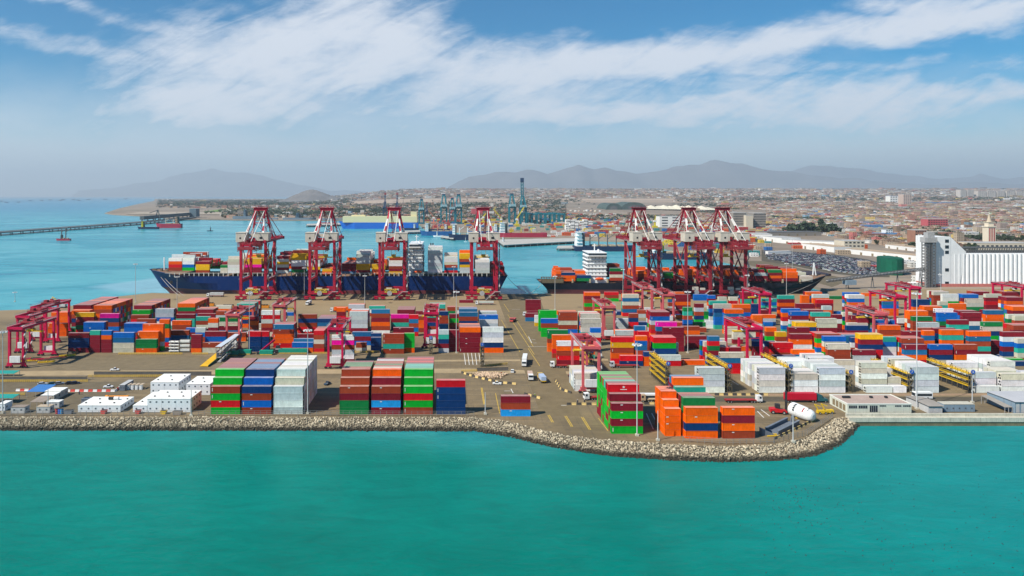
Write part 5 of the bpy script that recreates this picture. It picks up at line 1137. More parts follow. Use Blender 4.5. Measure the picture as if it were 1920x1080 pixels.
for a, c, l in [((222, 665), (342, 665), 'yellow safety railing in front of the green and cream stacks'), ((360, 665), (390, 665), 'short yellow safety railing beside the yellow ramp'), ((585, 664), (615, 664), 'yellow safety railing beside the pink and white stack'), ((662, 662), (735, 661), 'yellow safety railing in front of the navy column'), ((165, 707.5), (320, 707), 'yellow railing at the foot of the dark wall behind the white cabins'), ((0, 716.5), (165, 716.5), 'yellow railing behind the parked cars'), ((-20, 741.5), (47, 741.5), 'yellow railing beside the blue canopy'), ((908, 688), (952, 684), 'yellow railing under the reefer rack by the main road'), ((865, 698), (895, 697), 'yellow railing at the head of the barrier triangle')]:
    wall(a, c, 1.2, .2, yb_, l, 'railing', 1.0)
fm = mat('grey_fence_steel', (.22, .21, .20), .7, .2, 1)
for a, c, l in [((-60, 780), (620, 780), 'thin grey mesh fence along the top of the rock bank'), ((620, 780), (890, 781), 'thin grey fence between the rock bank and the front stacks'), ((1280, 829), (1362, 834), 'grey fence in front of the orange end stacks'), ((1362, 834), (1452, 831.5), 'grey fence along the corner by the steel trough'), ((1452, 831.5), (1510, 818), 'grey fence curving round the point'), ((1510, 818), (1562, 783), 'grey fence up to the quay wall'), ((135, 712), (178, 712), 'gate fence between the two dark walls')]:
    wall(a, c, 2.2, .1, fm, l, 'fence', 2.6)
# barriers, one object per block
def barrier_mesh(two):
    b = MB(); b.prism([(-.42, 0), (.42, 0), (.18, .45), (.14, .95), (-.14, .95), (-.18, .45)], -.95, .95); return b.mesh('barrier')
wrb = MB()
pr = mat('red_plastic_barrier', (.60, .05, .04), .5, .1, 2); pw = mat('white_plastic_barrier', (.72, .70, .68), .5, .1, 2)
bm_r, bm_w, bm_y, bm_k = barrier_mesh(0), barrier_mesh(0), barrier_mesh(0), barrier_mesh(0)
bm_r.materials.append(pr); bm_w.materials.append(pw); bm_y.materials.append(mat('pale_yellow_block', (.60, .43, .17), .8, .2, 2)); bm_k.materials.append(mat('black_block', (.06, .055, .05), .8, .2, 2))
def blocks(path, mesh_a, mesh_b, name, la, lb, group, cat='barrier', step=1.95):
    P = [Vector(G(*p)) for p in path]; k = 0
    for a, c in zip(P, P[1:]):
        L = (c - a).length; n = max(1, int(L / step)); rz = math.atan2((c - a).y, (c - a).x) + math.pi / 2
        for i in range(n):
            p = a.lerp(c, (i + .5) / n); o = link(name, mesh_a if k % 2 else mesh_b, loc=tuple(p), rz=rz); tag(o, la if k % 2 else lb, cat, group); k += 1
blocks([(30, 733), (70, 733)], bm_r, bm_w, 'plastic_barrier', 'red plastic barrier in the line left of the blue canopy', 'white plastic barrier in the line left of the blue canopy', 'plastic barriers beside the workers yard'); blocks([(124, 734), (216, 734)], bm_r, bm_w, 'plastic_barrier', 'red plastic barrier in the line below the parked cars', 'white plastic barrier in the line below the parked cars', 'plastic barriers below the parked cars'); blocks([(216, 734), (228, 725)], bm_r, bm_w, 'plastic_barrier', 'red plastic barrier beside the white pickup', 'white plastic barrier beside the white pickup', 'plastic barriers by the pickup')
blocks([(865, 699), (885, 706), (935, 718), (968, 721)], bm_y, bm_k, 'concrete_barrier', 'pale yellow block of the line around the rubble pile', 'black block of the line around the rubble pile', 'road blocks around the rubble pile'); blocks([(1041, 713), (1052, 731), (1072, 738)], bm_y, bm_k, 'concrete_barrier', 'pale yellow block of the curved line by the yard crane', 'black block of the curved line by the yard crane', 'road blocks in the curved line')
blocks([(1062, 759), (1128, 759)], bm_y, bm_k, 'concrete_barrier', 'pale yellow block in the line ending at the green corner stack', 'black block in the line ending at the green corner stack', 'road blocks by the corner stack'); blocks([(1207, 758), (1238, 757.5)], bm_y, bm_k, 'concrete_barrier', 'pale yellow block in the line behind the coach', 'black block in the line behind the coach', 'road blocks behind the coach'); blocks([(1340, 741), (1440, 741)], bm_y, bm_k, 'concrete_barrier', 'pale yellow block beside the drain lane by the skeletal trailer', 'black block beside the drain lane by the skeletal trailer', 'road blocks on the drain lane')
blocks([(1452, 824), (1500, 802), (1530, 786)], bm_y, bm_k, 'concrete_barrier', 'pale yellow block of the line curving round the point', 'black block of the line curving round the point', 'road blocks round the point'); blocks([(982, 739), (998, 744), (1014, 748)], bm_y, bm_k, 'concrete_barrier', 'pale yellow block beside the lone three-high row', 'black block beside the lone three-high row', 'road blocks by the lone row')
# rubble pile
pts = [];
for _ in range(420):
    px, py = random.gauss(915, 13), random.gauss(704.5, 2.3)
    if 880 < px < 950 and 699 < py < 711: x, y, _z = G(px, py); pts.append((x, y, random.random() * .8))
rocks('rubble', pts, [.3 + .45 * random.random() for _ in pts], mat('pale_rubble', (.50, .36, .24), .9, .4, 2), 'heap of pale broken rubble inside the barrier triangle')
# canteen building on the right, sheds
def canteen():
    x0, y, _ = G(1589, 775.5); x1 = XW(1709, y); Wd = x1 - x0; dp = 13.5; h = 3.9; pale = mat('pale_green_render', (.58, .60, .50), .8, .1, .5, streak=.3)
    r = thing('canteen_building', 'long low pale building with dark window strips by the quay wall', 'building', (x0, y, 0))
    b = MB(); b.box(0, Wd, 0, dp, 0, h); b.build('wall', pale, r); b = MB(); b.box(.25, Wd - .25, .25, dp - .25, h, h + .06); b.build('roof', mat('dusty_pink_roof', (.40, .30, .25), .85, .15, .5), r)
    b = MB(); b.box(-.1, Wd + .1, -.1, .25, h - .1, h + .35); b.box(-.1, .25, .25, dp, h - .1, h + .35); b.box(Wd - .25, Wd + .1, .25, dp, h - .1, h + .35); b.box(-.1, Wd + .1, dp, dp + .3, h - .1, h + .35); b.build('parapet', mat('pale_trim', (.68, .67, .60), .8, .1, .6), r)
    for a, c, z0, z1 in [(.02, .15, 2.2, 3.4), (.17, .31, 2.2, 3.4), (.345, .47, .7, 3.4), (.5, .6, 3.0, 3.5), (.74, .84, 2.9, 3.5), (.865, .985, 2.9, 3.5)]:
        b = MB(); b.box(a * Wd, c * Wd, -.06, .03, z0, z1); f = b.build('window', MATS['dark_ship_windows'], r); b = MB()
        for k in range(5): q = a * Wd + (c - a) * Wd * k / 4; b.box(q - .05, q + .05, -.1, -.06, z0, z1)
        b.build('window_bar', greyb, f)
    for k in range(4): b = MB(); b.box(-.06, .03, 1.5 + 2.6 * k, 3.4 + 2.6 * k, .6, 3.2); b.build('doorway', mat('brown_doorway', (.22, .17, .10), .8, .2, 1), r)
    for q, s in ((.1, 3.2), (.5, 1), (.74, .9)): b = MB(); b.cbox(q * Wd + 2, 9, h + .06, s, 1.2, .8); b.build('roof_unit', dkm, r)
    for k in range(1, 8): b = MB(); b.box(Wd * k / 8 - .05, Wd * k / 8 + .05, -.03, 0, 0, 2.2); b.build('drain_pipe', greyb, r)
canteen()
def shed(px0, px1, py, depth, h, label, m, rm, pitch=.8):
    x0, y, _ = G(px0, py); Wd = XW(px1, y) - x0; r = thing('shed', label, 'shed', (x0, y, 0)); b = MB(); b.box(0, Wd, 0, depth, 0, h); b.build('wall', m, r)
    b = MB(); o = .5
    b.face([(-o, -o, h), (Wd + o, -o, h), (Wd + o, depth / 2, h + pitch), (-o, depth / 2, h + pitch)]); b.face([(-o, depth / 2, h + pitch), (Wd + o, depth / 2, h + pitch), (Wd + o, depth + o, h), (-o, depth + o, h)]); b.face([(-o, -o, h - .15), (Wd + o, -o, h - .15), (Wd + o, -o, h), (-o, -o, h)]); b.face([(-o, depth + o, h), (-o, -o, h), (-o, depth / 2, h + pitch)]); b.face([(Wd + o, -o, h), (Wd + o, depth + o, h), (Wd + o, depth / 2, h + pitch)]); b.build('roof', rm, r)
    for k in range(int(Wd / 2.2)): b = MB(); b.box(.5 + 2.2 * k, 1.9 + 2.2 * k, -.05, .02, .3, h - .6); b.build('panel', MATS['grey_cabin'], r)
    return r
groof = mat('grey_sheet_roof', (.30, .27, .235), .8, .15, .6); bluec = mat('dusty_blue_cabin', (.20, .27, .33), .7, .15, 1, streak=.3)
shed(1741, 1767, 775, 12, 3.2, 'grey shed with a sloping roof right of the tallest lamp mast', MATS['grey_cabin'], groof, .5); shed(1722, 1740, 766, 8, 3.0, 'small shed with a flat roof behind the grey shed', MATS['grey_cabin'], groof, .3); cabins(1770, 1828, 772.5, 4, 3.2, 'dusty blue cabin row with a yellow base stripe', 3, m=bluec, rm=mat('pale_roof_sheet', (.47, .44, .36), .8, .15, 1), doors=False)
canopy(1884, 1899, 774, 13, 2.4, 3.6, groof, 'narrow sloping grey roof over the bicycle racks'); shed(1903, 2010, 775, 15, 5.0, 'big grey roofed workshop with blue lower walls', bluec, mat('pale_grey_roof', (.43, .43, .44), .7, .1, .5), .4)
# yellow pieces by the tube, ramp and stairs, tanks, bundles
for px, py, l in [(1541, 776, 'yellow machine frame beside the white tube'), (1553, 775, 'yellow machine arm behind the white tube')]:
    r = thing('yellow_machine', l, 'machine', G(px, py)); b = MB(); b.cbox(0, 0, .4, 4, 1.6, 1.2); b.build('body', yel, r); b = MB(); b.beam((-1.5, 0, 1.5), (-3, 0, 4), .4); b.beam((-3, 0, 4), (-.5, 0, 3.2), .35); b.build('arm', yel, r)
    for x in (-1.2, 1.2): tyre(r, x, -.8, .5, .4); tyre(r, x, .8, .5, .4)
rm_ = thing('loading_ramp', 'yellow loading ramp with dark green sides beside the apron', 'ramp', G(383, 688)); dgn = mat('ramp_dark_green', (.01, .11, .07), .6, .2, 1); gtl = mat('teal_green_paint', (.01, .26, .17), .6, .15, 1)
A = Vector(G(383, 688)); Bq = Vector(G(420, 664)); dd = Bq - A; rm_.rotation_euler = (0, 0, math.atan2(dd.y, dd.x)); L = dd.length
b = MB(); b.face([(0, -2.2, .3), (L, -2.2, 2.4), (L, 2.6, 2.4), (0, 2.6, .3)]); b.build('deck', mat('amber_ramp_deck', (.66, .37, .02), .6, .2, .8), rm_); b = MB(); b.face([(0, -2.25, 0), (L, -2.25, 0), (L, -2.25, 2.8), (0, -2.25, .9)]); b.face([(0, -2.05, .9), (L, -2.05, 2.8), (L, -2.05, 0), (0, -2.05, 0)]); b.face([(0, -2.25, .9), (L, -2.25, 2.8), (L, -2.05, 2.8), (0, -2.05, .9)]); b.build('side', dgn, rm_)
for px0, px1, py, l in [(420, 446, 667, 'dark green barge-like barrier left of the navy stack'), (446, 470, 665, 'green bench block around the lamp mast foot'), (486, 511, 666, 'bright teal green tank beside the magenta boom'), (522, 576, 663, 'green barrier block behind the white front stack')]:
    x0, y, _ = G(px0, py); x1 = XW(px1, y); r = thing('green_tank', l, 'tank', (x0, y, 0)); b = MB(); b.box(0, x1 - x0, 0, 2.6, .6, 2.6); b.prism([(0, .6), (x1 - x0, .6), (x1 - x0 - .8, 0), (.8, 0)], .2, 2.4); b.build('body', gtl, r); b = MB(); b.box(.3, x1 - x0 - .3, -.05, 0, .1, .55); b.build('yellow_skirt', yb_, r)
sw = thing('stairway', 'roofed steel stairway with grey panels beside the yellow ramp', 'stairway', G(411, 680)); A = Vector(G(411, 680)); Bq = Vector(G(446, 656)); dd = Bq - A; sw.rotation_euler = (0, 0, math.atan2(dd.y, dd.x)); L = dd.length
b = MB(); b.face([(-1, -1.5, 9.0), (L, -1.5, 9.6), (L, 1.8, 9.6), (-1, 1.8, 9.0)]); b.face([(-1, 1.8, 8.85), (L, 1.8, 9.45), (L, -1.5, 9.45), (-1, -1.5, 8.85)]); b.build('roof', mat('pale_blue_roof', (.50, .55, .60), .6, .1, 1), sw)
b = MB()
for k in range(7):
    for y in (-1.4, 1.7): b.beam((L * k / 6.2, y, 0), (L * k / 6.2, y, 9), .2)
b.build('post', MATS['rack_dark_steel'], sw); b = MB()
for k in range(3): b.beam((0, .2, .3 + 2.6 * k), (L, .2, 2.6 + 2.6 * k), 1.8, .3)
b.build('flight', MATS['galvanised_steel'], sw)
for k in range(5): b = MB(); b.box(L * k / 6.2 + .3, L * (k + 1) / 6.2 - .3, 1.5, 1.6, 2.5, 6.5); b.build('side_panel', MATS['grey_box_trailer'], sw)
mb_ = thing('boom', 'magenta red crane boom leaning by the teal green tank', 'boom', G(486, 664)); b = MB(); b.beam((0, 0, 1), (8, 4, 7.5), .9); b.build('arm', rr, mb_); b = MB(); b.box(-1.2, 1.2, -1, 1, 0, 1.2); b.build('base', dkm, mb_)
tx_ = thing('telehandler', 'dark machine with a black canopy beside the orange stack shadow', 'machine', G(521, 662)); b = MB(); b.box(-2.4, 2.4, -1, 1, .7, 1.8); b.prism([(-1.6, 1.8), (1.6, 1.8), (.9, 4.4), (-.9, 4.4)], -.9, .9); b.build('body', dkm, tx_); b = MB(); b.box(-1.2, 1.8, -1.1, -.9, 2.2, 2.9); b.build('silver_cover', MATS['galvanised_steel'], tx_)
for x in (-1.6, 1.6): tyre(tx_, x, -.9, .6, .4); tyre(tx_, x, .9, .6, .4)
tk = mat('white_tank_shell', (.70, .68, .62), .45, .12, 1, streak=.2)
for px0, px1, py0 in [(336, 356, 661)]:
    for k in range(3):
        x0, y, _ = G(px0, py0); x1 = XW(px1, y); r = thing('tank_container', ['white tank container on the ground beside the maroon twenty-foot stack', 'white tank container in the middle of its stack of three', 'white tank container on top of its stack of three'][k], 'tank container', (x0, y, 2.5 * k)); b = MB(); b.tube((.3, 1.2, 1.25), (x1 - x0 - .3, 1.2, 1.25), 1.08, n=14); b.build('vessel', tk, r); b = MB()
        for x in (0, x1 - x0):
            for yy in (0, 2.4): b.beam((x, yy, 0), (x, yy, 2.45), .16)
        for z in (.06, 2.4):
            for yy in (0, 2.4): b.beam((0, yy, z), (x1 - x0, yy, z), .14)
        b.build('frame', MATS['rack_dark_steel'], r)
for k in range(4):
    x0, y, _ = G(316, 661); r = thing('pipe_bundle', 'bundle of pale wrapped pipes, layer in the stack beside the tank containers', 'bundle', (x0, y, 1.75 * k), 0, 'stacked bundles of pale pipes'); b = MB()
    for j in range(3): b.tube((.1, .4 + .8 * j, .85), (6.0, .4 + .8 * j, .85), .4, n=8)
    for x in (.5, 3, 5.5): b.box(x, x + .2, 0, 2.4, .2, .42); b.box(x, x + .2, 0, 2.4, 1.28, 1.45)
    b.build('wrapped_pipe', tk, r)
# orange bins with tyres near the quay, excavator, skips, drums
ob = mat('orange_bin_paint', (.66, .24, .02), .6, .2, 1)
for px, py, L, l in [(427, 578, 9, 'orange steel tray holding black tyres left of the pale roofed row'), (490, 578, 12, 'long orange steel tray of black tyres right of the pale roofed row'), (395, 574, 5, 'small orange tray at the quay edge')]:
    r = thing('steel_tray', l, 'tray', G(px, py)); b = MB(); b.box(-L / 2, L / 2, 0, 2.4, .2, 2.2); b.build('tray', ob, r)
    for k in range(int(L / 2.2)): b = MB(); b.tube((-L / 2 + 1.4 + 2.2 * k, 1.2, 2.2), (-L / 2 + 1.4 + 2.2 * k, 1.2, 2.9), 1.0, n=10); b.build('tyre', blk, r)
ex = thing('excavator', 'yellow long-armed excavator on the yard corner by the water', 'excavator', G(119, 577)); b = MB(); b.cbox(0, 0, 1.1, 4, 3, 2); b.cbox(-.6, -.6, 3.1, 1.6, 1.4, 1.5); b.build('body', MATS['grey_box_trailer'], ex)
b = MB(); b.beam((-1, 0, 2.5), (-9, 0, 9), .7); b.beam((-9, 0, 9), (-11.5, 0, 2), .5); b.prism([(-12.2, .8), (-10.8, .8), (-11, 2.2), (-11.9, 2.2)], -.6, .6); b.build('arm', mat('pale_machine_yellow', (.62, .52, .16), .6, .15, 1), ex); b = MB()
for y in (-1.3, 1.3): b.prism([(-2, .1), (2, .1), (2.3, .6), (2, 1.1), (-2, 1.1), (-2.3, .6)], y - .35, y + .35)
b.build('track', dkm, ex)
for px, py, c, l in [(107, 775.5, (.5, .03, .04), 'red drum at the seawall between the cabins'), (112, 775.5, (.03, .12, .5), 'blue drum at the seawall between the cabins'), (116, 775.6, (.03, .25, .5), 'light blue drum beside the dark skip')]:
    r = thing('drum', l, 'drum', G(px, py)); b = MB(); b.tube((0, 0, 0), (0, 0, 2.0), .7, n=12); b.build('shell', mat('drum_%d' % px, c, .5, .1), r); b = MB(); b.tube((0, 0, 2.0), (0, 0, 2.06), .62, n=12); b.build('lid', dkm, r)
for px, py, L, m, l in [(129, 775.5, 3.6, MATS['grey_blue_steel'], 'dark open skip at the seawall'), (195, 775.2, 2.4, paint('coral', (.55, .08, .07)), 'red skip in front of the low white cabins'), (259, 775.2, 2.2, paint('coral', (.55, .08, .07)), 'small red skip by the single storey cabin'), (307, 776, 2.6, yel, 'yellow crate in front of the two storey cabins'), (333, 777, 4, MATS['brown_weathered_roof'], 'brown timber hut in front of the two storey cabins'), (135, 664, 5, MATS['rack_dark_steel'], 'dark frame of scrap steel on the apron edge')]:
    r = thing('skip', l, 'skip', G(px, py)); b = MB(); b.prism([(-L / 2 + .4, 0), (L / 2 - .4, 0), (L / 2, 1.5), (-L / 2, 1.5)], -.9, .9); b.build('body', m, r); b = MB(); b.box(-L / 2 + .2, L / 2 - .2, -.7, .7, 1.5, 1.56); b.build('load', MATS['dark_machinery'], r)
b = MB(); A = G(203, 748)
pj = thing('pile_driver', 'long orange pile hammer lying behind the low white cabins', 'machine', A); b.tube((0, 0, .9), (9, .4, .9), .6, n=10); b.build('barrel', ob, pj); b = MB(); b.tube((-1.2, 0, .9), (0, 0, .9), .85, n=10); b.build('head', MATS['orange_bin_paint'], pj)
for k, (px, py) in enumerate([(178, 765), (188, 764)]):
    r = thing('roof_tank', ['dark water tank on the low white cabins', 'white water tank on the low white cabins'][k], 'tank', (G(px, 773)[0] + 3, 298, 2.95)); b = MB(); b.tube((-1, 0, .7), (1, 0, .7), .7, n=12); b.build('shell', dkm if k == 0 else wcab, r)
for k, (px, py) in enumerate([(40, 676), (52, 680), (60, 674), (75, 677), (86, 681), (97, 676), (108, 672), (125, 670)]):
    r = thing('scrap_frame', 'stacked red and yellow spreader frames lying behind the foremost yard crane', 'frame', G(px, py), .3, 'spare spreader frames on the ground'); b = MB(); m = [rr, yel, MATS['rack_dark_steel']][k % 3]
    for y in (0, 2.2): b.beam((-4, y, .5 + .4 * (k % 2)), (4, y, .5 + .4 * (k % 2)), .4)
    for x in (-4, 0, 4): b.beam((x, 0, .4), (x, 2.2, .8), .35)
    b.build('beam', m, r)
def person(px, py, top, label, legs=(.03, .035, .06)):
    """small standing worker, one continuous body"""
    x, y, _ = G(px, py); r = thing('person', label, 'person', (x, y, 0)); V = [(0, 0, .95), (0, 0, 1.2), (0, 0, 1.42), (0, 0, 1.55), (0, -.02, 1.68), (-.11, 0, .5), (-.12, .03, .06), (.11, 0, .5), (.13, -.03, .06), (-.22, 0, 1.38), (-.28, 0, 1.1), (-.25, -.1, .85), (.22, 0, 1.38), (.28, 0, 1.1), (.25, -.1, .85)]
    E = [(0, 1), (1, 2), (2, 3), (3, 4), (0, 5), (5, 6), (0, 7), (7, 8), (2, 9), (9, 10), (10, 11), (2, 12), (12, 13), (13, 14)]; rad = [.16, .15, .16, .06, .11, .08, .06, .08, .06, .07, .055, .045, .07, .055, .045]
    me = bpy.data.meshes.new('body'); me.from_pydata(V, E, []); o = link('body', me, mat('dark_work_clothes', legs, .8, .1), r); md = o.modifiers.new('skin', 'SKIN')
    for k, v in enumerate(me.skin_vertices[0].data): v.radius = (rad[k], rad[k]); v.use_root = k == 0
    b = MB(); b.box(-.2, .2, -.16, .16, 1.0, 1.42); b.build('vest', mat('safety_vest_' + top[0], top[1], .7, .1), r); b = MB(); b.tube((0, -.02, 1.72), (0, -.02, 1.84), .14, .08, n=8); b.build('helmet', wcab, r)
for px, py, t, l in [(148.5, 740, ('dark', (.05, .05, .06)), 'worker in dark clothes walking below the red and white barriers'), (940, 703, ('orange', (.6, .12, .02)), 'worker in an orange vest by the rubble pile'), (1083, 757, ('dark', (.05, .05, .06)), 'worker standing at the row of yellow and black blocks, nearer the lone row'), (1096, 756.5, ('dark', (.05, .05, .06)), 'worker standing at the row of yellow and black blocks, nearer the corner stack'), (1003, 745, ('lime', (.4, .5, .05)), 'worker in a lime vest by the blocks at the lone row')]: person(px, py, t, l)
bl = MB()
for _ in range(280):
    px, py = (random.gauss(1480, 50), random.gauss(945, 28)) if random.random() < .5 else (random.uniform(1420, 1920), random.uniform(890, 1075))
    if py < 880: continue
    x, y, z = G(px, py, WZ + .02); s = random.uniform(.11, .20); a = random.random() * 3.1
    bl.cbox(x, y, z, 2.0 * s, .8 * s, .6 * s, a); bl.cbox(x + .9 * s * math.cos(a), y + .9 * s * math.sin(a), z + .5 * s, .5 * s, .4 * s, .6 * s, a)
tag(bl.build('seabirds', mat('dark_seabird_feathers', (.05, .06, .06), .8, .1)), 'scattered dark seabirds resting on the green water', kind='stuff')
# ---------------------------------------------------------------- silos, tower, tank, conveyor
sil = mat('white_silo_concrete', (.74, .74, .73), .7, .07, .15, streak=.2); pinkb = mat('faded_red_band', (.50, .16, .13), .7, .25, .5); dst = mat('dark_lattice_steel', (.12, .12, .12), .6, .25, .6)
Ds = 690.0; sx0 = XW(1750, Ds)
si = thing('grain_silo', 'white grain silo with a tall windowed headhouse and a long row of joined cells', 'silo', (sx0, Ds, 0)); q = lambda px: XW(px, Ds) - sx0; zz = lambda py: ZW(py, Ds)
b = MB(); b.box(0, q(1782), 0, 26, 3, zz(444)); b.prism([(q(1782), 3), (q(1782) + 10, 3), (q(1782) + 16, zz(472)), (q(1782), zz(444))], .2, 25.8); b.build('headhouse', sil, si)
b = MB()
for z in (zz(452), zz(463), zz(473), zz(506), zz(531)): b.box(q(1772), q(1779), -.15, .1, z - 1.6, z + 1.6)
b.build('window', MATS['dark_ship_windows'], si)
dia = q(1794) - q(1785.8)
for k in range(34):
    cx_ = q(1787) + dia * (k + .5); b = MB()
    b.tube((cx_, dia * .5, 3), (cx_, dia * .5, zz(476.5)), dia * .52, n=14); b.build('silo_cell', sil, si, smooth=False)
b = MB(); b.box(q(1787), q(1787) + 34 * dia, dia * .6, 24, 3, zz(478)); b.build('rear_cells', sil, si)
b = MB(); b.box(-.2, q(1787) + 34 * dia, -.3, 25, 0, 3); b.build('base_band', pinkb, si)
b = MB(); y0 = 3
x0_, x1_ = q(1797), q(1787) + 34 * dia
for k in range(60): x = x0_ + (x1_ - x0_) * k / 59; b.beam((x, y0, zz(475)), (x, y0, zz(465.5)), .5); b.beam((x, y0, zz(475)), (x + 2.4, y0, zz(466)), .3)
b.box(x0_, x1_, y0 - .5, y0 + 6, zz(466), zz(463.6)); b.box(x0_, x1_, y0 + 2, y0 + 5, zz(475), zz(470)); b.build('roof_gallery', dst, si)
el = thing('elevator_tower', 'dark lattice elevator tower standing against the white silo headhouse', 'tower', (XW(1745, 684), 684, 0)); b = MB(); hT = ZW(449, 684)
for x in (-4.6, -1.5, 1.5, 4.6):
    for y in (0, 6): b.beam((x, y, 0), (x, y, hT), .7)
for k in range(16):
    z = hT * k / 16
    for y in (0, 6): b.beam((-4.6, y, z), (4.6, y, z + hT / 16), .35); b.beam((4.6, y, z), (-4.6, y, z + hT / 16), .35); b.beam((-4.6, y, z), (4.6, y, z), .4)
b.build('frame', dst, el); b = MB(); b.box(-6, 6, -1, 7, hT - 3, hT + 2); b.box(-3, 4, 0, 6, hT + 2, hT + 7); b.box(-2.4, 2.4, 1, 5, 0, hT - 3); b.build('head_box', MATS['galvanised_steel'], el)
gt = thing('green_tank', 'tall dark green netted storage hall beside the car lot', 'tank', (XW(1665, 790), 790, 0)); b = MB(); w_ = XW(1708, 790) - XW(1665, 790); h_ = ZW(486, 790); gnet = mat('green_netting', (.006, .105, .060), .85, .25, .25)
b.slab([(0, 4), (w_ * .12, -2), (w_ * .3, -4), (w_ * .55, -3), (w_ * .8, 4), (w_, 14), (w_ * 1.02, 28), (w_ * .97, 40), (w_ * .35, 36), (0, 14)], 0, h_); b.build('netted_wall', gnet, gt); b = MB(); b.slab([(.8, .8), (w_ * .55, -2), (w_ - 1, 14), (w_ * .96, 39), (w_ * .36, 35), (.8, 12)], h_, h_ + .8); b.build('roof', mat('dark_green_roof', (.012, .10, .06), .8, .2, .2), gt)
cv = thing('conveyor', 'long inclined grey conveyor bridge from the black ship bow to the elevator tower', 'conveyor', G(1553, 541)); o_ = Vector(cv.location); b = MB()
a_, c_ = Vector((XW(1550, 672), 672, ZW(529, 672))) - o_, Vector((XW(1738, 690), 690, ZW(506, 690))) - o_
for dy in (-1.2, 1.2):
    for dz_ in (0, 2.6): b.beam(a_ + Vector((0, dy, dz_)), c_ + Vector((0, dy, dz_)), .4)
    for k in range(30): p, q_ = a_.lerp(c_, k / 30), a_.lerp(c_, (k + 1) / 30); b.beam(p + Vector((0, dy, 0)), q_ + Vector((0, dy, 2.6)), .22)
b.build('truss', dst, cv); b = MB(); b.beam(a_ + Vector((0, 0, 1.4)), c_ + Vector((0, 0, 1.4)), 2.0, .8); b.build('belt_housing', MATS['galvanised_steel'], cv)
for t in (.2, .45, .7, .93): p = a_.lerp(c_, t); b = MB(); [b.beam((p.x + s * 1.5, p.y, -.2), (p.x, p.y, p.z), .5) for s in (-1, 1)]; b.build('trestle', dst, cv)
b = MB(); p = a_.lerp(c_, .22); b.box(p.x - 5, p.x + 5, p.y - 4, p.y + 3, p.z - 5, p.z - .5); b.build('transfer_house', bluec, cv)

# ---------------------------------------------------------------- warehouses and landmark buildings
whw = mat('white_warehouse_wall', (.72, .70, .66), .7, .08, .1, streak=.15); whr = mat('sandy_warehouse_roof', (.42, .31, .21), .85, .15, .1); roofg = mat('grey_warehouse_roof', (.40, .39, .37), .8, .15, .1); bgrey = mat('grey_concrete_block', (.26, .23, .20), .8, .12, .1); bcream = mat('cream_render', (.56, .49, .38), .8, .1, .1)
def building(px0, px1, py, top, depth, label, m, rm=None, rows=0, cols=0, name='building', slant=0.0, cat='building', gable=0.0, zb=0.0):
    """block with roof slab, parapet and window openings, seen face on; slant moves its far end along y"""
    D = DG(py); x0, x1 = XW(px0, D), XW(px1, D); h = ZW(top, D); Wd = x1 - x0; r = thing(name, label, cat, (x0, D, ZT(x0, D))); r.rotation_euler = (0, 0, math.radians(slant))
    b = MB(); b.box(0, Wd, 0, depth, 0, h); b.build('wall', m, r); b = MB()
    if gable: b.prism([(-.4, h + .02), (Wd + .4, h + .02), (Wd / 2, h + gable)], -.3, depth + .3)
    else: b.box(-.2, Wd + .2, -.2, depth + .2, h, h + max(.3, h * .03))
    b.build('roof', rm or roofg, r)
    if rows:
        for s in range(rows):
            b = MB()
            for k in range(cols): x = Wd * (k + .22) / cols; z = h * (s + .35) / rows; b.box(x, x + Wd * .56 / cols, -.25, .05, z, z + h * .38 / rows)
            b.build('window_row', MATS['dark_ship_windows'], r)
    return r
building(1583, 1621, 471, 452, 30, 'cream block with a stepped roof among the white warehouses', bcream, rows=3, cols=5); building(1375, 1399, 427, 399, 40, 'grey brown concrete block left of its white stair tower', bgrey, rows=6, cols=10); building(1399, 1412, 427.5, 404, 25, 'narrow pale stair tower in front of the grey concrete block', bcream); building(1413, 1436, 427, 400, 40, 'grey brown concrete block right of its white stair tower', bgrey, rows=6, cols=10)
building(1237, 1276, 426, 406, 45, 'white office block with horizontal window bands behind the quay cranes', whw, rows=4, cols=2); building(1694, 1709, 391, 369.5, 60, 'tan high-rise with a blue sign panel', mat('tan_highrise', (.46, .36, .30), .8, .1, .05), rows=8, cols=4); building(1669, 1692, 388, 375, 60, 'low pale block with a blue roof beside the tan high-rise', whw, mat('blue_sheet_roof', (.05, .20, .45), .6, .1, .05), rows=3, cols=5)
for k, (a, c, lb) in enumerate([(1801, 1812, 'first'), (1814, 1826, 'second'), (1834, 1850, 'third'), (1852, 1868, 'fourth'), (1870, 1885, 'fifth'), (1888, 1904, 'sixth'), (1906, 1922, 'seventh')]): building(a, c, 382, 367.5 + (k > 1) * 2.5, 70, f'{lb} pale apartment tower from the left of the tower row on the horizon', mat('pale_apartment', (.50, .45, .40), .8, .15, .02), rows=7, cols=5, name='apartment_tower')
building(1740, 1777, 428, 411, 30, 'crimson housing block in the town behind the silo', mat('crimson_render', (.42, .09, .10), .8, .15, .2), rows=4, cols=8); building(1716, 1737, 462, 432, 22, 'brick and brown apartment block left of the silo elevator', mat('brick_brown', (.30, .15, .10), .85, .2, .3), rows=6, cols=5); building(1661, 1674, 446, 431, 16, 'slim white apartment house in the town', whw, rows=5, cols=3)
building(1830, 1935, 470, 456, 40, 'cream hall with an arched front beside the striped church tower', mat('cream_hall', (.58, .50, .38), .8, .1, .2), MATS['grey_warehouse_roof'], rows=1, cols=12); building(884, 905, 404, 391, 60, 'red fronted warehouse in the far port', mat('red_shed', (.45, .08, .09), .7, .1, .1), bgrey and roofg, gable=5)
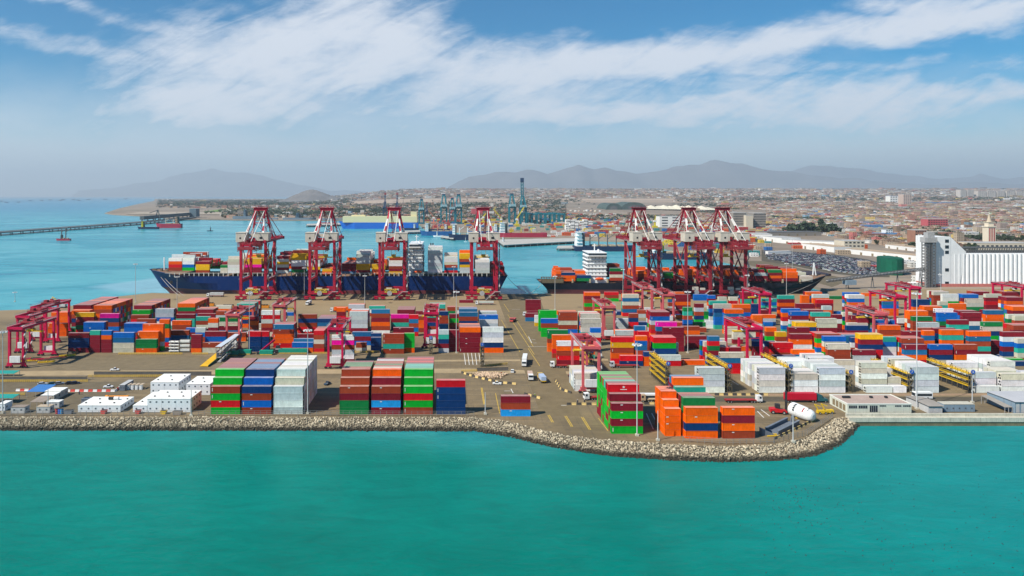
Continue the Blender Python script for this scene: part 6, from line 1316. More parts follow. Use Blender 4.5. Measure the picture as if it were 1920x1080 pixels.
def lwall(a, c, h, depth, label, m, rm, name='warehouse'):
    A, C_ = Vector(G(*a)), Vector(G(*c)); dd = C_ - A; L = dd.length; r = thing(name, label, 'warehouse', tuple(A), math.atan2(dd.y, dd.x)); b = MB(); b.box(0, L, 0, depth, 0, h); b.build('wall', m, r); b = MB(); b.prism([(0, h + .02), (L, h + .02), (L, h + .4), (0, h + .4)], -.3, depth + .3); b.build('roof', rm, r)
    for k in range(int(L / 22)): b = MB(); b.box(8 + 22 * k, 12 + 22 * k, -.12, .05, 0, h * .55); b.build('gate', MATS['brown_doorway'], r)
lwall((1585, 475), (1742, 492), 7.5, 22, 'long white warehouse wall running towards the silo tower', whw, whr); lwall((1660, 465), (1745, 475), 6.5, 40, 'white warehouse with a sandy roof behind the longest wall', whw, whr); lwall((1503, 466), (1564, 473.5), 9, 30, 'white warehouse wall beside the container depot', whw, whr); lwall((1430, 452), (1466, 456), 10, 40, 'white gabled warehouse at the edge of the basin', whw, roofg); lwall((1466, 456), (1578, 462), 7, 26, 'long low white shed leading to the cream block', whw, roofg); lwall((1412, 446), (1448, 446.5), 8, 60, 'grey roofed warehouse beside the grey concrete blocks', whw, roofg)
lwall((1438, 443), (1540, 442), 9, 45, 'dark roofed grandstand shed in front of the tall trees', bgrey, dst); lwall((1440, 478), (1483, 477), 5, 6, 'white perimeter wall of the car lot', whw, whw)
ch = thing('church_tower', 'tall church tower with red and white stripes and a pointed spire', 'tower', G(1860, 457)); s_ = ch.location.y / FPX; red_ = mat('church_red', (.38, .07, .06), .7, .1, .3); b = MB(); w_ = 14 * s_; b.box(-w_ / 2, w_ / 2, 0, w_, 0, 31 * s_); b.build('shaft', mat('church_cream', (.66, .57, .44), .8, .08, .3), ch)
for k in (-.3, 0, .3): b = MB(); b.box(k * w_ - w_ * .07, k * w_ + w_ * .07, -.2, .1, 2, 29 * s_); b.build('red_stripe', red_, ch)
b = MB(); b.box(-w_ * .58, w_ * .58, -w_ * .08, w_ * 1.08, 31 * s_, 33 * s_); b.box(-w_ * .36, w_ * .36, w_ * .14, w_ * .86, 33 * s_, 40 * s_); b.box(-w_ * .44, w_ * .44, w_ * .06, w_ * .94, 40 * s_, 41 * s_); b.build('belfry', MATS['church_cream'], ch); b = MB(); b.tube((0, w_ / 2, 41 * s_), (0, w_ / 2, 57 * s_), w_ * .3, .1, n=8); b.build('spire', mat('church_spire', (.50, .40, .28), .7, .1, .3), ch)
# hangars and white tent roofs by the airport
def arch(px0, px1, py, top, depth, label, m, name='hangar', end=None):
    D = DG(py); x0, x1 = XW(px0, D), XW(px1, D); h = ZW(top, D); r = thing(name, label, name, (x0, D, 0)); w = x1 - x0; n = 14; poly = [(w / 2 - w / 2 * math.cos(math.pi * k / n), h * math.sin(math.pi * k / n) ** .8) for k in range(n + 1)]
    b = MB(); b.prism(poly, 0, depth); b.build('vault', m, r); b = MB(); b.prism([(w * .25 + (x - w * .25) * .98, z * .6) for x, z in [(w * .25, 0), (w * .75, 0), (w * .72, h * .9), (w * .5, h * 1.15), (w * .28, h * .9)]], -.6, 0); b.build('front_opening', end or dst, r)
dgr = mat('dark_green_hangar', (.065, .095, .085), .7, .2, .02); tentc = mat('cream_tent_membrane', (.66, .60, .46), .7, .08, .02)
arch(1136, 1166, 396, 381, 260, 'dark green hangar, left of the pair by the airfield', dgr); arch(1164, 1214, 396, 379, 260, 'dark green hangar, wider one of the pair by the airfield', dgr); arch(1232, 1274, 395, 386, 120, 'cream vaulted tent hall beside the white fins', tentc, 'tent_hall', tentc)
for k in range(11):
    D = 4100 - 30 * k; x = XW(1214 + 12 * k, D); r = thing('membrane_roof', 'cream peaked membrane roof in the long rippled row by the airfield', 'roof', (x, D, 0), 0, 'cream membrane roofs by the airfield'); b = MB(); w = 44; hh = 34 + 6 * (k % 2) - abs(k - 5) * 1.2
    for s in range(8): a0, a1 = s * math.pi / 4, (s + 1) * math.pi / 4; b.face([(w * math.cos(a0), 140 * math.sin(a0) + 60, 14), (w * math.cos(a1), 140 * math.sin(a1) + 60, 14), (0, 60, hh)])
    b.build('membrane', tentc, r); b = MB()
    for a in (-w, w): b.beam((a, 60, 0), (a, 60, 14), 2)
    b.build('strut', whw, r)
ftm = [mat('cream_fuel_tank', (.62, .54, .40), .6, .08, .05), mat('white_fuel_tank', (.72, .71, .68), .6, .06, .05), mat('rusty_pink_tank', (.55, .38, .28), .6, .1, .05)]
for k in range(26):
    px, py = 1072 + (k % 9) * 7.4 + random.uniform(-1.5, 1.5), 387.5 + (k // 9) * 5.2 + random.uniform(-.6, .6); x, y, _ = G(px, py); rd = random.uniform(2.0, 3.0) * y / FPX; r = thing('fuel_tank', ['cream', 'white', 'rusty pink'][k % 3] + ' cylindrical tank in the fuel depot by the airfield', 'tank', (x, y, 0), 0, 'fuel tanks of the depot'); h = random.uniform(3.5, 5.5) * y / FPX * .8
    b = MB(); b.tube((0, 0, 0), (0, 0, h), rd, n=14); b.build('shell', ftm[k % 3], r); b = MB(); b.tube((0, 0, h), (0, 0, h + rd * .15), rd * 1.01, .2, n=14); b.build('roof', whw, r)

# ---------------------------------------------------------------- far port cranes (teal, navy), mobile cranes, ships
teal = mat('teal_crane_paint', (.012, .15, .19), .6, .15, .05); navyc = mat('navy_crane_paint', (.018, .05, .11), .6, .15, .05); rtop = mat('dull_red_crane_top', (.28, .06, .07), .6, .1, .05)
def far_crane(m, up_):
    r = thing('harbour_crane', 'x', 'crane'); b = MB()
    for x in (-8, 8):
        for y in (0, 26): b.beam((x, y, 0), (x, y, 46), 4.0)
        b.beam((x, 0, 16), (x, 26, 16), 3); b.beam((x, 0, 18), (x, 26, 44), 2.2); b.beam((x, 0, 46), (x, 26, 46), 4)
    for y in (0, 26): b.beam((-8, y, 46), (8, y, 46), 4); b.beam((-8, y, 3), (8, y, 3), 3); b.beam((-8, y, 18), (8, y, 44), 1.6)
    b.build('portal', m, r); b = MB(); b.box(-9, 9, -6, 8, 48, 55); b.build('machinery_house', m if m is not teal else mat('pale_teal_house', (.28, .42, .45), .6, .1, .05), r); b = MB()
    for x in (-1, 1): b.beam((8 * x, 26, 47), (3.4 * x, 22, 80), 3.2); b.beam((7 * x, 0, 50), (3.4 * x, 22, 80), 2.4)
    b.box(-4.5, 4.5, 19, 25, 78, 82); b.build('mast', m, r); b = MB()
    for x in (-3, 3):
        b.beam((x, -16, 50), (x, 30, 50), 2)
        if up_: b.beam((x, 30, 50), (x, 38, 128), 2.8); [b.beam((x, 30 + k, 50 + 9.75 * k), (-x, 31 + k, 59.75 + 9.75 * k), .8) for k in range(8)]
        else: b.beam((x, 30, 50), (x, 82, 50), 2); b.beam((x, 22, 80), (x, 70, 51), .8)
    b.build('boom', m, r)
    if up_: b = MB(); b.box(-5, 5, 34, 41, 122, 134); b.build('boom_tip', rtop if m is navyc else navyc, r)
    else: b = MB(); b.box(-5, 5, 20, 25, 82, 85); b.build('mast_cap', navyc, r)
    return r
fk = {(id(teal), 1): Kind(far_crane(teal, 1)), (id(teal), 0): Kind(far_crane(teal, 0)), (id(navyc), 1): Kind(far_crane(navyc, 1))}
for px, top, m, u, l in [(721, 361, navyc, 1, 'navy harbour crane with a raised boom above the car carrier, left of the pair'), (744, 361, navyc, 1, 'navy harbour crane with a raised boom above the car carrier, right of the pair'), (832, 365, teal, 0, 'teal harbour crane beside the leaning red jib, left of the pair'), (860, 365, teal, 0, 'teal harbour crane beside the leaning red jib, right of the pair'), (848, 372, teal, 0, 'small teal harbour crane between the pair by the leaning red jib'), (790, 374, teal, 0, 'teal harbour crane at the stern of the car carrier'), (800, 379, navyc, 1, 'short navy crane behind the bow of the blue cargo ship'), (961, 364, teal, 0, 'teal harbour crane beside the tallest raised boom'), (981.5, 333, teal, 1, 'teal harbour crane with the tallest raised boom')]:
    hh = 134 if u else 83; base = 407 if m is navyc else 420; D = DG(base); o = fk[(id(m), u)]((XW(px, D), D, 0), label=l, group='harbour cranes of the far terminal'); s = (ZW(top, D)) / hh; o.scale = (s, s, s)
for k in range(9):
    px = 985 + 8.5 * k; D = 2350 - 60 * (k % 3); r = thing('stacking_crane', 'teal stacking crane in the row below the tallest raised boom', 'crane', (XW(px, D), D, 0), 0, 'teal stacking cranes of the far terminal'); b = MB()
    for x in (-9, 9): b.beam((x, 0, 0), (x, 0, 30), 4); b.beam((x, 20, 0), (x, 20, 30), 4)
    b.beam((-9, 0, 12), (9, 0, 12), 2.5); b.build('leg_frame', teal, r); b = MB(); b.box(-12, 12, -2, 22, 29, 34); b.build('girder', teal, r)
ymc = mat('mobile_crane_yellow', (.62, .50, .03), .5, .1, .1)
for px, py, dx, hz, m, l in [(940, 424, -24, 52, ymc, 'yellow mobile harbour crane leaning left over the red ship'), (969, 424, 22, 58, ymc, 'yellow mobile harbour crane leaning right over the red ship'), (906, 419, 13, 38, ymc, 'yellow mobile harbour crane seen behind the stern quay crane'), (813, 420, -16, 44, mat('salmon_crane', (.60, .22, .14), .6, .1, .1), 'salmon coloured mobile crane behind the blue ships'), (845, 412, 30, 80, mat('red_jib', (.45, .05, .07), .6, .1, .1), 'leaning red jib crane between the teal cranes'), (1228, 428, 1, 36, ymc, 'upright yellow crane mast behind the first right quay crane')]:
    D = DG(py); r = thing('mobile_crane', l, 'crane', (XW(px, D), D, 0)); b = MB(); b.box(-7, 7, -4, 4, 2, 7); b.beam((0, 0, 7), (0, 0, 24), 4.5); b.build('tower', m, r); b = MB(); b.beam((0, 0, 22), (dx, -4, hz), 2.2); b.beam((0, 0, 27), (dx * .9, -4, hz), .6); b.build('jib', m, r); b = MB(); b.box(-4, 4, -3, 3, 18, 23); b.build('cab_house', whw, r)
def far_ship(px0, px1, py, top, bow_left, hullm, label, house_at, hcol=None, name='cargo_ship', cat='ship', gear=None, hh=1.0, depth=None, group=None, up_m=None, up_frac=0.0):
    hh *= 1.55 if house_at is not None and group is None else 1
    D = DG(py, WZ); x0, x1 = XW(px0, D), XW(px1, D); L = x1 - x0; h = ZW(top, D) - WZ; bw = depth or min(34, L * .2); r = thing(name, label, cat, (x0, D, WZ), 0, group); b = MB(); n = 12
    def sec(t, z):
        u = t if bow_left else 1 - t; w = bw / 2 * min(1, max(.02, (u / .16)) ** .6); return w * (.9 if u > .95 else 1)
    ts = [k / n for k in range(n + 1)]
    for a, c in zip(ts, ts[1:]):
        for s in (-1, 1):
            q = []
            for t, z in ((a, 0), (c, 0), (c, h), (a, h)):
                rk = L * .05 * (z / h) * (1 if (bow_left and t < .1) else 0) - L * .05 * (z / h) * (1 if (not bow_left and t > .9) else 0); q.append((L * t - rk, bw / 2 + s * sec(t, z), z - 1 + (h * .18 * max(0, 1 - (t if bow_left else 1 - t) / .12) if z > 0 else 0)))
            b.face(q if s < 0 else q[::-1])
        b.face([(L * a, bw / 2 - sec(a, h), h - 1.2), (L * c, bw / 2 - sec(c, h), h - 1.2), (L * c, bw / 2 + sec(c, h), h - 1.2), (L * a, bw / 2 + sec(a, h), h - 1.2)])
    for t in (0, 1): b.face([(L * t, bw / 2 - sec(t, 0), -1), (L * t, bw / 2 + sec(t, 0), -1), (L * t, bw / 2 + sec(t, h), h - 1), (L * t, bw / 2 - sec(t, h), h - 1)])
    b.build('hull', hullm, r)
    if up_m: b = MB(); b.box(L * .01, L * .985, .6, bw - .6, h - 1.1, h - 1 + up_frac * h); b.box(L * .12, L * .3, bw * .25, bw * .75, h - 1 + up_frac * h, h + 3 + up_frac * h); b.box(L * .6, L * .66, bw * .3, bw * .6, h - 1 + up_frac * h, h + 6 + up_frac * h); b.box(L * .9, L * .98, bw * .2, bw * .8, h - 1 + up_frac * h, h + 12 + up_frac * h); b.build('upper_hull', up_m, r)
    if house_at is not None:
        w = L * .10; b = MB(); xh = L * house_at; s = hh * max(5, h)
        for k in range(4): b.box(xh + .04 * w * k, xh + w - .04 * w * k, bw * (.12 + .02 * k), bw * (.88 - .02 * k), h - 1.1 + s * .27 * k, h - 1.1 + s * .27 * (k + 1) - .25); b.box(xh - .03 * w, xh + w * 1.03, bw * .06, bw * .94, h - 1.1 + s * .27 * (k + 1) - .25, h - 1.1 + s * .27 * (k + 1))
        b.build('deckhouse', hcol or swhite, r); b = MB(); b.beam((xh + w / 2, bw / 2, h + s * 1.0), (xh + w / 2, bw / 2, h + s * 1.6), max(.5, L * .008)); b.box(xh + w * 1.1, xh + w * 1.5, bw * .35, bw * .65, h - 1, h + s * .95); b.build('funnel', dst, r)
    if gear:
        for k in range(gear[0]): x = L * (.2 + .6 * (k + .5) / gear[0]); b = MB(); b.beam((x, bw / 2, h - 1), (x, bw / 2, h + gear[1]), 1.6); b.beam((x, bw / 2, h + gear[1] * .6), (x + gear[1] * .7, bw / 2, h + gear[1] * 1.1), .9); b.build('deck_crane', gear[2], r); b = MB(); b.box(x + 3, x + L * .6 / gear[0] - 3, bw * .15, bw * .85, h - 1.1, h + 1); b.build('hatch_cover', MATS['tan_hatch_steel'], r)
    return r
for k, (px, py, hh_) in enumerate([(756, 372, 60), (771, 377, 50), (790, 366, 70), (811, 376, 44), (837, 372, 60), (876, 374, 60), (893, 379, 45), (915, 372, 60), (1010, 383, 50), (1035, 380, 50), (1060, 384, 45), (1110, 392, 40), (1150, 404, 36)]):
    D = 2550 + 40 * (k % 4); r = thing('light_tower', 'thin grey light tower rising among the far port cranes', 'light tower', (XW(px, D), D, 0), 0, 'light towers of the far port'); h = ZW(py, D); b = MB(); b.tube((0, 0, 0), (0, 0, h), 1.1, .6, n=6); b.build('pole', dst, r); b = MB(); b.box(-3, 3, -1, 1, h, h + 2.5); b.build('lamp_frame', dst, r)
blueh = mat('bright_ship_blue', (.015, .13, .50), .5, .08, .05); midb = mat('mid_ship_blue', (.02, .10, .26), .5, .1, .05); navy_ = mat('dark_ship_navy', (.015, .03, .07), .5, .1, .05); redh = mat('ship_red', (.36, .03, .06), .5, .12, .05); creamh = mat('car_carrier_cream', (.72, .62, .36), .5, .05, .05); greyn = mat('naval_grey', (.16, .22, .27), .6, .1, .05)
far_ship(641, 784, 429, 416.5, True, blueh, 'huge car carrier with a blue lower hull and a cream upper hull', None, name='car_carrier', up_m=creamh, up_frac=.92); far_ship(790, 850, 442, 433, True, midb, 'blue cargo ship with a white bow house moored bow outwards', .12, gear=(3, 14, MATS['salmon_crane'])); far_ship(843, 895, 450.5, 439, True, navy_, 'dark blue cargo ship with a bright blue bow near the stern quay crane', .10, gear=(2, 14, swhite)); far_ship(930, 1026, 447.5, 436, True, redh, 'long crimson cargo ship lying along the far pier', .08, gear=(3, 10, ymc))
far_ship(752, 785, 431.5, 427, True, navy_, 'dark barge with blue containers behind the car carrier', .7); far_ship(1079, 1190, 471.5, 461, False, navy_, 'black bulk carrier with a white stern house and deck cranes', .03, gear=(4, 18, dst), depth=30, hh=1.5); far_ship(1330, 1560, 523, 512, True, mat('bulk_black_red', (.05, .035, .04), .6, .2, .05), 'large black and red bulk carrier half hidden behind the black container ship', None, depth=34); far_ship(1215, 1330, 487, 474, True, navy_, 'dark hulled carrier with a red deck behind the three right quay cranes', .10, gear=(3, 16, ymc), depth=30)
b = MB(); o = bpy.data.objects
far_ship(293, 339, 427.5, 419, True, redh, 'red cargo ship moored at the head of the long jetty', .75, mat('rust_house', (.40, .24, .16), .7, .1, .1), gear=(2, 12, ftm[0])); far_ship(258, 296, 429.5, 425, True, navy_, 'dark barge with a yellow house in front of the long jetty', .16, ymc, hh=1.4); far_ship(436, 480, 412.5, 405, False, greyn, 'blue grey naval ship moored along the far shore', .45, greyn); far_ship(530, 590, 413.5, 408, False, greyn, 'smaller grey naval ship behind the first quay cranes', .4, greyn)
far_ship(105, 131, 451, 447, True, redh, 'red crane barge with a rusty derrick anchored alone in the bay', .3, dst, name='crane_barge', gear=(2, 22, dst)); far_ship(388, 399, 433.5, 431.5, False, navy_, 'small dark launch crossing the harbour', .5, dst, name='launch', cat='boat'); far_ship(813, 831, 444, 441, True, swhite, 'white tug beside the blue cargo ship', .3, name='tug', cat='boat', hh=1.3); far_ship(870, 876, 453.5, 452, True, swhite, 'tiny white motor boat leaving a wake by the stern quay crane', .4, name='motor_boat', cat='boat'); far_ship(937, 962, 458.5, 456, True, navy_, 'small tug with a white house at the pier corner', .2, name='tug', cat='boat', hh=1.5)
for k, (px, py) in enumerate([(2, 378), (12, 380), (34, 379.5), (57, 377), (78, 376.5), (94, 375.5), (113, 376.5), (118, 375), (137, 375), (148, 376.5), (165, 375), (197, 374.5), (235, 373.5)]): far_ship(px - 3.2, px + 3.2, py, py - 1.3, k % 2 == 0, navy_, 'tiny dark ship anchored far out on the horizon', .15 if k % 2 else .75, dst, group='ships anchored on the horizon')
far_ship(880, 935, 441, 433, True, midb, 'mid blue cargo ship moored behind the stern quay crane', .85, gear=(2, 16, swhite)); far_ship(800, 842, 434.5, 429, False, navy_, 'navy cargo ship with pale cranes in the second row of the far port', .8, gear=(3, 16, MATS['salmon_crane'])); far_ship(600, 640, 414, 409, False, greyn, 'third grey naval ship beside the car carrier bow', .5, greyn); far_ship(486, 520, 413, 408.5, True, greyn, 'long low grey naval ship between the jetty and the first crane', .4, greyn)
for k in range(9):
    px, py = 1062 + 8.2 * (k % 6) + random.uniform(-1, 1), 424 + 7 * (k // 6); building(px, px + 7.4, py, py - random.uniform(8, 12), 22, 'white storage block in the cluster behind the wide pale pier', whw, whw, rows=2, cols=3, name='storage_block'); COL.objects['storage_block' if k == 0 else 'storage_block.%03d' % k]['group'] = 'white storage blocks behind the pier'
# piers and jetty
pc = mat('pier_concrete', (.42, .40, .36), .85, .2, .1); pdk = mat('pier_dark_face', (.13, .13, .12), .85, .2, .1)
def pier(pts, label, h=2.2, th=1.6, pile=18, name='pier', m=None):
    P = [Vector(G(p[0], p[1])) for p in pts]; r = thing(name, label, 'pier'); b = MB(); b.slab([(p.x, p.y) for p in P], h - th, h); b.build('deck', m or pc, r); pb = MB(); pb.tube((0, 0, -8), (0, 0, h - th), 1.2, n=6); pm = pb.mesh('pile'); pm.materials.append(pdk)
    for a, c in zip(P, P[1:] + P[:1]):
        n = max(1, int((c - a).length / pile))
        for k in range(n): q = a.lerp(c, (k + .5) / n); link('pile', pm, parent=r, loc=(q.x, q.y, 0))
    return r
pier([(945, 461.5), (1092, 453.5), (1090, 448), (930, 451)], 'wide pale pier reaching into the basin below the red ship'); pier([(1044, 467), (1080, 467), (1078, 462.5), (1046, 463)], 'small detached pier on piles left of the black bulk carrier'); pier([(760, 437), (790, 436), (788, 433), (758, 434)], 'low pier between the car carrier and the blue ship'); pier([(826, 445.5), (850, 449), (852, 446.5), (830, 443.5)], 'narrow pier beside the white tug'); pier([(575, 424), (642, 422), (642, 419), (575, 421)], 'low pier with equipment left of the car carrier')
jd = mat('jetty_dark_steel', (.10, .115, .12), .7, .2, .1)
pier([(-80, 445.5), (262, 420), (366, 409.5), (366, 407.5), (262, 417.6), (-80, 442.8)], 'very long dark trestle jetty running out across the bay', 5, 2.4, 36, 'jetty', jd)
jt = thing('loading_gallery', 'dark loading gallery standing on the long jetty behind the red ship', 'gallery'); b = MB(); A, C_ = Vector(G(266, 417.5)), Vector(G(366, 407.5))
b.beam(A + Vector((0, 0, 16)), C_ + Vector((0, 0, 16)), 14, 12); b.build('hall', jd, jt); b = MB()
for k in range(12): q = A.lerp(C_, k / 11); b.beam((q.x, q.y, 4), (q.x, q.y, 12), 3)
b.build('support', jd, jt); b = MB(); q = Vector(G(296, 415)); b.beam((q.x - 10, q.y, 5), (q.x, q.y, 42), 2.5); b.beam((q.x + 10, q.y, 5), (q.x, q.y, 42), 2.5); b.beam((q.x, q.y, 40), (q.x - 26, q.y - 10, 30), 2); b.build('loader_tower', jd, jt)
b = MB(); q = Vector(G(363, 408.5)); b.box(q.x - 14, q.x + 14, q.y - 10, q.y + 30, 4, 38); b.build('end_house', mat('slate_house', (.12, .17, .20), .7, .1, .1), jt)

# ---------------------------------------------------------------- car lot: rows of new cars
def in_poly(px, py, P):
    c = False; j = len(P) - 1
    for i in range(len(P)):
        if (P[i][1] > py) != (P[j][1] > py) and px < (P[j][0] - P[i][0]) * (py - P[i][1]) / (P[j][1] - P[i][1]) + P[i][0]: c = not c
        j = i
    return c
LOT = [(1432, 472), (1480, 473), (1560, 479), (1620, 488), (1664, 499), (1664, 516), (1622, 516), (1560, 509), (1500, 497), (1440, 486)]
patch('asphalt_lot', [(1428, 469), (1480, 471), (1565, 477), (1625, 486), (1668, 497), (1668, 520), (1615, 519), (1555, 512), (1495, 500), (1428, 489)], dark, 0.008)
patch('asphalt_road', [(1400, 489), (1440, 490), (1500, 503), (1560, 517), (1600, 524), (1560, 538), (1480, 515), (1400, 496)], MATS['parking_asphalt'], 0.006)
cc = [('white', (.66, .66, .65)), ('white', (.70, .70, .69)), ('dark blue', (.03, .045, .10)), ('black', (.02, .02, .025)), ('silver', (.36, .37, .40)), ('maroon', (.17, .03, .04)), ('dark grey', (.09, .09, .10)), ('dark blue', (.04, .06, .14)), ('silver', (.42, .43, .45))]
cpm = attr_mat('lot_car_paint', 'object', .3, False, .05); cpa = attr_mat('lot_car_paint_mass', 'col', .3, False, .05)
cmb = MB(); cmb.prism([(-2.1, .3), (2.1, .3), (2.15, .75), (1.25, .92), (-2.0, .95)], -.86, .86); cbody = cmb.mesh('car_body'); cbody.materials.append(cpm)
cmb = MB(); cmb.prism([(-1.75, .93), (1.1, .93), (.4, 1.42), (-1.3, 1.42)], -.76, .76); cgl = cmb.mesh('window'); cgl.materials.append(glass)
cmb = MB(); cmb.box(-1.28, .38, -.74, .74, 1.43, 1.47); crf = cmb.mesh('roof'); crf.materials.append(cpm)
spots = []
D = DG(518)
row = 0
while D < DG(471):
    x = XW(1425, D)
    while x < XW(1670, D):
        px, py = CX + FPX * x / D, HY + FPX * H / D
        if in_poly(px, py, LOT) and random.random() < .93: spots.append((D, x, py))
        x += 2.65
    D += 5.4 if row % 2 else 8.8; row += 1
spots.sort(); mass = MB()
for k, (D, x, py) in enumerate(spots):
    nm, c = random.choice(cc); c = tuple(v * random.uniform(.85, 1.1) for v in c); a = math.pi / 2 + random.uniform(-.03, .03)
    if k < 285:
        o = bpy.data.objects.new('new_car', cbody); COL.objects.link(o); o.location = (x, D, 0.02); o.rotation_euler = (0, 0, a); o.color = c + (1,); tag(o, f'{nm} car parked in the dense rows of the car lot near the green hall', 'car', f'{nm} cars in the dense lot')
        w = bpy.data.objects.new('window', cgl); COL.objects.link(w); w.parent = o; w = bpy.data.objects.new('roof', crf); COL.objects.link(w); w.parent = o; w.color = o.color
    else:
        mass.cbox(x, D, .3, 4.3, 1.75, .65, a, c=c); mass.cbox(x - .2, D - .1, .95, 2.6, 1.5, .45, a, c=(.03, .035, .045), top=c)
tag(mass.build('parked_cars', cpa), 'rows of new cars filling the far part of the car lot', kind='stuff')

# ---------------------------------------------------------------- the town and its trees
hc = [((.34, .20, .13), 'brick red'), ((.42, .30, .21), 'sand coloured'), ((.50, .40, .29), 'pale tan'), ((.30, .23, .19), 'brown'), ((.62, .58, .51), 'off-white'), ((.38, .33, .29), 'grey'), ((.46, .25, .19), 'salmon'), ((.52, .38, .13), 'ochre'), ((.20, .30, .36), 'blue grey'), ((.44, .15, .13), 'red'), ((.66, .63, .58), 'white')]
hw_ = [20, 18, 12, 18, 6, 8, 9, 3, 3, 3, 5]
ho = attr_mat('house_render', 'object', .85, False, .15, True); hm = attr_mat('town_render', 'col', .85, False, .15, True)
hb_ = MB(); hb_.box(-.5, .5, 0, 1, 0, 1); hmesh = hb_.mesh('house'); hmesh.materials.append(ho)
hb_ = MB(); hb_.box(-.51, .51, -.01, .06, 1, 1.07); hb_.box(-.51, .51, .95, 1.01, 1, 1.07); hb_.box(-.51, -.45, .06, .95, 1, 1.07); hb_.box(.45, .51, .06, .95, 1, 1.07); hb_.box(-.3, .05, .4, .75, 1.0, 1.28); rmesh = hb_.mesh('roof_parapet'); rmesh.materials.append(ho)
town = MB(); tree_spots = []; houses = []
TOWN = [(1440, 441), (1545, 441), (1660, 463), (1745, 473), (1980, 468), (2150, 470), (2150, 384), (1438, 384), (1438, 420)]
# white tanks and sheds stand near the fuel depot
def blocked(px, py):
    if 1368 < px < 1438 and 396 < py < 429: return True
    if 1848 < px < 1872 and py > 452: return True
    return 1830 < px < 1936 and py > 452
D = 1130.0
while D < 6600:
    py = HY + FPX * H / D; step = 11.5 + (D - 1100) * .0060; x = XW(1270 if D > 1900 else 1430, D); xe = XW(2120, D)
    while x < xe:
        px = CX + FPX * x / D; w = random.uniform(.75, 1.5) * step
        ok = in_poly(px, py, TOWN) or (1270 < px < 1440 and 386 < py < 417 and not (1236 < px < 1345 and py < 396))
        rd = mnoise.noise(Vector((x * .004, D * .003, 2.0)))
        if ok and not blocked(px, py):
            if rd > .30 or random.random() < .08: tree_spots.append((x, D, random.uniform(5, 9)))
            elif random.random() < .93: houses.append((D, x + w / 2, w * .94, step * random.uniform(.7, 1.1), random.choice((3.2, 3.4, 5.6, 6, 6.4, 8.8)) * random.uniform(.9, 1.15) * (1 if random.random() > .03 else 2.2)))
        x += w
    D += step * 1.02 * random.uniform(.9, 1.15)
houses.sort()
for k, (D, x, w, dp, h) in enumerate(houses):
    c, nm = random.choices(hc, hw_)[0]; bb = random.uniform(.6, 1.3); c = tuple(v * bb for v in c); z = ZT(x, D)
    if k < 292:
        o = bpy.data.objects.new('town_house', hmesh); COL.objects.link(o); o.location = (x, D, z); o.scale = (w, dp, h); o.rotation_euler = (0, 0, random.uniform(-.12, .12)); o.color = c + (1,)
        st = 'single storey' if h < 4.6 else ('two storey' if h < 7.6 else 'tall'); tag(o, f'{nm} {st} flat-roofed house in the dense town behind the silo and warehouses', 'house', f'{nm} {st} houses of the near town')
        p = bpy.data.objects.new('roof_parapet', rmesh); COL.objects.link(p); p.parent = o; p.color = tuple(v * .85 for v in c) + (1,)
    else:
        t = tuple(v * random.uniform(.7, 1.1) for v in random.choices(hc, hw_)[0][0]); town.cbox(x, D + dp / 2, z - 2, w, dp, h + 2, random.uniform(-.15, .15), c=c, top=t)
        if random.random() < .5: town.cbox(x + random.uniform(-.2, .2) * w, D + dp * .6, z + h, w * .35, dp * .35, 2.4, 0, c=t, top=c)
for _ in range(90):
    px, py = random.uniform(1445, 2100), random.uniform(386, 462) ** 1.0
    if not in_poly(px, py, TOWN) or blocked(px, py): continue
    x, D, _z = G(px, py); c = random.choice([(.66, .65, .62), (.62, .60, .55), (.10, .22, .42), (.40, .36, .30), (.55, .50, .42), (.30, .14, .10)])
    k = D / 1600; town.cbox(x, D, ZT(x, D), random.uniform(25, 60) * k, random.uniform(16, 30) * k, random.uniform(8, 13), random.uniform(-.15, .15), c=tuple(v * .9 for v in c), top=c)
# farther quarters: sparser, hazier, on the rising plain; low industry and villas round the airport and peninsula
D = 2500.0
while D < 14000:
    step = 26 + (D - 2500) * .0068
    for px0, px1, y0, y1, dens, kind in [(640, 1270, 2500, 5600, .22, 0), (420, 660, 2800, 12000, .26, 1), (1270, 2150, 5900, 7200, .60, 0), (560, 2150, 7500, 14000, .62, 2), (1560, 2150, 5600, 7600, .7, 2), (300, 560, 5200, 14000, .25, 1)]:
        if not y0 < D < y1: continue
        x = XW(px0, D)
        while x < XW(px1, D):
            w = random.uniform(.5, 1.6) * step; px = CX + FPX * x / D
            if kind == 0 and D < 5600 and ((1060 < px < 1345 and D > 3000)): x += w; continue
            rd = random.random()
            if rd < dens:
                c = random.choices(hc, hw_)[0][0]; k = random.uniform(.7, 1.25); c = tuple(v * k for v in c); h = random.uniform(5, 11) * (1 if random.random() > .05 else random.uniform(1.6, 3)) * (1.2 if kind == 2 else 1)
                if random.random() < (.05 if kind != 2 else .10): c = (.70, .69, .66)
                town.cbox(x, D + random.uniform(0, step), ZT(x, D) - 3, w * .7, step * .6, h + 3, random.uniform(-.3, .3), c=c, top=tuple(v * random.uniform(.7, 1.1) for v in random.choices(hc, hw_)[0][0]))
            elif rd < dens + (.34 if kind == 1 else .42 if kind == 0 else .10): tree_spots.append((x, D, random.uniform(7, 13) * (1 + (D > 6000) * .5)))
            x += w
    D += step * random.uniform(.9, 1.1)
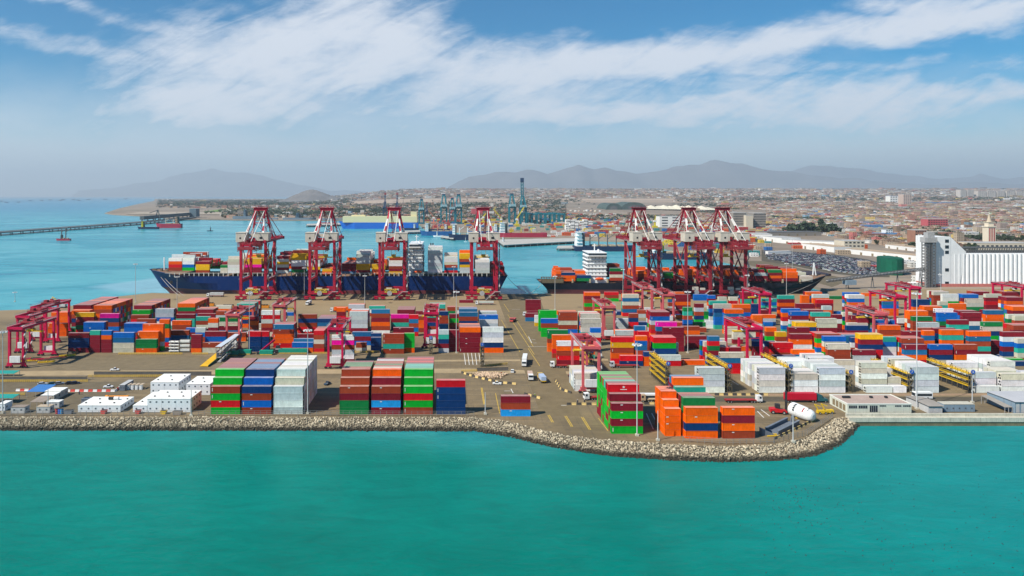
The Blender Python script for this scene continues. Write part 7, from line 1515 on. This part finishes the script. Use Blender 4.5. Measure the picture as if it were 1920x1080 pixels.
# port yards round the basin: stacked boxes, sheds, pale heaps
PORTC = [(.55, .10, .03), (.40, .05, .05), (.04, .14, .35), (.60, .58, .52), (.62, .44, .05), (.06, .25, .24), (.30, .08, .05), (.68, .66, .62), (.42, .32, .22)]
for px0, px1, y0, y1, dn in [(790, 945, 402, 430, .55), (945, 1190, 402, 444, .55), (1190, 1440, 414, 455, .55), (1440, 1500, 456, 469, .6), (1290, 1445, 455, 492, .5), (1500, 1585, 474, 477, .4), (1410, 1440, 430, 455, .6), (1570, 1740, 526, 540, .35), (1500, 1660, 463, 470, .35), (1620, 1745, 493, 505, .3), (1260, 1420, 448, 468, .35), (640, 800, 398, 411, .3)]:
    D = DG(y1)
    while D < DG(y0):
        x = XW(px0, D); st = 13 + D * .0035
        while x < XW(px1, D):
            px, py = CX + FPX * x / D, HY + FPX * H / D; cl = mnoise.noise(Vector((x * .006, D * .004, 8.0)))
            shore = np.interp(px, [785, 800, 930, 936, 1090, 1180, 1235, 1300, 1400], [420, 432, 437, 446, 449, 452, 462, 473, 492])
            if (py < shore - 1.5 or px > 1560) and random.random() < dn * (.55 + cl) and not blocked(px, py) and not (1225 < px < 1285 and 402 < py < 430):
                c = random.choice(PORTC); town.cbox(x, D, 0, random.choice((12, 12, 18, 30)) * random.uniform(.7, 1.1), 9, random.choice((2.7, 5.4, 5.4, 8.1, 7)), random.uniform(-.05, .05), c=c, top=tuple(min(.8, v * 1.1 + .05) for v in c))
            x += st
        D += st * 1.4
tag(town.build('distant_town', hm), 'thousands of small buildings of the far town and port yards', kind='stuff')
def leaf_crown(seed, n, lo=0):
    rn = np.random.RandomState(seed); b = MB(); cl = [(rn.randn(3) * np.array([.26, .26, .17]) + np.array([0, 0, .62])) for _ in range(9)]
    for _ in range(n):
        c = cl[rn.randint(9)]; d = rn.randn(3); d /= np.linalg.norm(d); p = c + d * .20 * (.6 + .5 * rn.rand()); a = rn.randn(3); a /= np.linalg.norm(a); e = np.cross(a, d); e /= (np.linalg.norm(e) + 1e-6); f = np.cross(e, a); s = .06 + .05 * rn.rand()
        b.face([p - e * s - f * s, p + e * s - f * s, p + e * s + f * s, p - e * s + f * s])
    return b
def leafmat(name, c):
    m = bpy.data.materials.new(name); m.use_nodes = True; t = NT(m.node_tree); bs = m.node_tree.nodes['Principled BSDF']; ge = t.node('ShaderNodeNewGeometry')
    v = t.lin(t.noise(ge.outputs['Position'], .12, 3, .6), .3, .7, .6, 1.5); t.l.new(t.mix(1.0, c + (1,), t.xyz(v, v, v), 'MULTIPLY'), bs.inputs['Base Color']); bs.inputs['Roughness'].default_value = .8; return m
lm = [leafmat('dark_leaves', (.028, .050, .022)), leafmat('olive_leaves', (.050, .062, .026))]; bark = mat('tree_bark', (.10, .075, .05), .9, .2, 1)
crowns = []
for s in range(4):
    me = leaf_crown(s, 420).mesh('crown'); me.materials.append(lm[s % 2]); crowns.append(me)
tb = MB(); tb.tube((0, 0, 0), (0, 0, .5), .035, .022, n=6)
for k in range(4): a = k * 1.6; tb.tube((0, 0, .38 + .03 * k), (.22 * math.cos(a), .22 * math.sin(a), .66), .018, .008, n=5)
trunk = tb.mesh('trunk'); trunk.materials.append(bark)
def tree(x, D, h, label, group, k):
    o = bpy.data.objects.new('tree', None); COL.objects.link(o); o.location = (x, D, ZT(x, D)); o.scale = (h, h, h); o.rotation_euler = (0, 0, random.random() * 6); tag(o, label, 'tree', group)
    for nm, me in (('trunk', trunk), ('crown', crowns[k % 4])): c = bpy.data.objects.new(nm, me); COL.objects.link(c); c.parent = o
for k, px in enumerate([1490, 1496, 1503, 1510, 1516, 1538, 1544, 1550, 1556, 1470, 1480]): x, y, _ = G(px, 438 + (k % 3)); tree(x, y, random.uniform(20, 30) if k < 9 else 14, 'large dark tree of the clump above the grandstand shed', 'dark trees above the grandstand shed', k)
tree_spots.sort(key=lambda t: t[1])
for k, (x, D, h) in enumerate(tree_spots[:170]): tree(x, D, h * 1.35, 'dark green tree between the houses of the near town', 'trees scattered between the houses of the near town', k)
wood = MB(); base = [leaf_crown(20 + s, 26) for s in range(5)]
for k, (x, D, h) in enumerate(tree_spots[170:]):
    cb = base[k % 5]; n = len(wood.v); s = h * 1.5; z = ZT(x, D) - .2 * s; g_ = 1.0 + .5 * (D > 4000)
    wood.v += [(x + v[0] * s * 1.3 * g_, D + v[1] * s * 1.3, z + v[2] * s) for v in [tuple(map(float, p)) for p in cb.v]]; wood.f += [tuple(i + n for i in f) for f in cb.f]; wood.c += [None] * len(cb.f)
for px, py, n_ in [(1025, 386, 150), (700, 398, 170), (560, 403, 150), (880, 391, 110), (480, 400, 90), (1330, 391, 60)]:
    for _ in range(n_):
        x, D, _z = G(px + random.gauss(0, 38), py + random.gauss(0, 1.6)); cb = base[_ % 5]; n = len(wood.v); s = random.uniform(12, 20)
        wood.v += [(x + float(v[0]) * s * 1.8, D + float(v[1]) * s, ZT(x, D) - 2 + float(v[2]) * s) for v in cb.v]; wood.f += [tuple(i + n for i in f) for f in cb.f]; wood.c += [None] * len(cb.f)
tag(wood.build('distant_trees', lm[0]), 'dark tree belts and scattered trees of the far shore and town', kind='stuff')
# ---------------------------------------------------------------- haze: one even body of air over sea, port and town
hz = MB(); hz.box(-58000, 58000, -350, 58000, -10, 2050)
hm_ = bpy.data.materials.new('sea_haze'); hm_.use_nodes = True; nt = hm_.node_tree; nt.nodes.clear(); pv = nt.nodes.new('ShaderNodeVolumePrincipled'); pv.inputs['Color'].default_value = (.76, .89, 1.0, 1); pv.inputs['Density'].default_value = 0.000039; pv.inputs['Anisotropy'].default_value = 0.1
ou = nt.nodes.new('ShaderNodeOutputMaterial'); nt.links.new(pv.outputs[0], ou.inputs['Volume'])
ho_ = hz.build('haze', hm_); tag(ho_, 'pale sea haze filling the air between the port and the mountains', kind='stuff')
